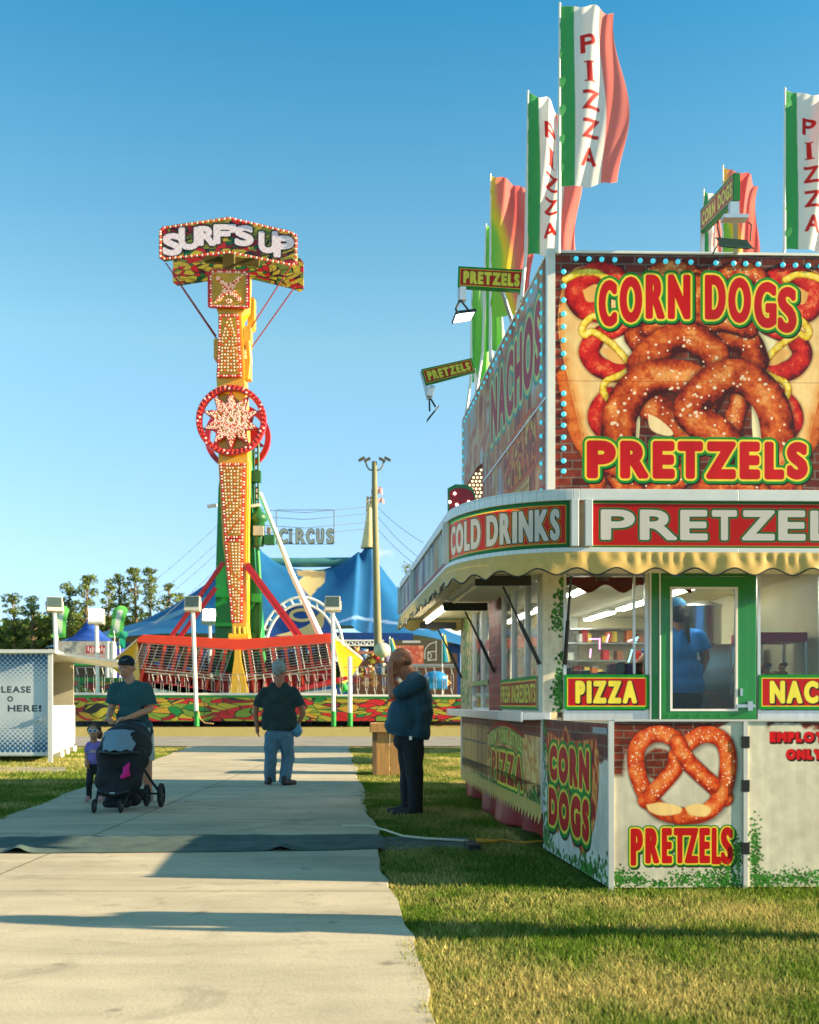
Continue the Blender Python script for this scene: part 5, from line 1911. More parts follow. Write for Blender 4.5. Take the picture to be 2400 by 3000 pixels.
fence(1000, 1340, 'queue_fence')
# white posts with green feet at the front of the platform
def lamp(x, ytop, ybase, Y, lit, tilt, label, lx=None, foot=True):
    """floodlight on a pole; tilt = head pitch"""
    b = P(x, ybase, Y)
    t = thing('floodlight', label, 'floodlight', b, 'floodlights around the ride')
    m = MB()
    top = P(lx or x, ytop + 21, Y)
    m.tube([b, top], .10, 10, 0)
    if foot:
        d = (Vector(top) - Vector(b)).normalized()
        m.tube([b, Vector(b) + d * .75], .13, 10, 1)
    m.build('pole', [WPOLE, TWR], t)
    if ytop:
        c = Vector(P(lx or x, ytop, Y))
        rot = Matrix.Rotation(rad(tilt[1]), 3, 'Z') @ Matrix.Rotation(rad(tilt[0]), 3, 'X')
        s = F / Y
        w, h = 44 / s, 36 / s
        m = MB()
        m.box(c, (w, .3, h), rot, 0)
        m.box(c + rot @ Vector((0, -.03, -h * .62)), (w * 1.05, .34, h * .22), rot, 0)
        for sx in (-1, 1):
            m.bar(c + rot @ Vector((sx * w * .54, 0, -h * .6)), c + rot @ Vector((sx * w * .54, 0, .1)), .05)
        hd = m.build('lamp_housing', M('lamp_grey', lin(196, 190, 172), .5, var=.08), t, bevel=.02)
        m = MB()
        m.box(c + rot @ Vector((0, -.16, .02)), (w * .88, .02, h * .84), rot, 0)
        m.build('lens', M('lit_lens', (1, .98, .93), emit=9.) if lit else M('dark_lens', lin(70, 86, 80), .15, var=.2, scale=2), hd)
    return t
lamp(577, 1766, 2128, 54.3, False, (-10, 0), 'unlit grey floodlight on a white pole before the left half of the boat', 565)
lamp(978, 1766, 2128, 54.3, False, (-10, 4), 'unlit floodlight on the white pole by the yellow bow of the boat', 975)
lamp(287, 1803, 2030, 57, True, (-4, 0), 'glowing white floodlight in front of the small blue tent', 283, False)
lamp(616, 1803, 2030, 61.5, True, (-4, 8), 'glowing floodlight on a thin pole beside the green tower', 615, False)
lamp(168, 1768, 2030, 56, False, (-14, 24), 'unlit dark-faced floodlight rising behind the white kiosk', 160, False)
m = MB()
b = P(1026, 2128, 54.3)
m.tube([b, P(1025, 1924, 54.3)], .11, 10, 0)
m.tube([b, P(1026, 2088, 54.3)], .135, 10, 1)
t = thing('fence_post', 'short white post with a green foot and no lamp below the yellow bow', 'post', b)
m.build('post', [WPOLE, TWR], t)
m = MB()
m.tube([P(580, 2080, 54.2), P(586, 2105, 54.1), P(600, 2118, 54), P(625, 2120, 53.9)], .03, 6)
tag(m.build('power_cable', M('tan_cable', lin(206, 170, 110), .6)), 'thin tan cable drooping from a floodlight pole to the dry grass', 'cable')
# ================================================================ CIRCUS TENT
Yt = 96.0
def ps(y=Yt): return y / F
tent = thing('circus_tent', 'huge blue circus tent with cream swirls and a cream-capped mast behind the ride', 'circus tent', (P(900, 2100, Yt)[0], Yt, 0))
PROF_D = [0, 12, 30, 55, 90, 130, 180, 240, 300, 380, 470]
PROF_H = [480, 455, 405, 370, 325, 278, 232, 200, 178, 150, 120]
nx_, ny_ = 260, 90
xs_ = np.linspace(240, 1420, nx_)
dy_ = np.linspace(-330, 260, ny_)        # plan depth in the same units (front negative)
XX, DD = np.meshgrid(xs_, dy_)
def mast(x0, sl, sr, hk):
    dx = np.where(XX < x0, (XX - x0) / sl, (XX - x0) / sr)
    d = np.hypot(dx, DD * .85)
    d = d * (1 + .035 * np.cos(np.arctan2(DD, dx) * 8))
    return np.interp(d, PROF_D, PROF_H) * hk
h1, h2 = mast(1083, 1.15, 1.0, 1.0), mast(735, 1.75, 1.15, 1.0)
rid = np.clip(np.minimum((XX - 700) / 60, (1110 - XX) / 60), 0, 1)
rh = 385 + 20 * ((XX - 909) / 170) ** 2
h3 = np.where(rid > 0, rh * rid * np.interp(np.abs(DD), [0, 40, 110, 200, 300, 330], [1, .955, .80, .62, .5, .46]), 0)
HH = (h1 ** 7 + h2 ** 7 + h3 ** 7) ** (1 / 7)
HH = np.minimum(HH, 478)
k_ = (Yt + 8) / F
Vx, Vy, Vz = (XX - 1200) * k_, Yt + 8 + DD * k_, EYE + HH * k_
ap = HY - HH                                    # face-on row of each point of the canvas
blue = np.array(lin(34, 96, 146))
C_ = np.ones(XX.shape + (3,)) * blue * (.86 + .28 * fbm(XX, DD, 60, 3)[..., None])
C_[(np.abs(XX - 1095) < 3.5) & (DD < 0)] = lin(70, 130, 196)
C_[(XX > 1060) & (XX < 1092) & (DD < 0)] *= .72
def paint(poly, col):
    a = np.array(poly, float)
    ins = np.zeros(XX.shape, bool)
    for (ax, ay), (bx, by) in zip(a, np.roll(a, -1, 0)):
        if ay != by:
            ins ^= ((ay > ap) != (by > ap)) & (XX < (bx - ax) * (ap - ay) / (by - ay) + ax)
    ins &= DD < 30
    C_[ins] = np.array(col)
cream = lin(214, 188, 130)
sw = spline([(868, 1662), (930, 1664), (945, 1685), (946, 1710), (928, 1735), (920, 1752)], 6).tolist() + spline([(912, 1742), (890, 1715), (896, 1696), (900, 1682), (868, 1664)], 6).tolist()
paint([(907 + (x - 907) * 1.3, 1700 + (y - 1700) * 1.22) for x, y in sw], cream)
paint([(872, 1672), (956, 1682), (960, 1700), (880, 1696)], np.array(cream) * .55)
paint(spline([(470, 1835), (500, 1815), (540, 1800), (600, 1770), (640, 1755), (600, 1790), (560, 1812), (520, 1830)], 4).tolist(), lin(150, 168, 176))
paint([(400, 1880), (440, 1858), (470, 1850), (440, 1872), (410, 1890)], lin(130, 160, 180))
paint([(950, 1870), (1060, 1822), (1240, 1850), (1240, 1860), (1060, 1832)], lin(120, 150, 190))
i = (np.arange(ny_ - 1)[:, None] * nx_ + np.arange(nx_ - 1)[None, :]).ravel()
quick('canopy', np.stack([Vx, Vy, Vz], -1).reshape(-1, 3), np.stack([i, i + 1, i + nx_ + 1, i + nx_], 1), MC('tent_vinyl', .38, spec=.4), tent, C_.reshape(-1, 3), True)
m = MB()
for x in np.linspace(260, 1400, 24):
    a, b = P(x, 1900, Yt - 2), P(x, 2110, Yt - 2)
    m.prism([P(x, 1885, Yt - 1.5), P(x + 48, 1885, Yt - 1.5), P(x + 48, 2095, Yt - 1.9), P(x, 2095, Yt - 1.9)], (0, .05, 0))
m.plate([(935, 1852), (1210, 1855), (1210, 1885), (935, 1880)], Yt - 5, 3)
m.build('side_wall', M('tent_wall_blue', lin(14, 62, 130), .45, var=.3, scale=.8, bump=.4), tent)
m = MB()
m.tube([P(738, 1648, Yt + 8), P(900, 1648, Yt + 8), P(1052, 1646, Yt + 8)], .45, 12)
m.build('ridge_truss', M('teal_cover', lin(70, 132, 128), .6, var=.2, scale=1), tent)
for x0 in (735, 1083):
    m = MB()
    b = P(x0, 1606, Yt + 8)
    s_ = (Yt + 8) / F
    m.lathe([(27 * s_, 0), (20 * s_, 30 * s_), (13 * s_, 75 * s_), (8 * s_, 110 * s_), (7 * s_, 130 * s_)], b, 12)
    m.build('mast_cap', M('cream_canvas', lin(226, 200, 140), .6, var=.12, scale=1), tent)
    m = MB()
    for dx in (-7, 6):
        m.tube([P(x0 + dx, 1500, Yt + 8), P(x0 + dx * .8, 1455, Yt + 8)], .12, 6)
    for y in range(1455, 1500, 12):
        m.bar(P(x0 - 6, y, Yt + 8), P(x0 + 6, y + 8, Yt + 8), .1)
    m.build('mast_top', M('mast_yellow', lin(196, 150, 60), .5), tent)
# entrance arch of white truss with a blue swirl-printed gable
m = MB()
def arc(cx, cy, rx, ry, a0, a1, n): return [(cx + rx * math.cos(t), cy - ry * math.sin(t)) for t in np.linspace(a0, a1, n)]
ya = Yt - 12
for r_ in (121, 105):
    m.tube([P(x, y, ya) for x, y in arc(884, 1905, r_, r_ * 1.28, -.25, math.pi + .25, 36)], .12, 6)
for t in np.linspace(-.2, math.pi + .2, 17):
    m.tube([P(884 + 105 * math.cos(t), 1905 - 134 * math.sin(t), ya), P(884 + 121 * math.cos(t + .06), 1905 - 155 * math.sin(t + .06), ya)], .10, 6)
arch = m.build('entrance_truss', WPOLE, tent)
m = MB()
m.prism([P(x, y, ya + .3) for x, y in arc(884, 1905, 103, 132, 0, math.pi, 30)], (0, .15, 0), 0)
m.prism([P(x, y, ya + .2) for x, y in spline([(805, 1862), (850, 1850), (900, 1832), (932, 1800), (945, 1795), (948, 1830), (925, 1860), (890, 1872)], 6)], (0, .05, 0), 1)
o_, i_ = arc(885, 1802, 38, 20, 0, 2 * math.pi, 30), arc(885, 1802, 27, 11, 0, 2 * math.pi, 30)
for a in range(29):
    m.prism([P(*o_[a], ya + .18), P(*o_[a + 1], ya + .18), P(*i_[a + 1], ya + .18), P(*i_[a], ya + .18)], (0, .06, 0), 1)
m.prism([P(x, y, ya + .12) for x, y in [(800, 1865), (1000, 1855), (1005, 1895), (800, 1895)]], (0, .1, 0), 2)
m.build('entrance_gable', [M('gable_blue', lin(16, 72, 150), .45, var=.2, scale=.6), M('cream_canvas'), M('tent_wall_blue')], tent)
m = MB()
for y in (1877, 1891):
    m.tube([P(1000, y, ya), P(1125, y, ya)], .07, 6)
for k in range(14):
    x = 1002 + k * 8.8
    m.tube([P(x, 1877 if k % 2 else 1891, ya), P(x + 8.8, 1891 if k % 2 else 1877, ya)], .05, 5)
m.build('front_truss', WPOLE, tent)

# lettering hung over the tent
cs = thing('circus_sign', 'bulb-studded CIRCUS letters hung on wires between two thin posts', 'sign', P(895, 1593, 88))
m = MB()
for x in (810, 979):
    m.tube([P(x, 1494, 88), P(x, 1594, 88)], .04, 6)
for y in (1494, 1594):
    m.tube([P(810, y, 88), P(979, y, 88)], .025, 6)
for y, a in ((1496, 1088), (1516, 1084), (1541, 1083), (1561, 1080)):
    m.tube([P(740, y - 4, 92), P(895, y + 6, 88), P(a, y - 12, 100)], .022, 5)
m.build('sign_frame', M('dark_steel', (.08, .09, .1), .5), cs)
glyphs('CIRUS')
for ch, xa, xb in (('C', 816, 843), ('I', 846, 856), ('R', 866, 894), ('C', 897, 921), ('U', 927, 949), ('S', 956, 978)):
    A = Art(xa - 4, 1542, xb + 4, 1598, 40, 64, (0, 0, 0))
    A.c[:] = -1
    lay = [(1.5, lin(40, 62, 66)), (-1.0, lin(150, 160, 150))]
    if ch == 'I':
        A.text([('I', xa + 2, 1549, xb - 2, 1592)], lay, 2.2)
        for y in (1551, 1590):
            A.rect(xa - 2, y - 3, xb + 2, y + 3, lin(60, 84, 86))
    else:
        A.text([(ch, xa, 1548, xb, 1593)], lay, 2.6)
    keep = A.c[..., 0] >= 0
    px_, py_ = A.X.ravel(), A.Y.ravel()
    V = np.stack([(px_ - 1200) / F * 87.7, np.full(px_.shape, 87.7), EYE - (py_ - HY) / F * 87.7], 1)
    i = np.arange(A.ny - 1)[:, None] * A.nx + np.arange(A.nx - 1)[None, :]
    ok = (keep[:-1, :-1] & keep[1:, 1:] & keep[1:, :-1] & keep[:-1, 1:]).ravel()
    i = i.ravel()[ok]
    o = quick('letter', V, np.stack([i, i + A.nx, i + A.nx + 1, i + 1], 1), MC('letter_print', .4), cs, np.clip(A.c, 0, 1).reshape(-1, 3))
    sd = o.modifiers.new('depth', 'SOLIDIFY')
    sd.thickness = .35
for a, b, y0, lamps in (((1090, 1470), (1240, 1590), 100, 0), ((1095, 1500), (1235, 1640), 100, 0), ((1090, 1530), (1225, 1660), 100, 0), ((700, 1480), (380, 1760), 104, 9), ((700, 1530), (400, 1790), 104, 9), ((700, 1560), (420, 1800), 104, 9), ((700, 1600), (450, 1830), 104, 9)):
    m = MB()
    L = []
    for t in np.linspace(0, 1, 12):
        L.append(P(a[0] + (b[0] - a[0]) * t, a[1] + (b[1] - a[1]) * t + 9 * math.sin(math.pi * t), y0 - 8 * t))
    m.tube(L, .022, 5)
    for k in range(1, 11) if lamps else ():
        m.ball(L[k], .05, 5, 4)
    m.build('light_string', M('dark_steel'), tent)
# flags on the masts
FLAGM = MC('flag_cloth', .7, sheer=.5)
def stripes_flag(x0, y0, w, h, Y, lab, up=True):
    A = Art(0, 0, 1, 1, 24, 20, WHT)
    for k in range(0, 7, 2):
        A.rect(0, k / 7, 1, (k + 1) / 7, lin(190, 40, 50))
    A.rect(0, 0, .42, .55, lin(40, 60, 120))
    def fn(u, v):
        x = x0 + w * u
        y = y0 + h * (1 - v) + 3 * np.sin(u * 7)
        return np.array([(x - 1200) / F * Y, Y + .3 * np.sin(u * 6), EYE - (y - HY) / F * Y])
    o = A.mesh('flag', fn, FLAGM, None)
    tag(o, lab, 'flag', 'striped flags on the circus masts')
stripes_flag(1088, 1431, 33, 19, 103.9, 'small red and white striped flag, upper one on the right circus mast')
stripes_flag(1092, 1462, 34, 14, 103.9, 'small striped flag, lower one on the right circus mast')
stripes_flag(734, 1434, 24, 13, 102, 'small striped flag, upper one behind the ride tower')
stripes_flag(735, 1449, 22, 16, 102, 'small striped flag, lower one behind the ride tower')

# wooden lighting pole
t = thing('light_pole', 'tall weathered wooden pole with two pairs of floodlights in front of the tent', 'light pole', P(1110, 2112, 74))
m = MB()
m.tube([P(1112, 2112, 74), P(1107, 1860, 74), P(1098, 1480, 74), P(1097, 1352, 74)], [.28, .26, .2, .17], 12)
pole = m.build('pole', M('weathered_wood', lin(128, 126, 94), .85, var=.25, scale=4, stretch=(4, 4, .3)), t)
m = MB()
for sx in (-1, 1):
    m.tube([P(1098 + 2 * sx, 1378, 74), P(1098 + 16 * sx, 1376, 74), P(1098 + 24 * sx, 1364, 74), P(1098 + 26 * sx, 1352, 74)], .06, 6)
m.build('bracket', M('dull_steel'), t)
for sx in (-1, 1):
    for dx in (24, 40):
        m = MB()
        m.box(P(1098 + (dx - 2) * sx, 1345 + (0 if dx > 30 else 2), 74), (.46, .4, .12), Matrix.Rotation(rad(28 * sx), 3, 'Y'))
        m.build('lamp_head', M('lamp_bronze', lin(90, 84, 60), .5), t)

# ================================================================ TREES
LEAF = MC('leaf_mix', .75, sheer=.4, spec=.2)
BARK = M('pine_bark', lin(120, 100, 74), .9, var=.25, scale=3, stretch=(2, 2, .5))
def foliage(centres, sizes, nper, card, tone, seed):
    r = np.random.default_rng(seed)
    Vs, Cs = [], []
    for c, s in zip(centres, sizes):
        n = max(6, int(nper * (s if np.isscalar(s) else max(s)) ** 1.6))
        d = r.normal(0, 1, (n, 3))
        d /= np.linalg.norm(d, axis=1)[:, None]
        p = np.array(c) + d * (r.random(n) ** .4)[:, None] * np.array([s, s, s * .62])
        a = r.normal(0, 1, (n, 3))
        a /= np.linalg.norm(a, axis=1)[:, None]
        b = np.cross(a, r.normal(0, 1, (n, 3)))
        b /= np.linalg.norm(b, axis=1)[:, None] + 1e-6
        w = card * r.uniform(.5, 1.2, n)[:, None]
        Vs.append(np.stack([p - a * w, p + b * w * .55, p + a * w, p - b * w * .55], 1))
        k = r.uniform(.55, 1.35, n)[:, None] * r.uniform(.75, 1.25)
        mix = r.random(n)[:, None]
        Cs.append(np.repeat((np.array(tone) * (1 - mix * .4) + np.array([.22, .22, .04]) * mix * .4) * k, 4, 0))
    V = np.concatenate(Vs).reshape(-1, 3)
    return V, np.arange(len(V)).reshape(-1, 4), np.concatenate(Cs)
def pine(x, ytop, ybase, Y, spread, label, group, seed, low=.42, nper=80, tone=(.17, .24, .06)):
    r = random.Random(seed)
    b, tp = Vector(P(x, ybase, Y)), Vector(P(x + r.uniform(-6, 6), ytop, Y))
    b.z = 0
    t = thing('pine_tree', label, 'tree', b, group)
    H = tp.z
    m = MB()
    lean = Vector((tp.x - b.x, 0, 0))
    pt = lambda f: b + lean * f + Vector((math.sin(f * 4 + seed) * .15, 0, H * f))
    m.tube([pt(f) for f in (0, .3, .6, .85, .98)], [.26, .22, .16, .09, .03], 8)
    cs_, ss_ = [], []
    w = spread / F * Y
    n = 36
    for k in range(n):
        f = low + (1 - low) * (k / (n - 1)) ** .9
        a = k * 2.4 + r.random()
        rr = w * (1.0 - .72 * ((f - low) / (1 - low)) ** 1.5) * r.uniform(.35, 1.25)
        c = pt(f) + Vector((math.cos(a) * rr, math.sin(a) * rr, r.uniform(-.2, .5)))
        m.tube([pt(max(f - .05, 0)), c], [.06, .02], 5)
        cs_.append(tuple(c))
        ss_.append(r.uniform(.42, 1.1) * w * .46)
    cs_.append(tuple(pt(1.0)))
    ss_.append(w * .3)
    m.build('trunk', BARK, t)
    V, Fc, C = foliage(cs_, ss_, nper * 2, .155, tone, seed)
    quick('crown', V, Fc, LEAF, t, C)
    return t
sp_t = [(205, 1728, 46, 118, 'tall pine with a leaning forked top behind the feather banners'), (255, 1690, 44, 116, 'dense pine rising behind the blue tent peak'), (315, 1712, 36, 122, 'narrow dark pine between two taller pines behind the tent peak'),
        (352, 1684, 38, 120, 'airy pine with sky showing through its crown'), (398, 1668, 40, 117, 'tallest pine with a long bare trunk'), (445, 1672, 36, 119, 'second tallest pine, slender, next to the tallest'),
        (492, 1716, 44, 116, 'bushy pine sloping down to the circus tent edge'), (530, 1752, 36, 118, 'low pine tucked behind the circus tent edge'), (150, 1772, 40, 121, 'short dark pine behind the left floodlight head'),
        (95, 1760, 44, 119, 'pine with a pointed top at the far left edge'), (40, 1752, 46, 121, 'pine half cut off by the left picture border')]
for k, (x, yt, sp, Y, lb) in enumerate(sp_t):
    pine(x, yt, 2100, Y, sp, lb, 'pines at the fairground edge', 40 + k, low=.40 if k not in (4, 5) else .5)
pine(1192, 1662, 2100, 150, 34, 'pine crown peeking over the tent beside the trailer awning', 'pines at the fairground edge', 77, low=.6, nper=30)
cs_, ss_ = [], []
for k in range(64):
    x = -20 + k * 10
    cs_.append(P(x + RD.uniform(-14, 14), 1880 + RD.uniform(-55, 75), 126 + RD.uniform(-4, 8)))
    ss_.append(RD.uniform(1.6, 3.0))
V, Fc, C = foliage(cs_, ss_, 60, .42, (.115, .185, .04), 99)
o = quick('forest_undergrowth', V, Fc, LEAF, None, C)
tag(o, kind='stuff')
cs_, ss_ = [], []
for k in range(150):                                  # far tree belt behind everything
    cs_.append((-150 + k * 2.6 + RD.uniform(-1, 1), 170 + RD.uniform(-5, 5), RD.uniform(1.5, 7.5)))
    ss_.append(RD.uniform(2.2, 3.6))
V, Fc, C = foliage(cs_, ss_, 30, .7, (.045, .08, .02), 98)
tag(quick('distant_forest', V, Fc, LEAF, None, C), kind='stuff')

# ================================================================ SMALL BLUE TENT, BANNERS, STALLS ON THE LEFT
t = thing('peaked_tent', 'small deep blue tent with a steep pointed roof between trees and stalls', 'tent', P(265, 2090, 88))
def tentrow(f, n=20):
    return [(P(262 + (x - 262), 0, 88)[0]) for x in ()]
s_ = 88 / F
cx, cz = P(264, 0, 88)[0], EYE
prof = [(0, 262), (4, 250), (16, 222), (34, 198), (52, 182), (68, 174)]
V, Fc = [], []
for r_, h_ in prof:
    for (ax, ay) in ((-1, -1), (1, -1), (1, 1), (-1, 1)):
        V.append((cx + ax * r_ * s_ * (1.12 if ax > 0 else 1), 88 + ay * r_ * s_, EYE + h_ * s_))
for k in range(len(prof) - 1):
    for q in range(4):
        Fc.append((k * 4 + q, k * 4 + (q + 1) % 4, (k + 1) * 4 + (q + 1) % 4, (k + 1) * 4 + q))
quick('roof', V, Fc, M('tent_royal_blue', lin(44, 84, 172), .55, var=.15, scale=1), t)
m = MB()
m.prism([(cx - 68 * s_, 88 - 68 * s_, EYE + 174 * s_), (cx + 76 * s_, 88 - 68 * s_, EYE + 174 * s_), (cx + 76 * s_, 88 - 68 * s_, EYE + 150 * s_), (cx - 68 * s_, 88 - 68 * s_, EYE + 150 * s_)], (0, .05, 0))
for ax in (-66, 74):
    m.tube([(cx + ax * s_, 88 - 66 * s_, 0), (cx + ax * s_, 88 - 66 * s_, EYE + 172 * s_)], .08, 6)
m.build('valance', M('tent_royal_blue'), t)
m = MB()
m.plate([(335, 1880), (352, 1885), (352, 1985), (335, 1985)], 87, 1.5)
m.build('side_curtain', M('curtain_blue', lin(50, 70, 190), .6), t)
# stall with a printed fascia under it
t = thing('drinks_stall', 'pale stall with a red lettered header and green lower board left of the ride', 'market stall', P(250, 2090, 82))
A = Art(0, 0, 1, .3, 160, 60, lin(150, 156, 150))
A.mottle([lin(110, 120, 120), lin(190, 186, 176), lin(160, 150, 140)], .12, 4)
A.rect(.56, .06, .96, .18, lin(176, 40, 44))
for k in range(9):
    A.rect(.59 + k * .04, .075 + .02 * (k % 2), .61 + k * .04, .17 - .03 * (k % 3 == 0), lin(236, 226, 220))
A.rect(.58, .21, .94, .26, lin(200, 150, 150))
A.mesh('header', lambda u, v: np.array([(160 + 165 * u - 1200) / F * 82, 82 + 0 * u, EYE + (180 - 58 * (1 - v)) / F * 82]), MC('stall_print', .6), t)
m = MB()
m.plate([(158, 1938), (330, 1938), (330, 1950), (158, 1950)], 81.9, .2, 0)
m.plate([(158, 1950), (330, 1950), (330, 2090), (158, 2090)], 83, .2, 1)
m.plate([(158, 1878), (330, 1878), (330, 1950), (158, 1950)], 82.1, .1, 2)
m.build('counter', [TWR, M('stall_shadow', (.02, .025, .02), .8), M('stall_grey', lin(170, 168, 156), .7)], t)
for x in (318, 333):
    m = MB()
    m.tube([P(x, 2090, 80), P(x, 1880, 80)], .22, 8)
    m.build('post', WPOLE, t)
def feather(x0, y0, x1, y1, w, Y, lab, col, txt):
    A = Art(0, 0, 1, 3, 30, 70, col)
    if txt:
        A.stroke([(.5, .6), (.45, 2.4)], .2, WHT, 0, 2)
        for y in np.arange(.75, 2.3, .22):
            A.rect(.3, y, .62, y + .05, col)
    def fn(u, v):
        px = x0 + (x1 - x0) * v + w * (u - .5) * np.clip(1.9 * np.sin(np.pi * np.clip(v * .82 + .16, 0, 1)) ** .7, .1, 1)
        py = y0 + (y1 - y0) * v
        return np.array([(px - 1200) / F * Y, Y + .25 * np.sin(v * 5 + u * 2), EYE - (py - HY) / F * Y])
    b = P(x0, 2095, Y)
    t = thing('feather_banner', lab, 'banner', b, 'feather banners in front of the trees')
    A.mesh('cloth', fn, FLAGM, t)
    m = MB()
    m.tube([b, P(x0, y0, Y), P((x0 + x1) / 2 - w * .4, (y0 + y1) / 2, Y), P(x1, y1, Y)], .03, 6)
    m.build('pole', WPOLE, t)
feather(170, 1868, 186, 1775, 40, 84, 'green feather banner with white lettering behind the kiosk floodlight', lin(110, 206, 96), True)
feather(336, 1866, 358, 1775, 42, 86, 'green feather banner with white lettering right of the blue tent peak', lin(100, 196, 90), True)
feather(352, 1900, 366, 1850, 24, 80, 'plain teal pennant banner beside the walking man\'s cap', lin(30, 150, 120), False)

# ================================================================ MIDWAY GAME STALL ON THE RIGHT
t = thing('game_stall', 'basketball game stall with a dark court-lined banner behind the fence', 'game stall', P(1200, 2115, 70))
A = Art(1150, 1876, 1296, 1945, 170, 80, lin(84, 72, 50))
A.mottle([lin(150, 60, 40), lin(206, 110, 80), lin(190, 70, 50), lin(226, 150, 110)], 22, 6, 1., A.win(1150, 1890, 1240, 1945))
A.c[A.win(1150, 1876, 1240, 1890)] = lin(84, 72, 50)
for P_ in ([(1278, 1878), (1278, 1935)], [(1254, 1910), (1278, 1908)], [(1254, 1910), (1254, 1935)], [(1254, 1935), (1278, 1932)]):
    A.stroke(P_, .8, WHT)
A.stroke([(1278, 1880), (1258, 1888), (1246, 1905), (1245, 1930)], .8, WHT, 5)
A.stroke([(1254, 1912), (1262, 1916), (1264, 1924), (1256, 1932)], .7, WHT, 5)
for k in range(12):
    A.rect(1180 + k * 4.4, 1877, 1183 + k * 4.4, 1883, WHT)
A.mesh('banner', lambda u, v: np.array([(1150 + 146 * u - 1200) / F * 70, 70 + 0 * u, EYE + (HY - 1945 + 69 * v) / F * 70]), MC('stall_print'), t)
m = MB()
m.plate([(1036, 1916), (1340, 1914), (1340, 2115), (1036, 2115)], 73, .2)
m.build('back_wall', M('stall_brown', lin(90, 60, 44), .8, var=.3, scale=1), t)
m = MB()
m.plate([(1036, 1908), (1150, 1906), (1150, 1914), (1036, 1916)], 68, .3)
m.build('header_board', M('salmon_board', lin(196, 120, 90), .6), t)
m = MB()
m.plate([(1150, 1945), (1330, 1945), (1330, 1952), (1150, 1952)], 69, .5)
m.build('counter_rail', SILV, t)
TOY = [lin(226, 160, 90), lin(236, 230, 220), lin(200, 60, 60), lin(120, 110, 150), lin(90, 60, 40), lin(240, 190, 150), lin(60, 120, 170), lin(226, 200, 90)]
tk = 0
for k in range(34):
    row = k % 3
    x = 1046 + (k // 3) * 9.5 + RD.uniform(-3, 3)
    if row == 2:
        x = 1046 + (k // 3) * 26
    y = (1926, 1970, 1995)[row] + RD.uniform(-5, 8)
    m = MB()
    c = Vector(P(x, y, 68.9 + .7 * (row > 0)))
    s_ = RD.uniform(.18, .30)
    m.ball(c, (s_, s_ * .9, s_ * 1.1), 8, 6)
    m.ball(c + Vector((0, -.05, s_ * 1.35)), s_ * .62, 8, 6)
    for sx in (-1, 1):
        m.ball(c + Vector((sx * s_ * .45, -.05, s_ * 1.9)), s_ * .22, 6, 4)
        m.ball(c + Vector((sx * s_ * .95, -.1, 0)), s_ * .35, 6, 4)
    o = m.build('plush_toy', M('plush_%d' % (k % 8), TOY[k % 8], .9, var=.25, scale=6))
    tag(o, 'small plush toy among the prizes hanging behind the queue fence', 'toy', 'prizes on the game stall')
t = thing('plush_display', 'big round white balloon-like lamp above the game stall', 'lamp', P(1120, 1935, 66))
m = MB()
m.ball(P(1120, 1905, 66), (.52, .5, .46), 14, 10)
m.tube([P(1120, 1935, 66), P(1120, 1925, 66)], .1, 8)
m.build('globe', M('globe_grey', lin(196, 190, 170), .6, var=.15, scale=2), t)
t = thing('inflatable', 'blue inflatable game seen through the fence behind the bald man', 'inflatable', P(1270, 2040, 64))
m = MB()
m.ball(P(1275, 1988, 64), (.75, .5, .45), 14, 8)
m.box(P(1275, 2005, 64), (1.4, .8, .6))
m.build('body', M('inflatable_blue', lin(40, 130, 190), .35, var=.1), t, bevel=.06)
for x, Y, h, lab in ((1296, 66, 1860, 'teal and yellow feather flag right of the court banner'), (1142, 67, 1870, 'teal feather flag above the bald man\'s forehead')):
    b = P(x, 2100, Y)
    t = thing('feather_flag', lab, 'flag', b)
    A = Art(0, 0, 1, 3, 24, 50, lin(50, 150, 150))
    A.poly([(.55, 0), (1, 0), (1, 3), (.7, 3)], lin(226, 200, 90))
    A.poly([(.45, 0), (.6, 0), (.8, 3), (.62, 3)], lin(60, 120, 180))
    A.mesh('cloth', lambda u, v, x=x, Y=Y, h=h: np.array([(x + 24 * u * (1 - .6 * v) - 1200) / F * Y, Y + .2 * np.sin(u * 5), EYE + (HY - h - (1 - v) * (80 if x > 1200 else 40)) / F * Y]), FLAGM, t)
    m = MB()
    m.tube([b, P(x, h - 5, Y)], .04, 6)
    m.build('pole', WPOLE, t)
# orange-red food stall beyond the trailer, seen through its windows
t = thing('red_food_stall', 'red and yellow stall with a pale umbrella seen through the trailer windows', 'market stall', (8.5, 26.5, 0))
m = MB()
m.box((9.2, 26.5, .6), (8, 2.5, 1.2), None, 0)
m.box((9.2, 26.5, 3.2), (9, 3.4, .9), None, 1)
for x in (5.2, 7.8, 10.6, 13.2):
    m.box((x, 25.1, 1.9), (.16, .16, 1.8), None, 2)
m.box((9.2, 27.9, 1.9), (8, .1, 2), None, 3)
m.build('booth', [M('stall_yellow', lin(226, 176, 60), .5), M('stall_red', lin(214, 48, 26), .45), WPOLE, M('stall_green', lin(20, 90, 50), .7)], t)
m = MB()
for k in range(8):
    a, b = k * math.pi / 4, (k + 1) * math.pi / 4
    c = Vector((5.0, 21.5, 3.0))
    m.prism([c, c + Vector((1.5 * math.cos(a), 1.5 * math.sin(a), -.85)), c + Vector((1.5 * math.cos(b), 1.5 * math.sin(b), -.85))], (0, 0, .02), k % 2)
m.tube([(5, 21.5, 0), (5, 21.5, 3.0)], .03, 6, 2)
m.build('umbrella', [M('umbrella_blue', lin(130, 170, 214), .7), M('umbrella_cream', lin(230, 210, 160), .7), WPOLE], t)

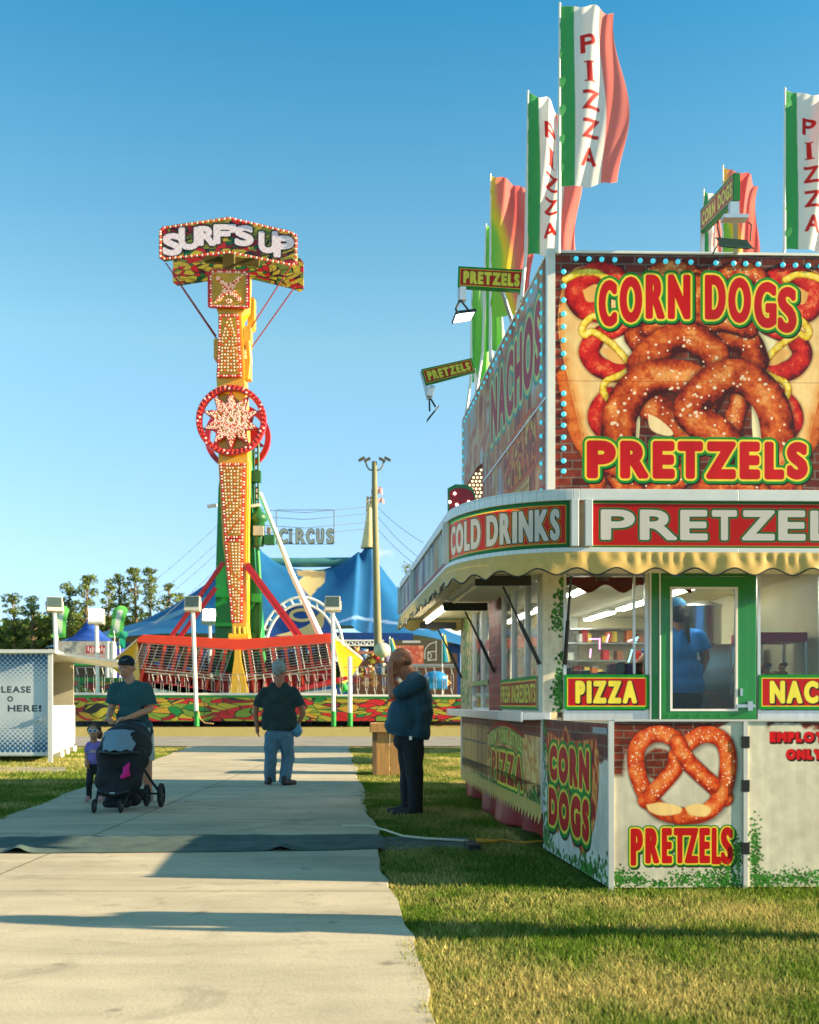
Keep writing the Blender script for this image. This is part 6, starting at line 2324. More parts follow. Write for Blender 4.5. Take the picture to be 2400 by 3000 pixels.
# ================================================================ WHITE KIOSK
kx, ky = P(147, 0, 21.9)[0], 21.9
kd = (P(219, 0, 27.0)[0] - kx, 27.0 - ky)
kiosk = thing('ticket_kiosk', 'white metal kiosk with blue dot fade print and an open side hatch', 'kiosk', (kx, ky, 0))
def K(a, b, z):
    """a: metres left of the near corner along the front, b: 0..1 along the hatch side"""
    return (kx - a + kd[0] * b, ky + kd[1] * b + .0 * a, z)
KW = 2.3
A = Art(0, 0, KW, 2.16, 460, 432, lin(196, 204, 204))
A.mottle([lin(186, 196, 198), lin(206, 212, 210)], .5, 3)
for r_ in range(26):
    z = .05 + r_ * .0475 * 1.1
    for yy, fade in ((z, 1 - r_ / 13), (2.12 - z, 1 - r_ / 15)):
        if fade <= 0.02:
            continue
        for c_ in range(26):
            x = c_ * .105 + (r_ % 2) * .052
            w = A.win(x - .06, yy - .04, x + .06, yy + .04)
            d = np.hypot((A.X[w] - x) / 1.25, A.Y[w] - yy)
            A.put(w, A.aa(d - .034 * (.45 + .55 * fade)) * min(1, fade * 1.2), lin(24, 92, 136))
ink = lin(48, 62, 70)
A.line('PLEASE', KW - 1.08, .70, KW - .36, .84, [(0, ink)], .007)
A.line('O', KW - .84, .91, KW - .72, 1.03, [(0, ink)], .007)
A.line('HERE!', KW - .83, 1.10, KW - .14, 1.24, [(0, ink)], .007)
A.rect(0, 1.6, KW - .1, 1.606, lin(150, 160, 160))
A.mesh('front_panel', lambda u, v: np.array([kx - KW + .0 + (KW - .03) * u, ky - .004 + 0 * u, .16 + 2.04 * v]), MC('kiosk_print', .5), kiosk)
m = MB()
m.hexa([K(KW, 0, .14), K(.03, 0, .14), K(.03, 1, .14), K(KW, 1, .14), K(KW, 0, .2), K(.03, 0, .2), K(.03, 1, .2), K(KW, 1, .2)])
m.hexa([K(KW, 0, .2), K(.02, 0, .2), K(.02, .012, .2), K(KW, .012, .2), K(KW, 0, 2.2), K(.02, 0, 2.2), K(.02, .012, 2.2), K(KW, .012, 2.2)])
m.hexa([K(KW, .985, .2), K(.02, .985, .2), K(.02, 1, .2), K(KW, 1, .2), K(KW, .985, 2.2), K(.02, .985, 2.2), K(.02, 1, 2.2), K(KW, 1, 2.2)])
m.hexa([K(KW, 0, .2), K(KW - .04, 0, .2), K(KW - .04, 1, .2), K(KW, 1, .2), K(KW, 0, 2.2), K(KW - .04, 0, 2.2), K(KW - .04, 1, 2.2), K(KW, 1, 2.2)])
m.hexa([K(1.0, .25, .2), K(.5, .25, .2), K(.5, .8, .2), K(1.0, .8, .2), K(1.0, .25, 1.55), K(.5, .25, 1.55), K(.5, .8, 1.55), K(1.0, .8, 1.55)])
m.build('shell', M('kiosk_white', lin(206, 200, 178), .55, var=.06), kiosk)
m = MB()
for z0, z1 in ((.0, 2.28),):
    m.hexa([K(.04, -.008, z0), K(-.05, -.008, z0), K(-.05, .012, z0), K(.04, .012, z0), K(.04, -.008, z1), K(-.05, -.008, z1), K(-.05, .012, z1), K(.04, .012, z1)])
for b in (.42, .66, .985):
    m.box(K(.06, b, .07), (.16, .22, .14))
m.build('corner_frame', WHM, kiosk)
m = MB()
m.hexa([K(KW + .1, -.03, 2.2), K(-.12, -.03, 2.2), K(-.12, 1.03, 2.2), K(KW + .1, 1.03, 2.2), K(KW + .1, -.03, 2.27), K(-.12, -.03, 2.27), K(-.12, 1.03, 2.27), K(KW + .1, 1.03, 2.27)])
m.build('roof', WHM, kiosk)
m = MB()                                              # hatch flap propped up along the side
p0, p1 = Vector(K(-.02, .05, 2.19)), Vector(K(-.02, .98, 2.19))
out = Vector((1.35, -.1, -.16))
m.prism([p0, p1, p1 + out, p0 + out], (0, 0, .045))
m.build('hatch_flap', WHM, kiosk)
A = Art(0, 0, 1.0, .95, 150, 140, lin(226, 226, 222))
for x_, n_k, y_ in ((.36, 5, .24), (.14, 9, .48)):
    for k in range(n_k):                              # too glared-out in the photo to read: faint letter marks only
        A.stroke([(x_ + k * .085, y_ + .13), (x_ + .02 + k * .085, y_ + .01 * (k % 3)), (x_ + .05 + k * .085, y_ + .12 - .05 * (k % 2))], .009, lin(110, 132, 165))
for k in range(5):
    A.rect(0, .80 + k * .03, 1, .812 + k * .03, lin(110, 150, 190))
A.mesh('hatch_panel', lambda u, v: np.array([kx + .016 + kd[0] * (.014 + .97 * u), ky + kd[1] * (.014 + .97 * u), .2 + .95 * v]), MC('kiosk_print'), kiosk)
m = MB()
m.hexa([K(.02, .012, .2), K(-.01, .012, .2), K(-.01, .985, .2), K(.02, .985, .2), K(.02, .012, 1.15), K(-.01, .012, 1.15), K(-.01, .985, 1.15), K(.02, .985, 1.15)])
m.build('side_wall', WHM, kiosk)
m = MB()
c = Vector(K(.17, 0, .88))
m.box(c + Vector((0, -.03, 0)), (.06, .05, .10))
m.bar(c + Vector((0, -.05, 0)), c + Vector((-.14, -.05, -.03)), .025)
m.build('door_handle', STEEL, kiosk)
# ================================================================ PEOPLE
import bmesh
from mathutils import noise as mnoise
def blob(name, prims, mat, parent, vox=.016, cuts=(), fold=0., fs=9., smooth=5):
    """one continuous skin over capsules and ellipsoids; cuts = [(point, outward normal)] give clean hems"""
    m = MB()
    for p in prims:
        if p[0] == 'c':
            m.caps(p[1], p[2], p[3], p[4])
        else:
            m.ball(p[1], p[2], 16, 12, rot=p[3] if len(p) > 3 else None)
    me = bpy.data.meshes.new('tmp')
    me.from_pydata(m.v, [], m.f)
    ob = bpy.data.objects.new('tmp', me)
    COL.objects.link(ob)
    r = ob.modifiers.new('r', 'REMESH')
    r.mode = 'VOXEL'
    r.voxel_size = vox
    sm = ob.modifiers.new('s', 'SMOOTH')
    sm.iterations = smooth
    sm.factor = .5
    bpy.context.view_layer.update()
    out = bpy.data.meshes.new_from_object(ob.evaluated_get(bpy.context.evaluated_depsgraph_get()))
    bpy.data.objects.remove(ob)
    bpy.data.meshes.remove(me)
    bm = bmesh.new()
    bm.from_mesh(out)
    for ct in cuts:
        co, no = ct[0], ct[1]
        if len(ct) > 2:                       # a cuff: only the cloth near this point
            vs = {v for v in bm.verts if (v.co - Vector(co)).length < ct[2]}
            gm = list(vs) + [e_ for e_ in bm.edges if all(v in vs for v in e_.verts)] + [f for f in bm.faces if all(v in vs for v in f.verts)]
        else:
            gm = bm.verts[:] + bm.edges[:] + bm.faces[:]
        bmesh.ops.bisect_plane(bm, geom=gm, plane_co=co, plane_no=no, clear_outer=True)
    if fold:
        bm.normal_update()
        for v in bm.verts:
            n = mnoise.noise(Vector((v.co.x * fs, v.co.y * fs, v.co.z * fs * .55))) + .5 * mnoise.noise(Vector((v.co.x * fs * 2.3, v.co.y * fs * 2.3, v.co.z * fs * 1.1)))
            v.co += v.normal * n * fold
    o = wloc(parent)
    for v in bm.verts:
        v.co -= o
    for f in bm.faces:
        f.smooth = True
    bm.to_mesh(out)
    bm.free()
    out.name = name
    out.materials.append(mat)
    return link(name, out, parent)

SKIN = M('skin', lin(196, 136, 104), .55, var=.08, scale=14)
SKIN2 = M('skin_tanned', lin(176, 108, 76), .55, var=.1, scale=14)
def hand(w, d, out, n, L=.17, curl=.35, thumb=1, r=.0095):
    """palm, four unequal bent fingers and a thumb; w wrist, d pointing direction, out = palm normal, n across"""
    w, d, out = Vector(w), Vector(d).normalized(), Vector(out).normalized()
    n = d.cross(out).normalized() * thumb
    q = [('c', w, w + d * L * .45, .026, .030)]
    for k, (o, ln) in enumerate(((-.030, .80), (-.010, 1.0), (.011, .96), (.031, .74))):
        b = w + d * L * .46 + n * -o
        q.append(('c', w + d * L * .2 + n * -o * .6, b, .015, .012))
        a1 = b + (d + out * curl * .6).normalized() * L * .26 * ln
        a2 = a1 + (d + out * curl * 1.8).normalized() * L * .24 * ln
        q += [('c', b, a1, r * 1.05, r), ('c', a1, a2, r, r * .8)]
    tb = w + d * L * .12 + n * .026
    t1 = tb + (d * .7 + n * .8 + out * .25).normalized() * L * .25
    q += [('c', w + d * L * .08, tb, .018, .014), ('c', tb, t1, .013, .011), ('c', t1, t1 + (d + n * .15 + out * .4).normalized() * L * .18, .011, .008)]
    return q
def head(c, r, fwd, tilt=0.):
    """skull, jaw, nose, ears; fwd = unit vector the face looks along"""
    c, f = Vector(c), Vector(fwd).normalized()
    s_ = f.cross(Vector((0, 0, 1))).normalized()
    u = s_.cross(f).normalized()
    rot = Matrix((s_, f, u)).transposed()
    k = r / .11
    q = [('e', c, (.077 * k, .095 * k, .092 * k), rot), ('e', c + u * -.045 * k + f * .028 * k, (.058 * k, .066 * k, .072 * k), rot), ('c', c + f * .088 * k + u * .004 * k, c + f * .108 * k - u * .026 * k, .011 * k, .015 * k),
         ('c', c + f * .080 * k + u * .026 * k - s_ * .035 * k, c + f * .080 * k + u * .026 * k + s_ * .035 * k, .014 * k, .014 * k), ('c', c + f * .075 * k - u * .055 * k - s_ * .018 * k, c + f * .075 * k - u * .055 * k + s_ * .018 * k, .012 * k, .012 * k)]
    for sg_ in (-1, 1):
        q.append(('e', c + s_ * sg_ * .079 * k - f * .008 * k - u * .012 * k, (.012 * k, .020 * k, .032 * k), rot))
    return q, s_, f, u, k
def face(c, s_, f, u, k, parent):
    m = MB()
    for sg_ in (-1, 1):
        m.ball(Vector(c) + f * .083 * k + s_ * sg_ * .031 * k + u * .008 * k, (.012 * k, .008 * k, .007 * k), 8, 6, 0)
        m.ball(Vector(c) + f * .090 * k + s_ * sg_ * .031 * k + u * .008 * k, (.0055 * k, .004 * k, .0055 * k), 6, 4, 1)
    m.build('eye_pair', [M('eye_white', lin(220, 214, 206), .3), M('iris_dark', (.02, .015, .01), .2)], parent)
    m = MB()
    m.tube([Vector(c) + f * (.088 - .003 * abs(t)) * k + s_ * t * .010 * k - u * .052 * k for t in (-2, -1, 0, 1, 2)], [.003 * k, .005 * k, .006 * k, .005 * k, .003 * k], 6)
    m.build('mouth', M('lips', lin(160, 84, 76), .5), parent)
JEAN = M('blue_denim', lin(88, 120, 136), .85, var=.3, scale=9)
def shoe(pr, heel, toe, w=.043):
    h, t = Vector(heel), Vector(toe)
    pr += [('c', h + Vector((0, 0, .045)), h + (t - h) * .55 + Vector((0, 0, .043)), w * .95, w), ('c', h + (t - h) * .5 + Vector((0, 0, .036)), t + Vector((0, 0, .032)), w * .98, w * .8), ('c', h + Vector((0, 0, .05)), h + Vector((0, 0, .10)), w * .9, w * .85)]

# --- man in dark shirt and jeans walking away
Y = 15.67
q = lambda x, y, d=0.: Vector(P(x, y, Y)) + Vector((0, d, 0))
man = thing('person', 'grey-haired person in dark T-shirt and blue jeans walking away with a plastic bag', 'person', (q(815, 2305).x, Y, 0))
hc = q(820, 1959)
hp, s_, f_, u_, k_ = head(hc, .131, (.45, .9, -.05))
hp += [('c', q(820, 1970), q(819, 2005), .062, .072), ('c', q(753, 2060), q(748, 2093, .02), .047, .040), ('c', q(748, 2093, .02), q(753, 2128, .03), .040, .030),
       ('c', q(880, 2060), q(888, 2090, .02), .047, .040), ('c', q(888, 2090, .02), q(876, 2116, .04), .040, .030)]
hp += hand(q(753, 2128, .03), (.03, .0, -1), (1, 0, 0), 0, .17, .35, -1) + hand(q(876, 2116, .04), (-.1, .05, -1), (-1, 0, 0), 0, .17, .8, 1)
blob('body', hp, SKIN2, man, .0085, smooth=3)
blob('hair', [('e', hc + Vector((-.012, -.02, .022)), (.099, .115, .110)), ('e', hc + Vector((-.03, -.05, -.03)), (.074, .068, .08)), ('c', hc + Vector((-.06, .02, -.03)), hc + Vector((.05, -.078, -.03)), .034, .034)], M('grey_hair', lin(150, 150, 142), .8, var=.4, scale=40), man, .012, [(hc + Vector((0, 0, -.095)), (0, 0, -1))], .008, 40)
sh = [('c', q(780, 2024), q(857, 2024), .066, .066), ('c', q(798, 2009), q(838, 2009), .056, .056), ('e', q(817, 2048), (.200, .135, .17)), ('c', q(790, 2060), q(789, 2120), .115, .120), ('c', q(843, 2060), q(846, 2120), .115, .120), ('e', q(817, 2095), (.205, .15, .2)), ('e', q(817, 2130), (.214, .155, .16)),
      ('c', q(774, 2024), q(754, 2070), .066, .074), ('c', q(863, 2024), q(883, 2068), .066, .074)]
blob('shirt', sh, M('dark_green_tee', lin(42, 58, 56), .9, var=.15, scale=12), man, .016, [(q(815, 2139), (0, 0, -1)), (q(750, 2068), (-.35, 0, -1), .14), (q(886, 2066), (.35, 0, -1), .14)], .016, 7)
blob('trousers', [('e', q(816, 2150), (.178, .13, .15)), ('c', q(797, 2158), q(794, 2225, -.03), .112, .094), ('c', q(794, 2225, -.03), q(790, 2292, .05), .092, .082), ('c', q(838, 2158), q(843, 2225, .06), .112, .096), ('c', q(843, 2225, .06), q(834, 2294, -.06), .094, .084)], JEAN, man, .015, [(q(790, 2291), (0, 0, -1))], .014, 11)
sp = []
shoe(sp, q(790, 2306, -.02), q(776, 2306, .17), .048); shoe(sp, q(836, 2306, -.16), q(862, 2306, .02), .048)
for p in sp: p[1].z -= q(0, 2306).z; p[2].z -= q(0, 2306).z
for p in sp: p[1].z += .03; p[2].z += .03
blob('shoes', sp, M('brown_shoe', lin(50, 38, 30), .6, var=.2), man, .011, [((0, 0, .031), (0, 0, -1))])
m = MB()
c = q(868, 2140, .02)
m.ball(c, (.085, .06, .10), 12, 9)
for v_ in range(len(m.v)):
    x, y, z = m.v[v_]
    n = mnoise.noise(Vector((x * 22, y * 22, z * 22))) * .03
    m.v[v_] = (x + n, y + n * .5, z + n)
m.tube([q(874, 2112, .03), c + Vector((.01, 0, .08))], .012, 6)
bag = m.build('plastic_bag', M('pale_blue_plastic', lin(120, 180, 206), .25, var=.2, scale=20, sheer=.4))
tag(bag, 'crumpled pale blue plastic bag held in the walking man\'s right hand', 'bag')

# --- big bald man in profile, hand over his face
Y = 11.75
C_man = thing('person', 'bald heavy person in teal checked shirt and black trousers covering their face with a hand', 'person', (q(1200, 2386).x, Y, 0))
hc = q(1172, 1933)
hp, s_, f_, u_, k_ = head(hc, .138, (-1, -.12, -.38))
hp += [('e', hc + Vector((.02, 0, .02)), (.118, .096, .113)), ('c', q(1185, 1960), q(1214, 1990), .078, .092), ('c', q(1178, 1965), q(1200, 1985), .07, .08)]
hp += [('c', q(1166, 2028, -.2), q(1154, 2034, -.20), .058, .056), ('c', q(1154, 2036, -.20), q(1143, 1985, -.12), .056, .036),
       ('c', q(1162, 2026, .16), q(1150, 1990, .07), .054, .036)]
hp += hand(q(1143, 1987, -.12), (.02, .10, 1), (.55, .75, 0), 0, .20, .12, -1, .0105) + hand(q(1149, 1988, .06), (.12, -.08, 1), (.6, -.7, 0), 0, .17, .3, 1, .0105)
blob('body', hp, SKIN2, C_man, .0085, smooth=3)
face(hc, s_, f_, u_, k_, C_man)
blob('hair', [('e', hc + Vector((.05, 0, -.02)), (.085, .1, .056))], M('shaved_stubble', lin(120, 84, 64), .8, var=.2, scale=60), C_man, .010, [(hc + Vector((0, 0, .012)), (-.2, 0, 1)), (hc + Vector((.0, 0, 0)), (-1, 0, .1))])
sh = [('e', q(1232, 2008), (.105, .215, .11)), ('c', q(1216, 1996, -.14), q(1216, 1996, .14), .10, .10), ('e', q(1222, 2045), (.165, .235, .19)), ('e', q(1190, 2095), (.21, .24, .19)), ('e', q(1224, 2090), (.168, .225, .24)),
      ('e', q(1184, 2125), (.215, .235, .15)), ('e', q(1222, 2135), (.150, .22, .19)), ('e', q(1190, 2148), (.215, .22, .14)), ('c', q(1222, 2003, -.2), q(1172, 2028, -.215), .105, .088), ('c', q(1222, 2003, .2), q(1175, 2028, .19), .105, .088)]
def check_mat():
    m_ = M('teal_check_cloth', lin(44, 86, 100), .85, var=.12, scale=16)
    n, l = m_.node_tree.nodes, m_.node_tree.links
    b = n['Principled BSDF']
    src = b.inputs['Base Color'].links[0].from_socket
    br = n.new('ShaderNodeTexBrick')
    br.offset = 0
    br.inputs['Color1'].default_value = (1, 1, 1, 1)
    br.inputs['Color2'].default_value = (.86, .9, .94, 1)
    br.inputs['Mortar'].default_value = (.5, .56, .62, 1)
    br.inputs['Scale'].default_value = 1
    br.inputs['Mortar Size'].default_value = .004
    br.inputs['Brick Width'].default_value = .022
    br.inputs['Row Height'].default_value = .022
    t = [x for x in n if x.type == 'TEX_COORD'][0]
    mp_ = n.new('ShaderNodeMapping')
    mp_.inputs['Rotation'].default_value = (rad(90), 0, 0)
    l.new(t.outputs['Object'], mp_.inputs['Vector'])
    l.new(mp_.outputs[0], br.inputs['Vector'])
    mu = n.new('ShaderNodeVectorMath')
    mu.operation = 'MULTIPLY'
    l.new(src, mu.inputs[0])
    l.new(br.outputs['Color'], mu.inputs[1])
    l.new(mu.outputs[0], b.inputs['Base Color'])
    return m_
CHK = check_mat()
blob('shirt', sh, CHK, C_man, .016, [(q(1190, 2157), (-.16, 0, -1))], .018, 7)
m = MB()
m.tube([q(1196, 1990, -.07), q(1212, 1975, -.085), q(1232, 1970, -.02), q(1232, 1970, .04), q(1212, 1975, .085)], .020, 8)
m.build('collar', CHK, C_man)
blob('trousers', [('e', q(1198, 2170), (.165, .18, .15)), ('c', q(1210, 2180, -.09), q(1214, 2265, -.09), .118, .094), ('c', q(1214, 2265, -.09), q(1217, 2366, -.09), .092, .082), ('c', q(1192, 2180, .09), q(1194, 2265, .1), .116, .094), ('c', q(1194, 2265, .1), q(1197, 2356, .12), .092, .082)], M('black_trousers', (.012, .012, .014), .85, var=.3, scale=8), C_man, .016, [(q(1200, 2377), (0, 0, -1))], .016, 9)
m = MB()
m.box(q(1203, 2158, -.19), (.03, .02, .06))
m.build('key_fob', STEEL, C_man)
sp = []
for x0, x1, d in ((1228, 1158, -.09), (1206, 1142, .13)):
    h, t_ = q(x0, 2386, d), q(x1, 2386, d - .03)
    h.z = t_.z = .0
    shoe(sp, h, t_, .048)
blob('shoes', sp, M('dark_sneaker', lin(44, 40, 40), .6, var=.3, scale=14), C_man, .011, [((0, 0, .004), (0, 0, -1))])

# --- man pushing the stroller
Y = 13.0
B_man = thing('person', 'person in dark cap, teal T-shirt and pale shorts pushing a stroller towards us', 'person', (q(385, 2355).x, Y, 0))
hc = q(371, 1955)
hp, s_, f_, u_, k_ = head(hc, .127, (-.05, -1, -.12))
hp += [('c', q(374, 1972), q(384, 2002), .060, .068), ('c', q(438, 2058), q(440, 2078, -.02), .048, .044), ('c', q(440, 2078, -.02), q(398, 2104, -.42), .044, .031), ('c', q(330, 2058), q(327, 2082, -.02), .048, .044), ('c', q(327, 2082, -.02), q(343, 2106, -.40), .043, .031)]
hp += hand(q(398, 2104, -.42), (-.7, -.6, -.1), (-.1, -.3, -1), 0, .17, 1.0, 1) + hand(q(343, 2106, -.40), (.5, -.7, -.1), (.1, -.3, -1), 0, .17, 1.0, -1)
hp += [('c', q(428, 2215), q(432, 2270, -.02), .075, .062), ('c', q(432, 2270, -.02), q(436, 2345, .03), .060, .042), ('c', q(388, 2215), q(384, 2270, -.1), .075, .062), ('c', q(384, 2270, -.1), q(382, 2345, -.05), .060, .042)]
blob('body', hp, SKIN, B_man, .009, smooth=3)
face(hc, s_, f_, u_, k_, B_man)
blob('cap', [('e', hc + Vector((0, .0, .055)), (.100, .116, .092)), ('e', hc + Vector((-.005, -.13, .035)), (.08, .08, .012))], M('dark_cap', lin(22, 34, 34), .8, var=.2), B_man, .010, [(hc + Vector((0, .1, .022)), (0, .1, -1))])
m = MB()
m.tube([hc + Vector((-.03, -.10, .09)), hc + Vector((.0, -.108, .075)), hc + Vector((.03, -.095, .10))], .006, 5)
m.build('cap_badge', M('badge_grey', lin(130, 150, 150), .6), B_man)
blob('shirt', [('c', q(342, 2016), q(428, 2016), .078, .078), ('c', q(368, 2006), q(402, 2006), .058, .058), ('e', q(386, 2050), (.205, .135, .2)), ('e', q(388, 2095), (.200, .14, .2)), ('e', q(392, 2125), (.215, .15, .16)), ('c', q(338, 2018), q(329, 2060), .082, .078), ('c', q(430, 2018), q(440, 2062), .082, .080)],
     M('teal_tee', lin(42, 84, 86), .9, var=.12, scale=12), B_man, .016, [(q(390, 2134), (0, 0, -1)), (q(328, 2062), (-.2, 0, -1), .14), (q(442, 2064), (.25, 0, -1), .14)], .016, 7)
blob('shorts', [('e', q(400, 2145), (.185, .135, .13)), ('c', q(388, 2150), q(386, 2226, -.04), .105, .098), ('c', q(424, 2150), q(430, 2226), .105, .098)], M('pale_shorts', lin(176, 184, 180), .85, var=.1), B_man, .016, [(q(400, 2228), (0, 0, -1))], .012, 9)
sp = []
for x, d in ((437, .02), (381, -.05)):
    h, t_ = q(x, 2355, d + .05), q(x + 3, 2355, d - .2)
    h.z = t_.z = .03
    shoe(sp, h, t_)
blob('shoes', sp, M('grey_sneaker', lin(120, 112, 104), .7, var=.2), B_man, .011, [((0, 0, .031), (0, 0, -1))])

# --- small child beside the stroller
Y = 12.95
child = thing('person', 'small child in lilac T-shirt, dark leggings and white sunglasses walking beside the stroller', 'person', (q(270, 2356).x, Y, 0))
hc = q(276, 2142)
hp, s_, f_, u_, k_ = head(hc, .093, (.1, -1, 0))
hp += [('c', q(275, 2155), q(275, 2172), .036, .042), ('c', q(256, 2196), q(253, 2214), .028, .025), ('c', q(253, 2214), q(259, 2230, -.06), .025, .020), ('c', q(297, 2196), q(300, 2214), .028, .025), ('c', q(300, 2214), q(304, 2234, -.03), .025, .020)]
hp += hand(q(259, 2230, -.06), (.2, -.4, -.8), (1, 0, 0), 0, .105, .5, -1, .0075) + hand(q(304, 2234, -.03), (.1, -.1, -1), (-1, 0, 0), 0, .105, .4, 1, .0075)
blob('body', hp, SKIN, child, .0075, smooth=3)
face(hc, s_, f_, u_, k_, child)
blob('hair', [('e', hc + Vector((0, .022, .025)), (.078, .075, .076)), ('e', hc + Vector((.05, .05, -.04)), (.04, .045, .06)), ('c', hc + Vector((-.06, .0, .02)), hc + Vector((.06, .0, .02)), .028, .028)], M('brown_hair', lin(96, 66, 46), .75, var=.4, scale=40), child, .010, [(hc + Vector((0, -.052, 0)), (0, -1, .1))], .005, 40)
m = MB()
for sx in (-1, 1):
    m.ball(hc + Vector((sx * .027 + .006, -.078, .006)), (.022, .008, .015), 10, 6, 1)
    m.tube([hc + Vector((.006 + sx * (.027 + .024 * math.cos(t)), -.080, .006 + .017 * math.sin(t))) for t in np.linspace(0, 2 * math.pi, 13)], .0045, 6, 0)
    m.tube([hc + Vector((sx * .05 + .006, -.075, .008)), hc + Vector((sx * .068, .0, .005))], .004, 5, 0)
m.tube([hc + Vector((-.008, -.083, .01)), hc + Vector((.018, -.083, .01))], .004, 5, 0)
m.build('sunglasses', [M('white_plastic', lin(220, 230, 232), .3), M('dark_glass', lin(40, 90, 104), .1)], child)
blob('shirt', [('c', q(263, 2180), q(289, 2180), .038, .038), ('e', q(276, 2200), (.085, .065, .10)), ('e', q(277, 2226), (.094, .07, .09)), ('c', q(261, 2181), q(256, 2198), .04, .038), ('c', q(291, 2181), q(297, 2198), .04, .038)], M('lilac_tee', lin(142, 118, 186), .9, var=.12, scale=20), child, .010, [(q(276, 2241), (0, 0, -1))], .007, 14)
m = MB()
m.box(q(277, 2200, -.072), (.07, .006, .035), Matrix.Rotation(rad(8), 3, 'X'), 0)
m.build('shirt_print', M('shirt_print', lin(206, 170, 170), .8, var=.4, scale=60), child)
blob('leggings', [('e', q(278, 2246), (.088, .068, .07)), ('c', q(267, 2250), q(264, 2295, -.04), .048, .042), ('c', q(264, 2295, -.04), q(259, 2338, .03), .040, .032), ('c', q(290, 2250), q(294, 2295), .048, .042), ('c', q(294, 2295), q(297, 2338, .02), .040, .032)], M('dark_leggings', (.014, .016, .022), .8), child, .010, [(q(270, 2342), (0, 0, -1))], .004, 18)
sp = []
for x, d in ((258, .03), (297, .02)):
    h, t_ = q(x, 2356, d + .03), q(x - 1, 2356, d - .12)
    h.z = t_.z = .03
    shoe(sp, h, t_, .032)
blob('shoes', sp, M('pink_sneaker', lin(206, 160, 150), .7, var=.2), child, .009, [((0, 0, .031), (0, 0, -1))])

# --- worker inside the trailer, seen from behind
Y = 9.85
wk = thing('person', 'food worker in blue shirt and apron behind the green trailer door, back turned', 'person', (q(2010, 2200).x, Y, .52))
hc = q(1982, 1795)
hp, s_, f_, u_, k_ = head(hc, .118, (-.4, .9, -.1))
hp += [('c', q(1984, 1815), q(1992, 1850), .058, .066), ('c', q(2058, 1895), q(2068, 1925, .02), .048, .043), ('c', q(2068, 1925, .02), q(2056, 1972, .04), .043, .03), ('c', q(1905, 1915), q(1872, 1945), .046, .042), ('c', q(1872, 1945), q(1850, 1985, -.05), .042, .03)]
hp += hand(q(2056, 1972, .04), (-.2, .2, -1), (-1, 0, 0), 0, .17, .5, 1) + hand(q(1850, 1985, -.05), (-.3, -.2, -1), (1, 0, 0), 0, .17, .5, -1)
blob('body', hp, SKIN, wk, .0095, smooth=3)
blob('hair', [('e', hc + Vector((.01, -.03, .0)), (.085, .092, .10)), ('c', hc + Vector((.06, -.10, -.05)), q(2002, 1850, -.13), .035, .03), ('c', q(2002, 1850, -.13), q(2008, 1885, -.14), .03, .012)], M('dark_brown_hair', lin(52, 44, 26), .7, var=.4, scale=40), wk, .012, (), .006, 30)
blob('cap', [('e', hc + Vector((0, -.0, .055)), (.092, .105, .085)), ('e', hc + Vector((-.05, .11, .03)), (.07, .07, .012))], M('blue_cap', lin(66, 134, 180), .8), wk, .011, [(hc + Vector((0, 0, .025)), (0, 0, -1))])
blob('shirt', [('c', q(1940, 1868), q(2040, 1868), .085, .085), ('c', q(1972, 1852), q(2012, 1852), .06, .06), ('e', q(1998, 1910), (.19, .14, .22)), ('e', q(2002, 1970), (.185, .15, .2)), ('e', q(2004, 2010), (.195, .155, .16)), ('c', q(2044, 1868), q(2060, 1902), .085, .075), ('c', q(1938, 1870), q(1900, 1918), .085, .075)],
     M('worker_blue', lin(40, 132, 222), .85, var=.12), wk, .016, [(q(2000, 2030), (0, 0, -1)), (q(2062, 1906), (.35, 0, -1), .14), (q(1896, 1922), (-.7, 0, -.7), .14)], .014, 8)
blob('trousers', [('e', q(2003, 2045), (.18, .14, .14)), ('c', q(1985, 2060), q(1984, 2290), .095, .075), ('c', q(2026, 2060), q(2028, 2290), .095, .075)], M('black_trousers'), wk, .018, (), .01, 9)

# --- stroller
Y = 11.9
s = Y / F
st = thing('stroller', 'black baby stroller with a grey-blue hood panel pushed along the path', 'stroller', (q(345, 2380).x, Y, .03))
BK = M('black_fabric', (.012, .013, .015), .8, var=.3, scale=10)
m = MB()
m.tube([q(306, 2145, .25), q(316, 2124, .42), q(345, 2112, .5), q(385, 2111, .5), q(414, 2122, .44), q(428, 2145, .28)], .017, 8)
for a, b, c in (((306, 2145, .25), (300, 2250, .0), (298, 2372, -.28)), ((428, 2145, .28), (404, 2260, .0), (374, 2370, -.28)), ((300, 2240, .02), (330, 2290, .3), (398, 2335, .5)), ((410, 2240, .05), (430, 2290, .2), (446, 2335, .42))):
    m.tube([q(*a), q(*b), q(*c)], .015, 8)
m.tube([q(300, 2300, -.1), q(400, 2300, -.1)], .012, 6)
m.tube([q(398, 2335, .5), q(446, 2335, .42)], .013, 6)
m.build('frame', BLACKM, st)
blob('hood', [('e', q(362, 2188, .12), (.285, .30, .25)), ('e', q(368, 2160, .2), (.24, .22, .16))], BK, st, .014, [(q(360, 2212, .1), (0, -.35, -1))], .012, 9)
m = MB()
N = 14
for j in range(5):
    for i in range(N):
        a, b = -1 + 2 * i / (N - 1), j / 4
        x = 358 + a * 56 * (1 - .06 * j)
        y = 2146 + b * 46 - 10 * (1 - a * a) * (1 - b) + 6 * abs(math.sin(a * 4.5)) * b
        m.v.append(q(x, y, -.26 - .05 * b + .12 * a * a + .16 * (1 - b)))
m.n = len(m.v)
m.f = [(j * N + i, j * N + i + 1, (j + 1) * N + i + 1, (j + 1) * N + i) for j in range(4) for i in range(N - 1)]
m.mi, m.sm = [0] * len(m.f), [True] * len(m.f)
m.build('hood_panel', M('grey_blue_cloth', lin(120, 142, 156), .85, var=.3, scale=50), st)
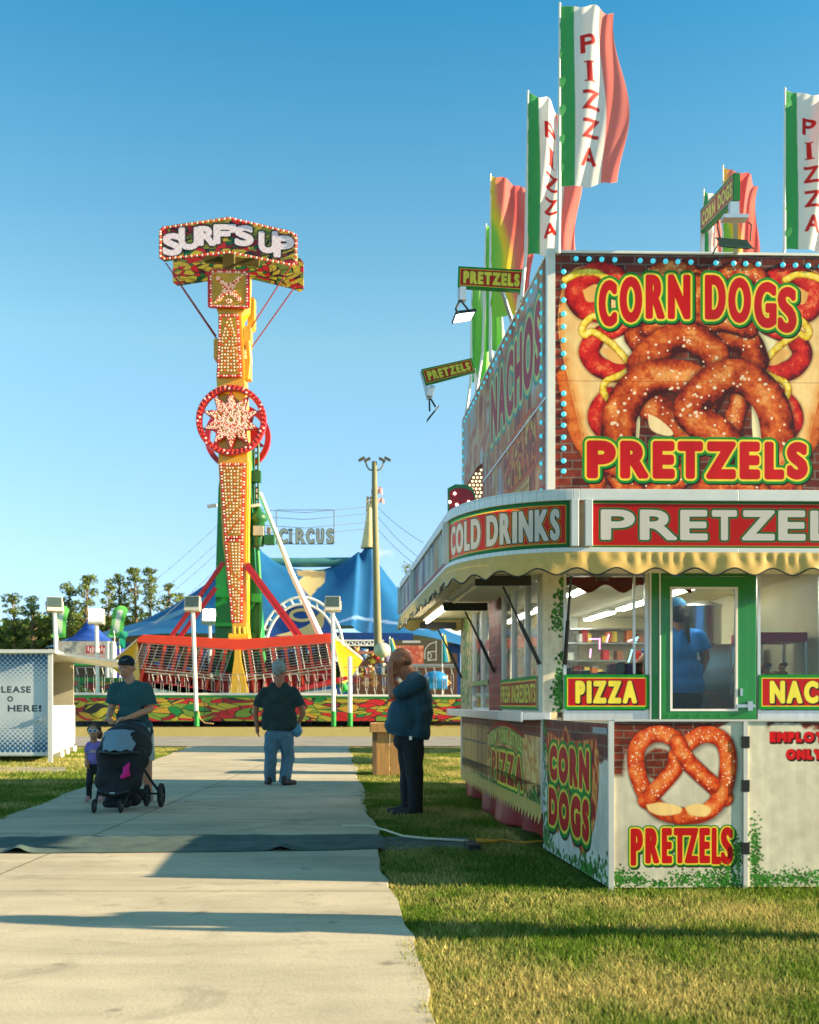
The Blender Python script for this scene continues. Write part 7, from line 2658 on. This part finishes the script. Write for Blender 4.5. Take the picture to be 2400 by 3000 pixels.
blob('seat', [('c', q(322, 2225, .0), q(400, 2225, .0), .14, .14), ('c', q(318, 2285, -.1), q(390, 2285, -.1), .13, .13), ('e', q(356, 2250, .05), (.19, .16, .25)), ('e', q(352, 2312, -.14), (.185, .12, .09)), ('c', q(318, 2210, -.02), q(330, 2290, -.08), .13, .13), ('c', q(402, 2210, -.02), q(388, 2290, -.08), .12, .12)], BK, st, .016, (), .01, 8)
blob('basket', [('c', q(318, 2345, .1), q(388, 2345, .1), .075, .075), ('c', q(318, 2335, .3), q(392, 2335, .3), .075, .075), ('c', q(318, 2352, -.08), q(380, 2352, -.08), .05, .05)], BK, st, .018)
m = MB()
m.tube([q(300, 2205, -.12), q(312, 2200, -.24), q(358, 2204, -.30), q(402, 2200, -.24), q(416, 2205, -.12)], .014, 8, 1)
m.tube([q(300, 2312, -.16), q(352, 2322, -.27), q(392, 2312, -.2)], .016, 8, 1)
m.box(q(350, 2317, -.285), (.055, .006, .018), None, 0)
m.build('bumper_bar', [M('badge_silver', lin(150, 160, 156), .4), M('bar_black', (.03, .03, .032), .4)], st)
m = MB()
for v_ in ((348, 2207), (378, 2208)):
    m.tube([q(v_[0], v_[1], .28), q(v_[0] + 2, v_[1] - 62, .3)], .012, 6)
m.tube([q(338, 2126, .45), q(366, 2134, .42), q(398, 2128, .45)], .03, 8)
m.build('parent_console', M('console_teal', lin(60, 100, 116), .8), st)
for x, y, d, r in ((298, 2362, -.28, .075), (374, 2360, -.28, .075), (398, 2345, .5, .125), (447, 2343, .42, .135)):
    c = q(x, y, d)
    c.z = .03 + r
    m = MB()
    ring = [c + Vector((0, r * .84 * math.cos(t), r * .84 * math.sin(t))) for t in np.linspace(0, 2 * math.pi, 25)]
    m.tube(ring, r * .17, 8, cap=False)
    wh = m.build('wheel', M('tyre_rubber', (.02, .02, .02), .85), st)
    m = MB()
    for t in range(6):
        a = t * math.pi / 3
        m.bar(c, c + Vector((0, r * .8 * math.cos(a), r * .8 * math.sin(a))), .012)
    m.tube([c - Vector((.025, 0, 0)), c + Vector((.025, 0, 0))], .022, 8)
    m.build('rim', M('rim_grey', lin(90, 90, 86), .5), wh)
m = MB()
m.tube([q(394, 2232, -.20), q(386, 2248, -.24), q(390, 2262, -.27), q(374, 2274, -.27)], [.012, .035, .045, .02], 10)
for v_ in range(len(m.v)):
    x, y, z = m.v[v_]
    m.v[v_] = (x + .012 * mnoise.noise(Vector((x * 30, y * 30, z * 30))), y, z)
tag(m.build('pink_cloth', M('hot_pink_cloth', lin(226, 30, 130), .8, var=.2, scale=20)), 'hot pink cloth hanging out of the stroller seat', 'cloth')

# --- someone just out of the picture on the right, whose shadow crosses the near path
o = dup(C_man, (2.85, 5.4, 0), 'person standing alone on the near grass at the right, casting the long front shadow', rad(70))
# ================================================================ FLAGS AND SIGNS ON THE TRAILER
def roof_flag(x, ytop, ybot, Y, wt, wb, drop, kind, label, base, lean=0., amp=.05, seed=1):
    """x pole column, wt/wb cloth width (photo px) at top and bottom, drop = how far the free top corner hangs, base = pole foot row"""
    b = Vector(P(x - lean, base, Y))
    t = thing('feather_flag', label, 'flag', tuple(b), 'tall flags on the trailer roof')
    h = ybot - ytop
    w0 = max(wt, wb)
    A = Art(0, 0, w0, h, 110, 260, WHT)
    if kind == 'pizza':
        gw, rw = w0 * .24, w0 * .30
        A.rect(0, 0, gw, h, lin(70, 166, 92))
        A.rect(w0 - rw, 0, w0, h, lin(236, 128, 118))
        n_ = 5
        for i, c in enumerate('PIZZA'):
            y = h * (.16 + .155 * i)
            A.text([(c, gw + (w0 - gw - rw) * (.40 if c == 'I' else .22), y, gw + (w0 - gw - rw) * (.60 if c == 'I' else .8), y + h * .105)], [(0, lin(196, 40, 36))], w0 * .012)
            for yy in (0, .105):
                if c in 'IA' or yy:
                    A.rect(gw + (w0 - gw - rw) * (.32 if c == 'I' else .2), y + h * yy - w0 * .012, gw + (w0 - gw - rw) * (.68 if c == 'I' else .36), y + h * yy + w0 * .012, lin(196, 40, 36), 1. if c == 'I' else .0)
    else:
        X, Yy = A.X / w0, A.Y / h
        k = X * .95 - (Yy - .5) * .55 + .08 * np.sin(Yy * 9)
        st_ = [(-.4, lin(120, 200, 70)), (.12, lin(150, 206, 80)), (.22, lin(236, 214, 60)), (.32, lin(236, 200, 70)), (.46, lin(236, 130, 110)), (.8, lin(226, 100, 96)), (1.3, lin(236, 140, 126))]
        if kind == 'lime':
            st_ = [(-.4, lin(70, 170, 70)), (.5, lin(130, 206, 90)), (.8, lin(226, 226, 210)), (1.3, lin(230, 230, 226))]
        A.c = np.stack([np.interp(k, [p_[0] for p_ in st_], [p_[1][j] for p_ in st_]) for j in range(3)], -1)
    s_ = Y / F
    def fn(u, v):
        f = 1 - v
        w = wt + (wb - wt) * f ** .7
        px = x - lean * f * .0 + w * u * (1 - .12 * np.sin(f * 6.5 + seed) * u)
        py = ytop + h * f + drop * u ** 1.3 * (1 - f) + 10 * np.sin(u * 5 + seed) * f * u
        d = amp * (np.sin(u * 7 + f * 3.2 + seed) * u + .5 * np.sin(u * 15 + f * 5 + seed * 2) * (u + .15)) + .012 * np.sin(f * 40 + u * 9) * np.exp(-u * 6)
        return np.array([(px - 1200) * s_, Y + d, EYE - (py - HY) * s_])
    A.mesh('cloth', fn, FLAGM, t)
    m = MB()
    m.tube([b, Vector(P(x - lean * .3, ybot, Y)), Vector(P(x, ytop - 4, Y))], [.018, .015, .008], 8)
    m.ball(P(x, ytop - 4, Y), .012, 6, 4)
    m.build('pole', M('white_pole_paint'), t)
roof_flag(1640, 15, 545, 8.62, 178, 186, 18, 'pizza', 'tallest PIZZA flag of green, white and red at the billboard corner', 742, 4, .05, 1)
roof_flag(1547, 272, 745, 9.7, 130, 150, 70, 'pizza', 'second PIZZA flag, half hidden behind the tallest flag\'s pole', 884, 20, .10, 2)
roof_flag(1437, 515, 928, 11.4, 120, 130, 40, 'mix', 'pink, yellow and green flag behind the upper PRETZELS blade sign', 1060, 0, .08, 3)
roof_flag(1424, 662, 1030, 12.6, 50, 60, 30, 'lime', 'narrow green flag left of the pink and yellow flag', 1160, 30, .08, 4)
roof_flag(1384, 800, 1120, 13.4, 70, 60, 30, 'lime', 'lowest green and white flag behind the lower PRETZELS blade sign', 1212, 18, .08, 5)
roof_flag(2300, 264, 730, 9.85, 150, 160, 30, 'pizza', 'green edged PIZZA flag at the right end of the trailer roof', 765, 6, .06, 6)
roof_flag(2118, 490, 900, 11.1, 118, 90, 50, 'mix', 'pink and yellow flag behind the CORN DOGS blade sign', 1000, 0, .08, 7)
roof_flag(2062, 560, 930, 12.2, 50, 60, 30, 'pizza', 'white PIZZA flag showing under the CORN DOGS blade sign', 1040, 0, .06, 8)

def blade(name_label, corners, txt, th=.05):
    """corners TL TR BR BL in space"""
    c = [Vector(p) for p in corners]
    t = thing('blade_sign', name_label, 'sign', tuple((c[2] + c[3]) / 2), 'small blade signs on the trailer roof')
    W_, H_ = (c[1] - c[0]).length, (c[3] - c[0]).length
    n = (c[1] - c[0]).cross(c[3] - c[0]).normalized()
    if n.dot(Vector((0, 0, EYE)) - c[0]) < 0:
        n = -n
    A = Art(0, 0, W_, H_, 240, 84, lin(24, 120, 44))
    e = H_ * .09
    A.rect(e, e, W_ - e, H_ - e, lin(214, 190, 60))
    A.rect(e * 1.3, e * 1.3, W_ - e * 1.3, H_ - e * 1.3, lin(186, 28, 22))
    A.line(txt, H_ * .26, H_ * .2, W_ - H_ * .22, H_ * .8, [(H_ * .03, lin(30, 90, 30)), (0, lin(226, 206, 70))], H_ * .045, gap=.08)
    def fn(u, v):
        return np.array([(c[0][i] * (1 - u) * v + c[1][i] * u * v + c[2][i] * u * (1 - v) + c[3][i] * (1 - u) * (1 - v)) + n[i] * .003 for i in range(3)])
    A.mesh('face', fn, PRINT, t)
    m = MB()
    m.prism(c, -n * th)
    m.build('board', M('sign_edge_green', lin(24, 120, 44), .5), t)
    return t
HEADM = M('lamp_black', (.02, .024, .022), .45)
t = blade('PRETZELS blade sign with a lit flood lamp hanging at its left end', [P(1343, 780, 10.2), P(1536, 791, 10.15), P(1536, 854, 10.15), P(1341, 841, 10.2)], 'PRETZELS')
m = MB()
m.bar(P(1346, 786, 10.23), P(1344, 886, 10.23), .02, .05)
m.box(P(1356, 862, 10.2), (.06, .07, .12))
m.build('mount', ALU, t)
m = MB()
m.tube([P(1348, 880, 10.2), P(1336, 905, 10.2), P(1342, 922, 10.15)], .012, 6)
m.tube([P(1350, 880, 10.2), P(1374, 910, 10.2)], .010, 6)
m.prism([P(1324, 949, 10.02), P(1381, 940, 10.02), P(1396, 910, 10.2), P(1336, 917, 10.2)], (0, .03, .03))
lh = m.build('lamp_head', HEADM, t)
m = MB()
m.prism([P(1329, 945, 10.01), P(1378, 937, 10.01), P(1390, 914, 10.17), P(1338, 920, 10.17)], (0, -.008, -.006))
m.build('lens', M('warm_lit_lens', (1, .97, .85), emit=2.2), lh)
m = MB()
m.bar(P(1528, 800, 10.22), Tp(.03, 1.35, 4.8), .03)
m.bar(P(1470, 850, 10.22), Tp(.03, 1.5, 4.8), .03)
m.build('bracket', ALU, t)
t = blade('PRETZELS blade sign tilted upward with an unlit lamp, further along the roof', [P(1234, 1082, 12.9), P(1382, 1049, 12.8), P(1393, 1089, 12.8), P(1248, 1128, 12.9)], 'PRETZELS')
m = MB()
m.bar(P(1236, 1088, 12.93), P(1256, 1170, 12.93), .02, .05)
m.box(P(1263, 1146, 12.9), (.07, .07, .13), Matrix.Rotation(rad(14), 3, 'Y'))
m.build('mount', ALU, t)
m = MB()
m.tube([P(1258, 1168, 12.9), P(1259, 1205, 12.9)], .012, 6)
m.tube([P(1262, 1168, 12.9), P(1276, 1192, 12.9)], .012, 6)
m.prism([P(1249, 1239, 12.85), P(1253, 1226, 12.85), P(1289, 1182, 12.95), P(1286, 1192, 12.95)], (0, .22, .05))
m.build('lamp_head', HEADM, t)
m = MB()
m.bar(P(1390, 1080, 12.85), Tp(.03, 3.9, 4.8), .03)
m.build('bracket', ALU, t)
t = blade('CORN DOGS blade sign on two posts above the billboard with a dark lamp', [P(2053, 615, 9.5), P(2150, 508, 8.45), P(2150, 586, 8.45), P(2053, 682, 9.5)], 'CORN DOGS')
m = MB()
m.bar(P(2155, 505, 8.47), P(2155, 745, 8.72), .035, .05)
m.box(P(2150, 620, 8.42), (.07, .06, .13))
m.box(P(2152, 640, 8.4), (.19, .1, .028))
m.build('mount', ALU, t)
m = MB()
m.bar(P(2058, 675, 9.5), P(2058, 790, 9.5), .03, .04)
m.build('rear_post', ALU, t)
m = MB()
m.tube([P(2102, 648, 8.38), P(2102, 668, 8.36), P(2112, 702, 8.3)], .006, 6)
m.tube([P(2194, 652, 8.38), P(2202, 660, 8.36), P(2198, 706, 8.3)], .006, 6)
m.tube([P(2110, 705, 8.3), P(2088, 744, 8.5)], .005, 6)
for k in range(16):
    a = 2104 + k * 5.6
    m.prism([P(a, 700 + k * .45, 8.22), P(a + 4.2, 700 + k * .45, 8.22), P(a + 8.6, 724 + k * .5, 8.12), P(a + 4.4, 724 + k * .5, 8.12)], (0, .02, .02))
m.prism([P(2098, 696, 8.28), P(2188, 704, 8.28), P(2212, 730, 8.12), P(2122, 722, 8.12)], (0, .04, .02))
m.build('lamp_head', M('lamp_dark_green', lin(20, 46, 36), .5), t)

# ================================================================ ON THE GROUND
# planter of upright boards behind the bald man
Y = 17.9
q = lambda x, y, d=0.: Vector(P(x, y, Y)) + Vector((0, d, 0))
WOOD = M('weathered_boards', lin(190, 142, 84), .85, var=.32, scale=5, stretch=(6, 6, .7))
WOODD = M('shaded_boards', lin(120, 96, 66), .9, var=.3, scale=5, stretch=(6, 6, .7))  # darker copy of the boards: the unlit side's shade put into the colour
pl = thing('wooden_planter', 'weathered wooden box of upright boards with a thick rim behind the bald man', 'planter', (q(1155, 2275).x, Y, 0))
for a, b in ((1104, 1142), (1143, 1172), (1173, 1205), (1206, 1228)):
    m = MB()
    z = q(0, 2132).z
    x0, x1 = q(a, 0).x, q(b, 0).x
    m.box(((x0 + x1) / 2, Y + .03 + RD.uniform(0, .008), z / 2), (x1 - x0 - .006, .04, z))
    m.build('board', WOOD, pl, bevel=.004)
x0, x1, z = q(1091, 0).x, q(1232, 0).x, q(0, 2132).z
m = MB()
for x in (x0 + .035, x1 - .035):
    for d in (.04, .64):
        m.box((x, Y + d, z / 2), (.07, .08, z))
for d in np.arange(.13, .6, .12):
    m.box((x0 + .03, Y + d, z / 2), (.04, .112, z - .02))
    m.box((x1 - .03, Y + d, z / 2), (.04, .112, z - .02))
m.build('side_panel', WOODD, pl, bevel=.004)
m = MB()
m.box(((x0 + x1) / 2, Y - .01, z + .0), (x1 - x0 + .06, .09, .15))
m.box((x0 - .0, Y + .35, z + .0), (.09, .62, .15))
m.box((x1 + .0, Y + .35, z + .0), (.09, .62, .15))
m.box(((x0 + x1) / 2, Y + .7, z + .0), (x1 - x0 + .06, .09, .15))
m.box(((x0 + x1) / 2, Y + .35, z - .02), (x1 - x0 - .1, .6, .02), None, 1)
m.build('rim', [WOOD, M('soil', (.03, .022, .015), .95)], pl, bevel=.006)

# rubber-backed mat laid over cables across the path
na, nb = 150, 16
V, Fc = [], []
for i in range(na):
    f = i / (na - 1)
    x = -4.6 + f * 5.10
    yc = 8.88 + .34 * f + .012 * math.sin(f * 9)
    wd = .50 - .14 * max(0, f - .72) / .28
    for j in range(nb):
        g_ = j / (nb - 1) - .5
        yy = yc + g_ * 2 * wd
        n = mnoise.noise(Vector((x * 1.6, yy * 3.5, 3))) * .5 + .5
        z = .042 + .018 * n + .035 * math.exp(-((g_ - .12) / .10) ** 2) + .022 * math.exp(-((g_ + .18) / .08) ** 2) + .012 * mnoise.noise(Vector((x * 5, yy * 9, 1)))
        if j in (0, nb - 1):
            z = .036 if x < .1 else .008
            yy += .025 * mnoise.noise(Vector((x * 2.3, j, 5)))
        if x > path_right(yy) + .05:
            z -= .026
            z = max(z, .012)
        # folds where the near edge has lifted
        for x_, a_ in ((-3.05, .05), (-1.02, .04), (.02, .02)):
            z += a_ * math.exp(-((x - x_) / .07) ** 2 - ((g_ + .46) / .10) ** 2)
        V.append((x, yy, z))
for i in range(na - 1):
    for j in range(nb - 1):
        Fc.append((i * nb + j, (i + 1) * nb + j, (i + 1) * nb + j + 1, i * nb + j + 1))
mat_ = quick('cable_mat', V, Fc, M('grey_green_mat', lin(70, 88, 82), .85, var=.35, scale=5, bump=.35), None, None, True)
tag(mat_, 'wrinkled grey-green mat laid across the path to cover cables', 'cable mat')
m = MB()
def gp(x, y, z): 
    p = G(x, y); return Vector((p[0], p[1], z))
m.tube([gp(1000, 2464, .13), gp(1080, 2463, .13), gp(1130, 2466, .10), gp(1180, 2473, .07), gp(1250, 2477, .06), gp(1330, 2478, .05), gp(1372, 2478, .04)], .010, 8)
tag(m.build('pale_cable', M('pale_cable', lin(206, 200, 170), .5)), 'pale power cable emerging over the right end of the mat', 'cable')
m = MB()
m.tube([gp(1395, 2480, .05), gp(1420, 2480, .045), gp(1448, 2479, .04), gp(1470, 2472, .035), gp(1520, 2476, .02), gp(1600, 2470, .02)], [.022, .020, .016, .010, .009, .009], 8)
tag(m.build('orange_cable', M('orange_cable', lin(226, 160, 50), .5)), 'yellow-orange cable plug lying on the shaded grass beyond the mat', 'cable')
m = MB()
m.box(gp(1383, 2492, .04), (.10, .30, .05), Matrix.Rotation(rad(6), 3, 'Z'))
tag(m.build('cable_ramp_end', M('rubber_black', (.02, .02, .02), .8), bevel=.01), 'black rubber end piece at the right end of the mat', 'cable cover')
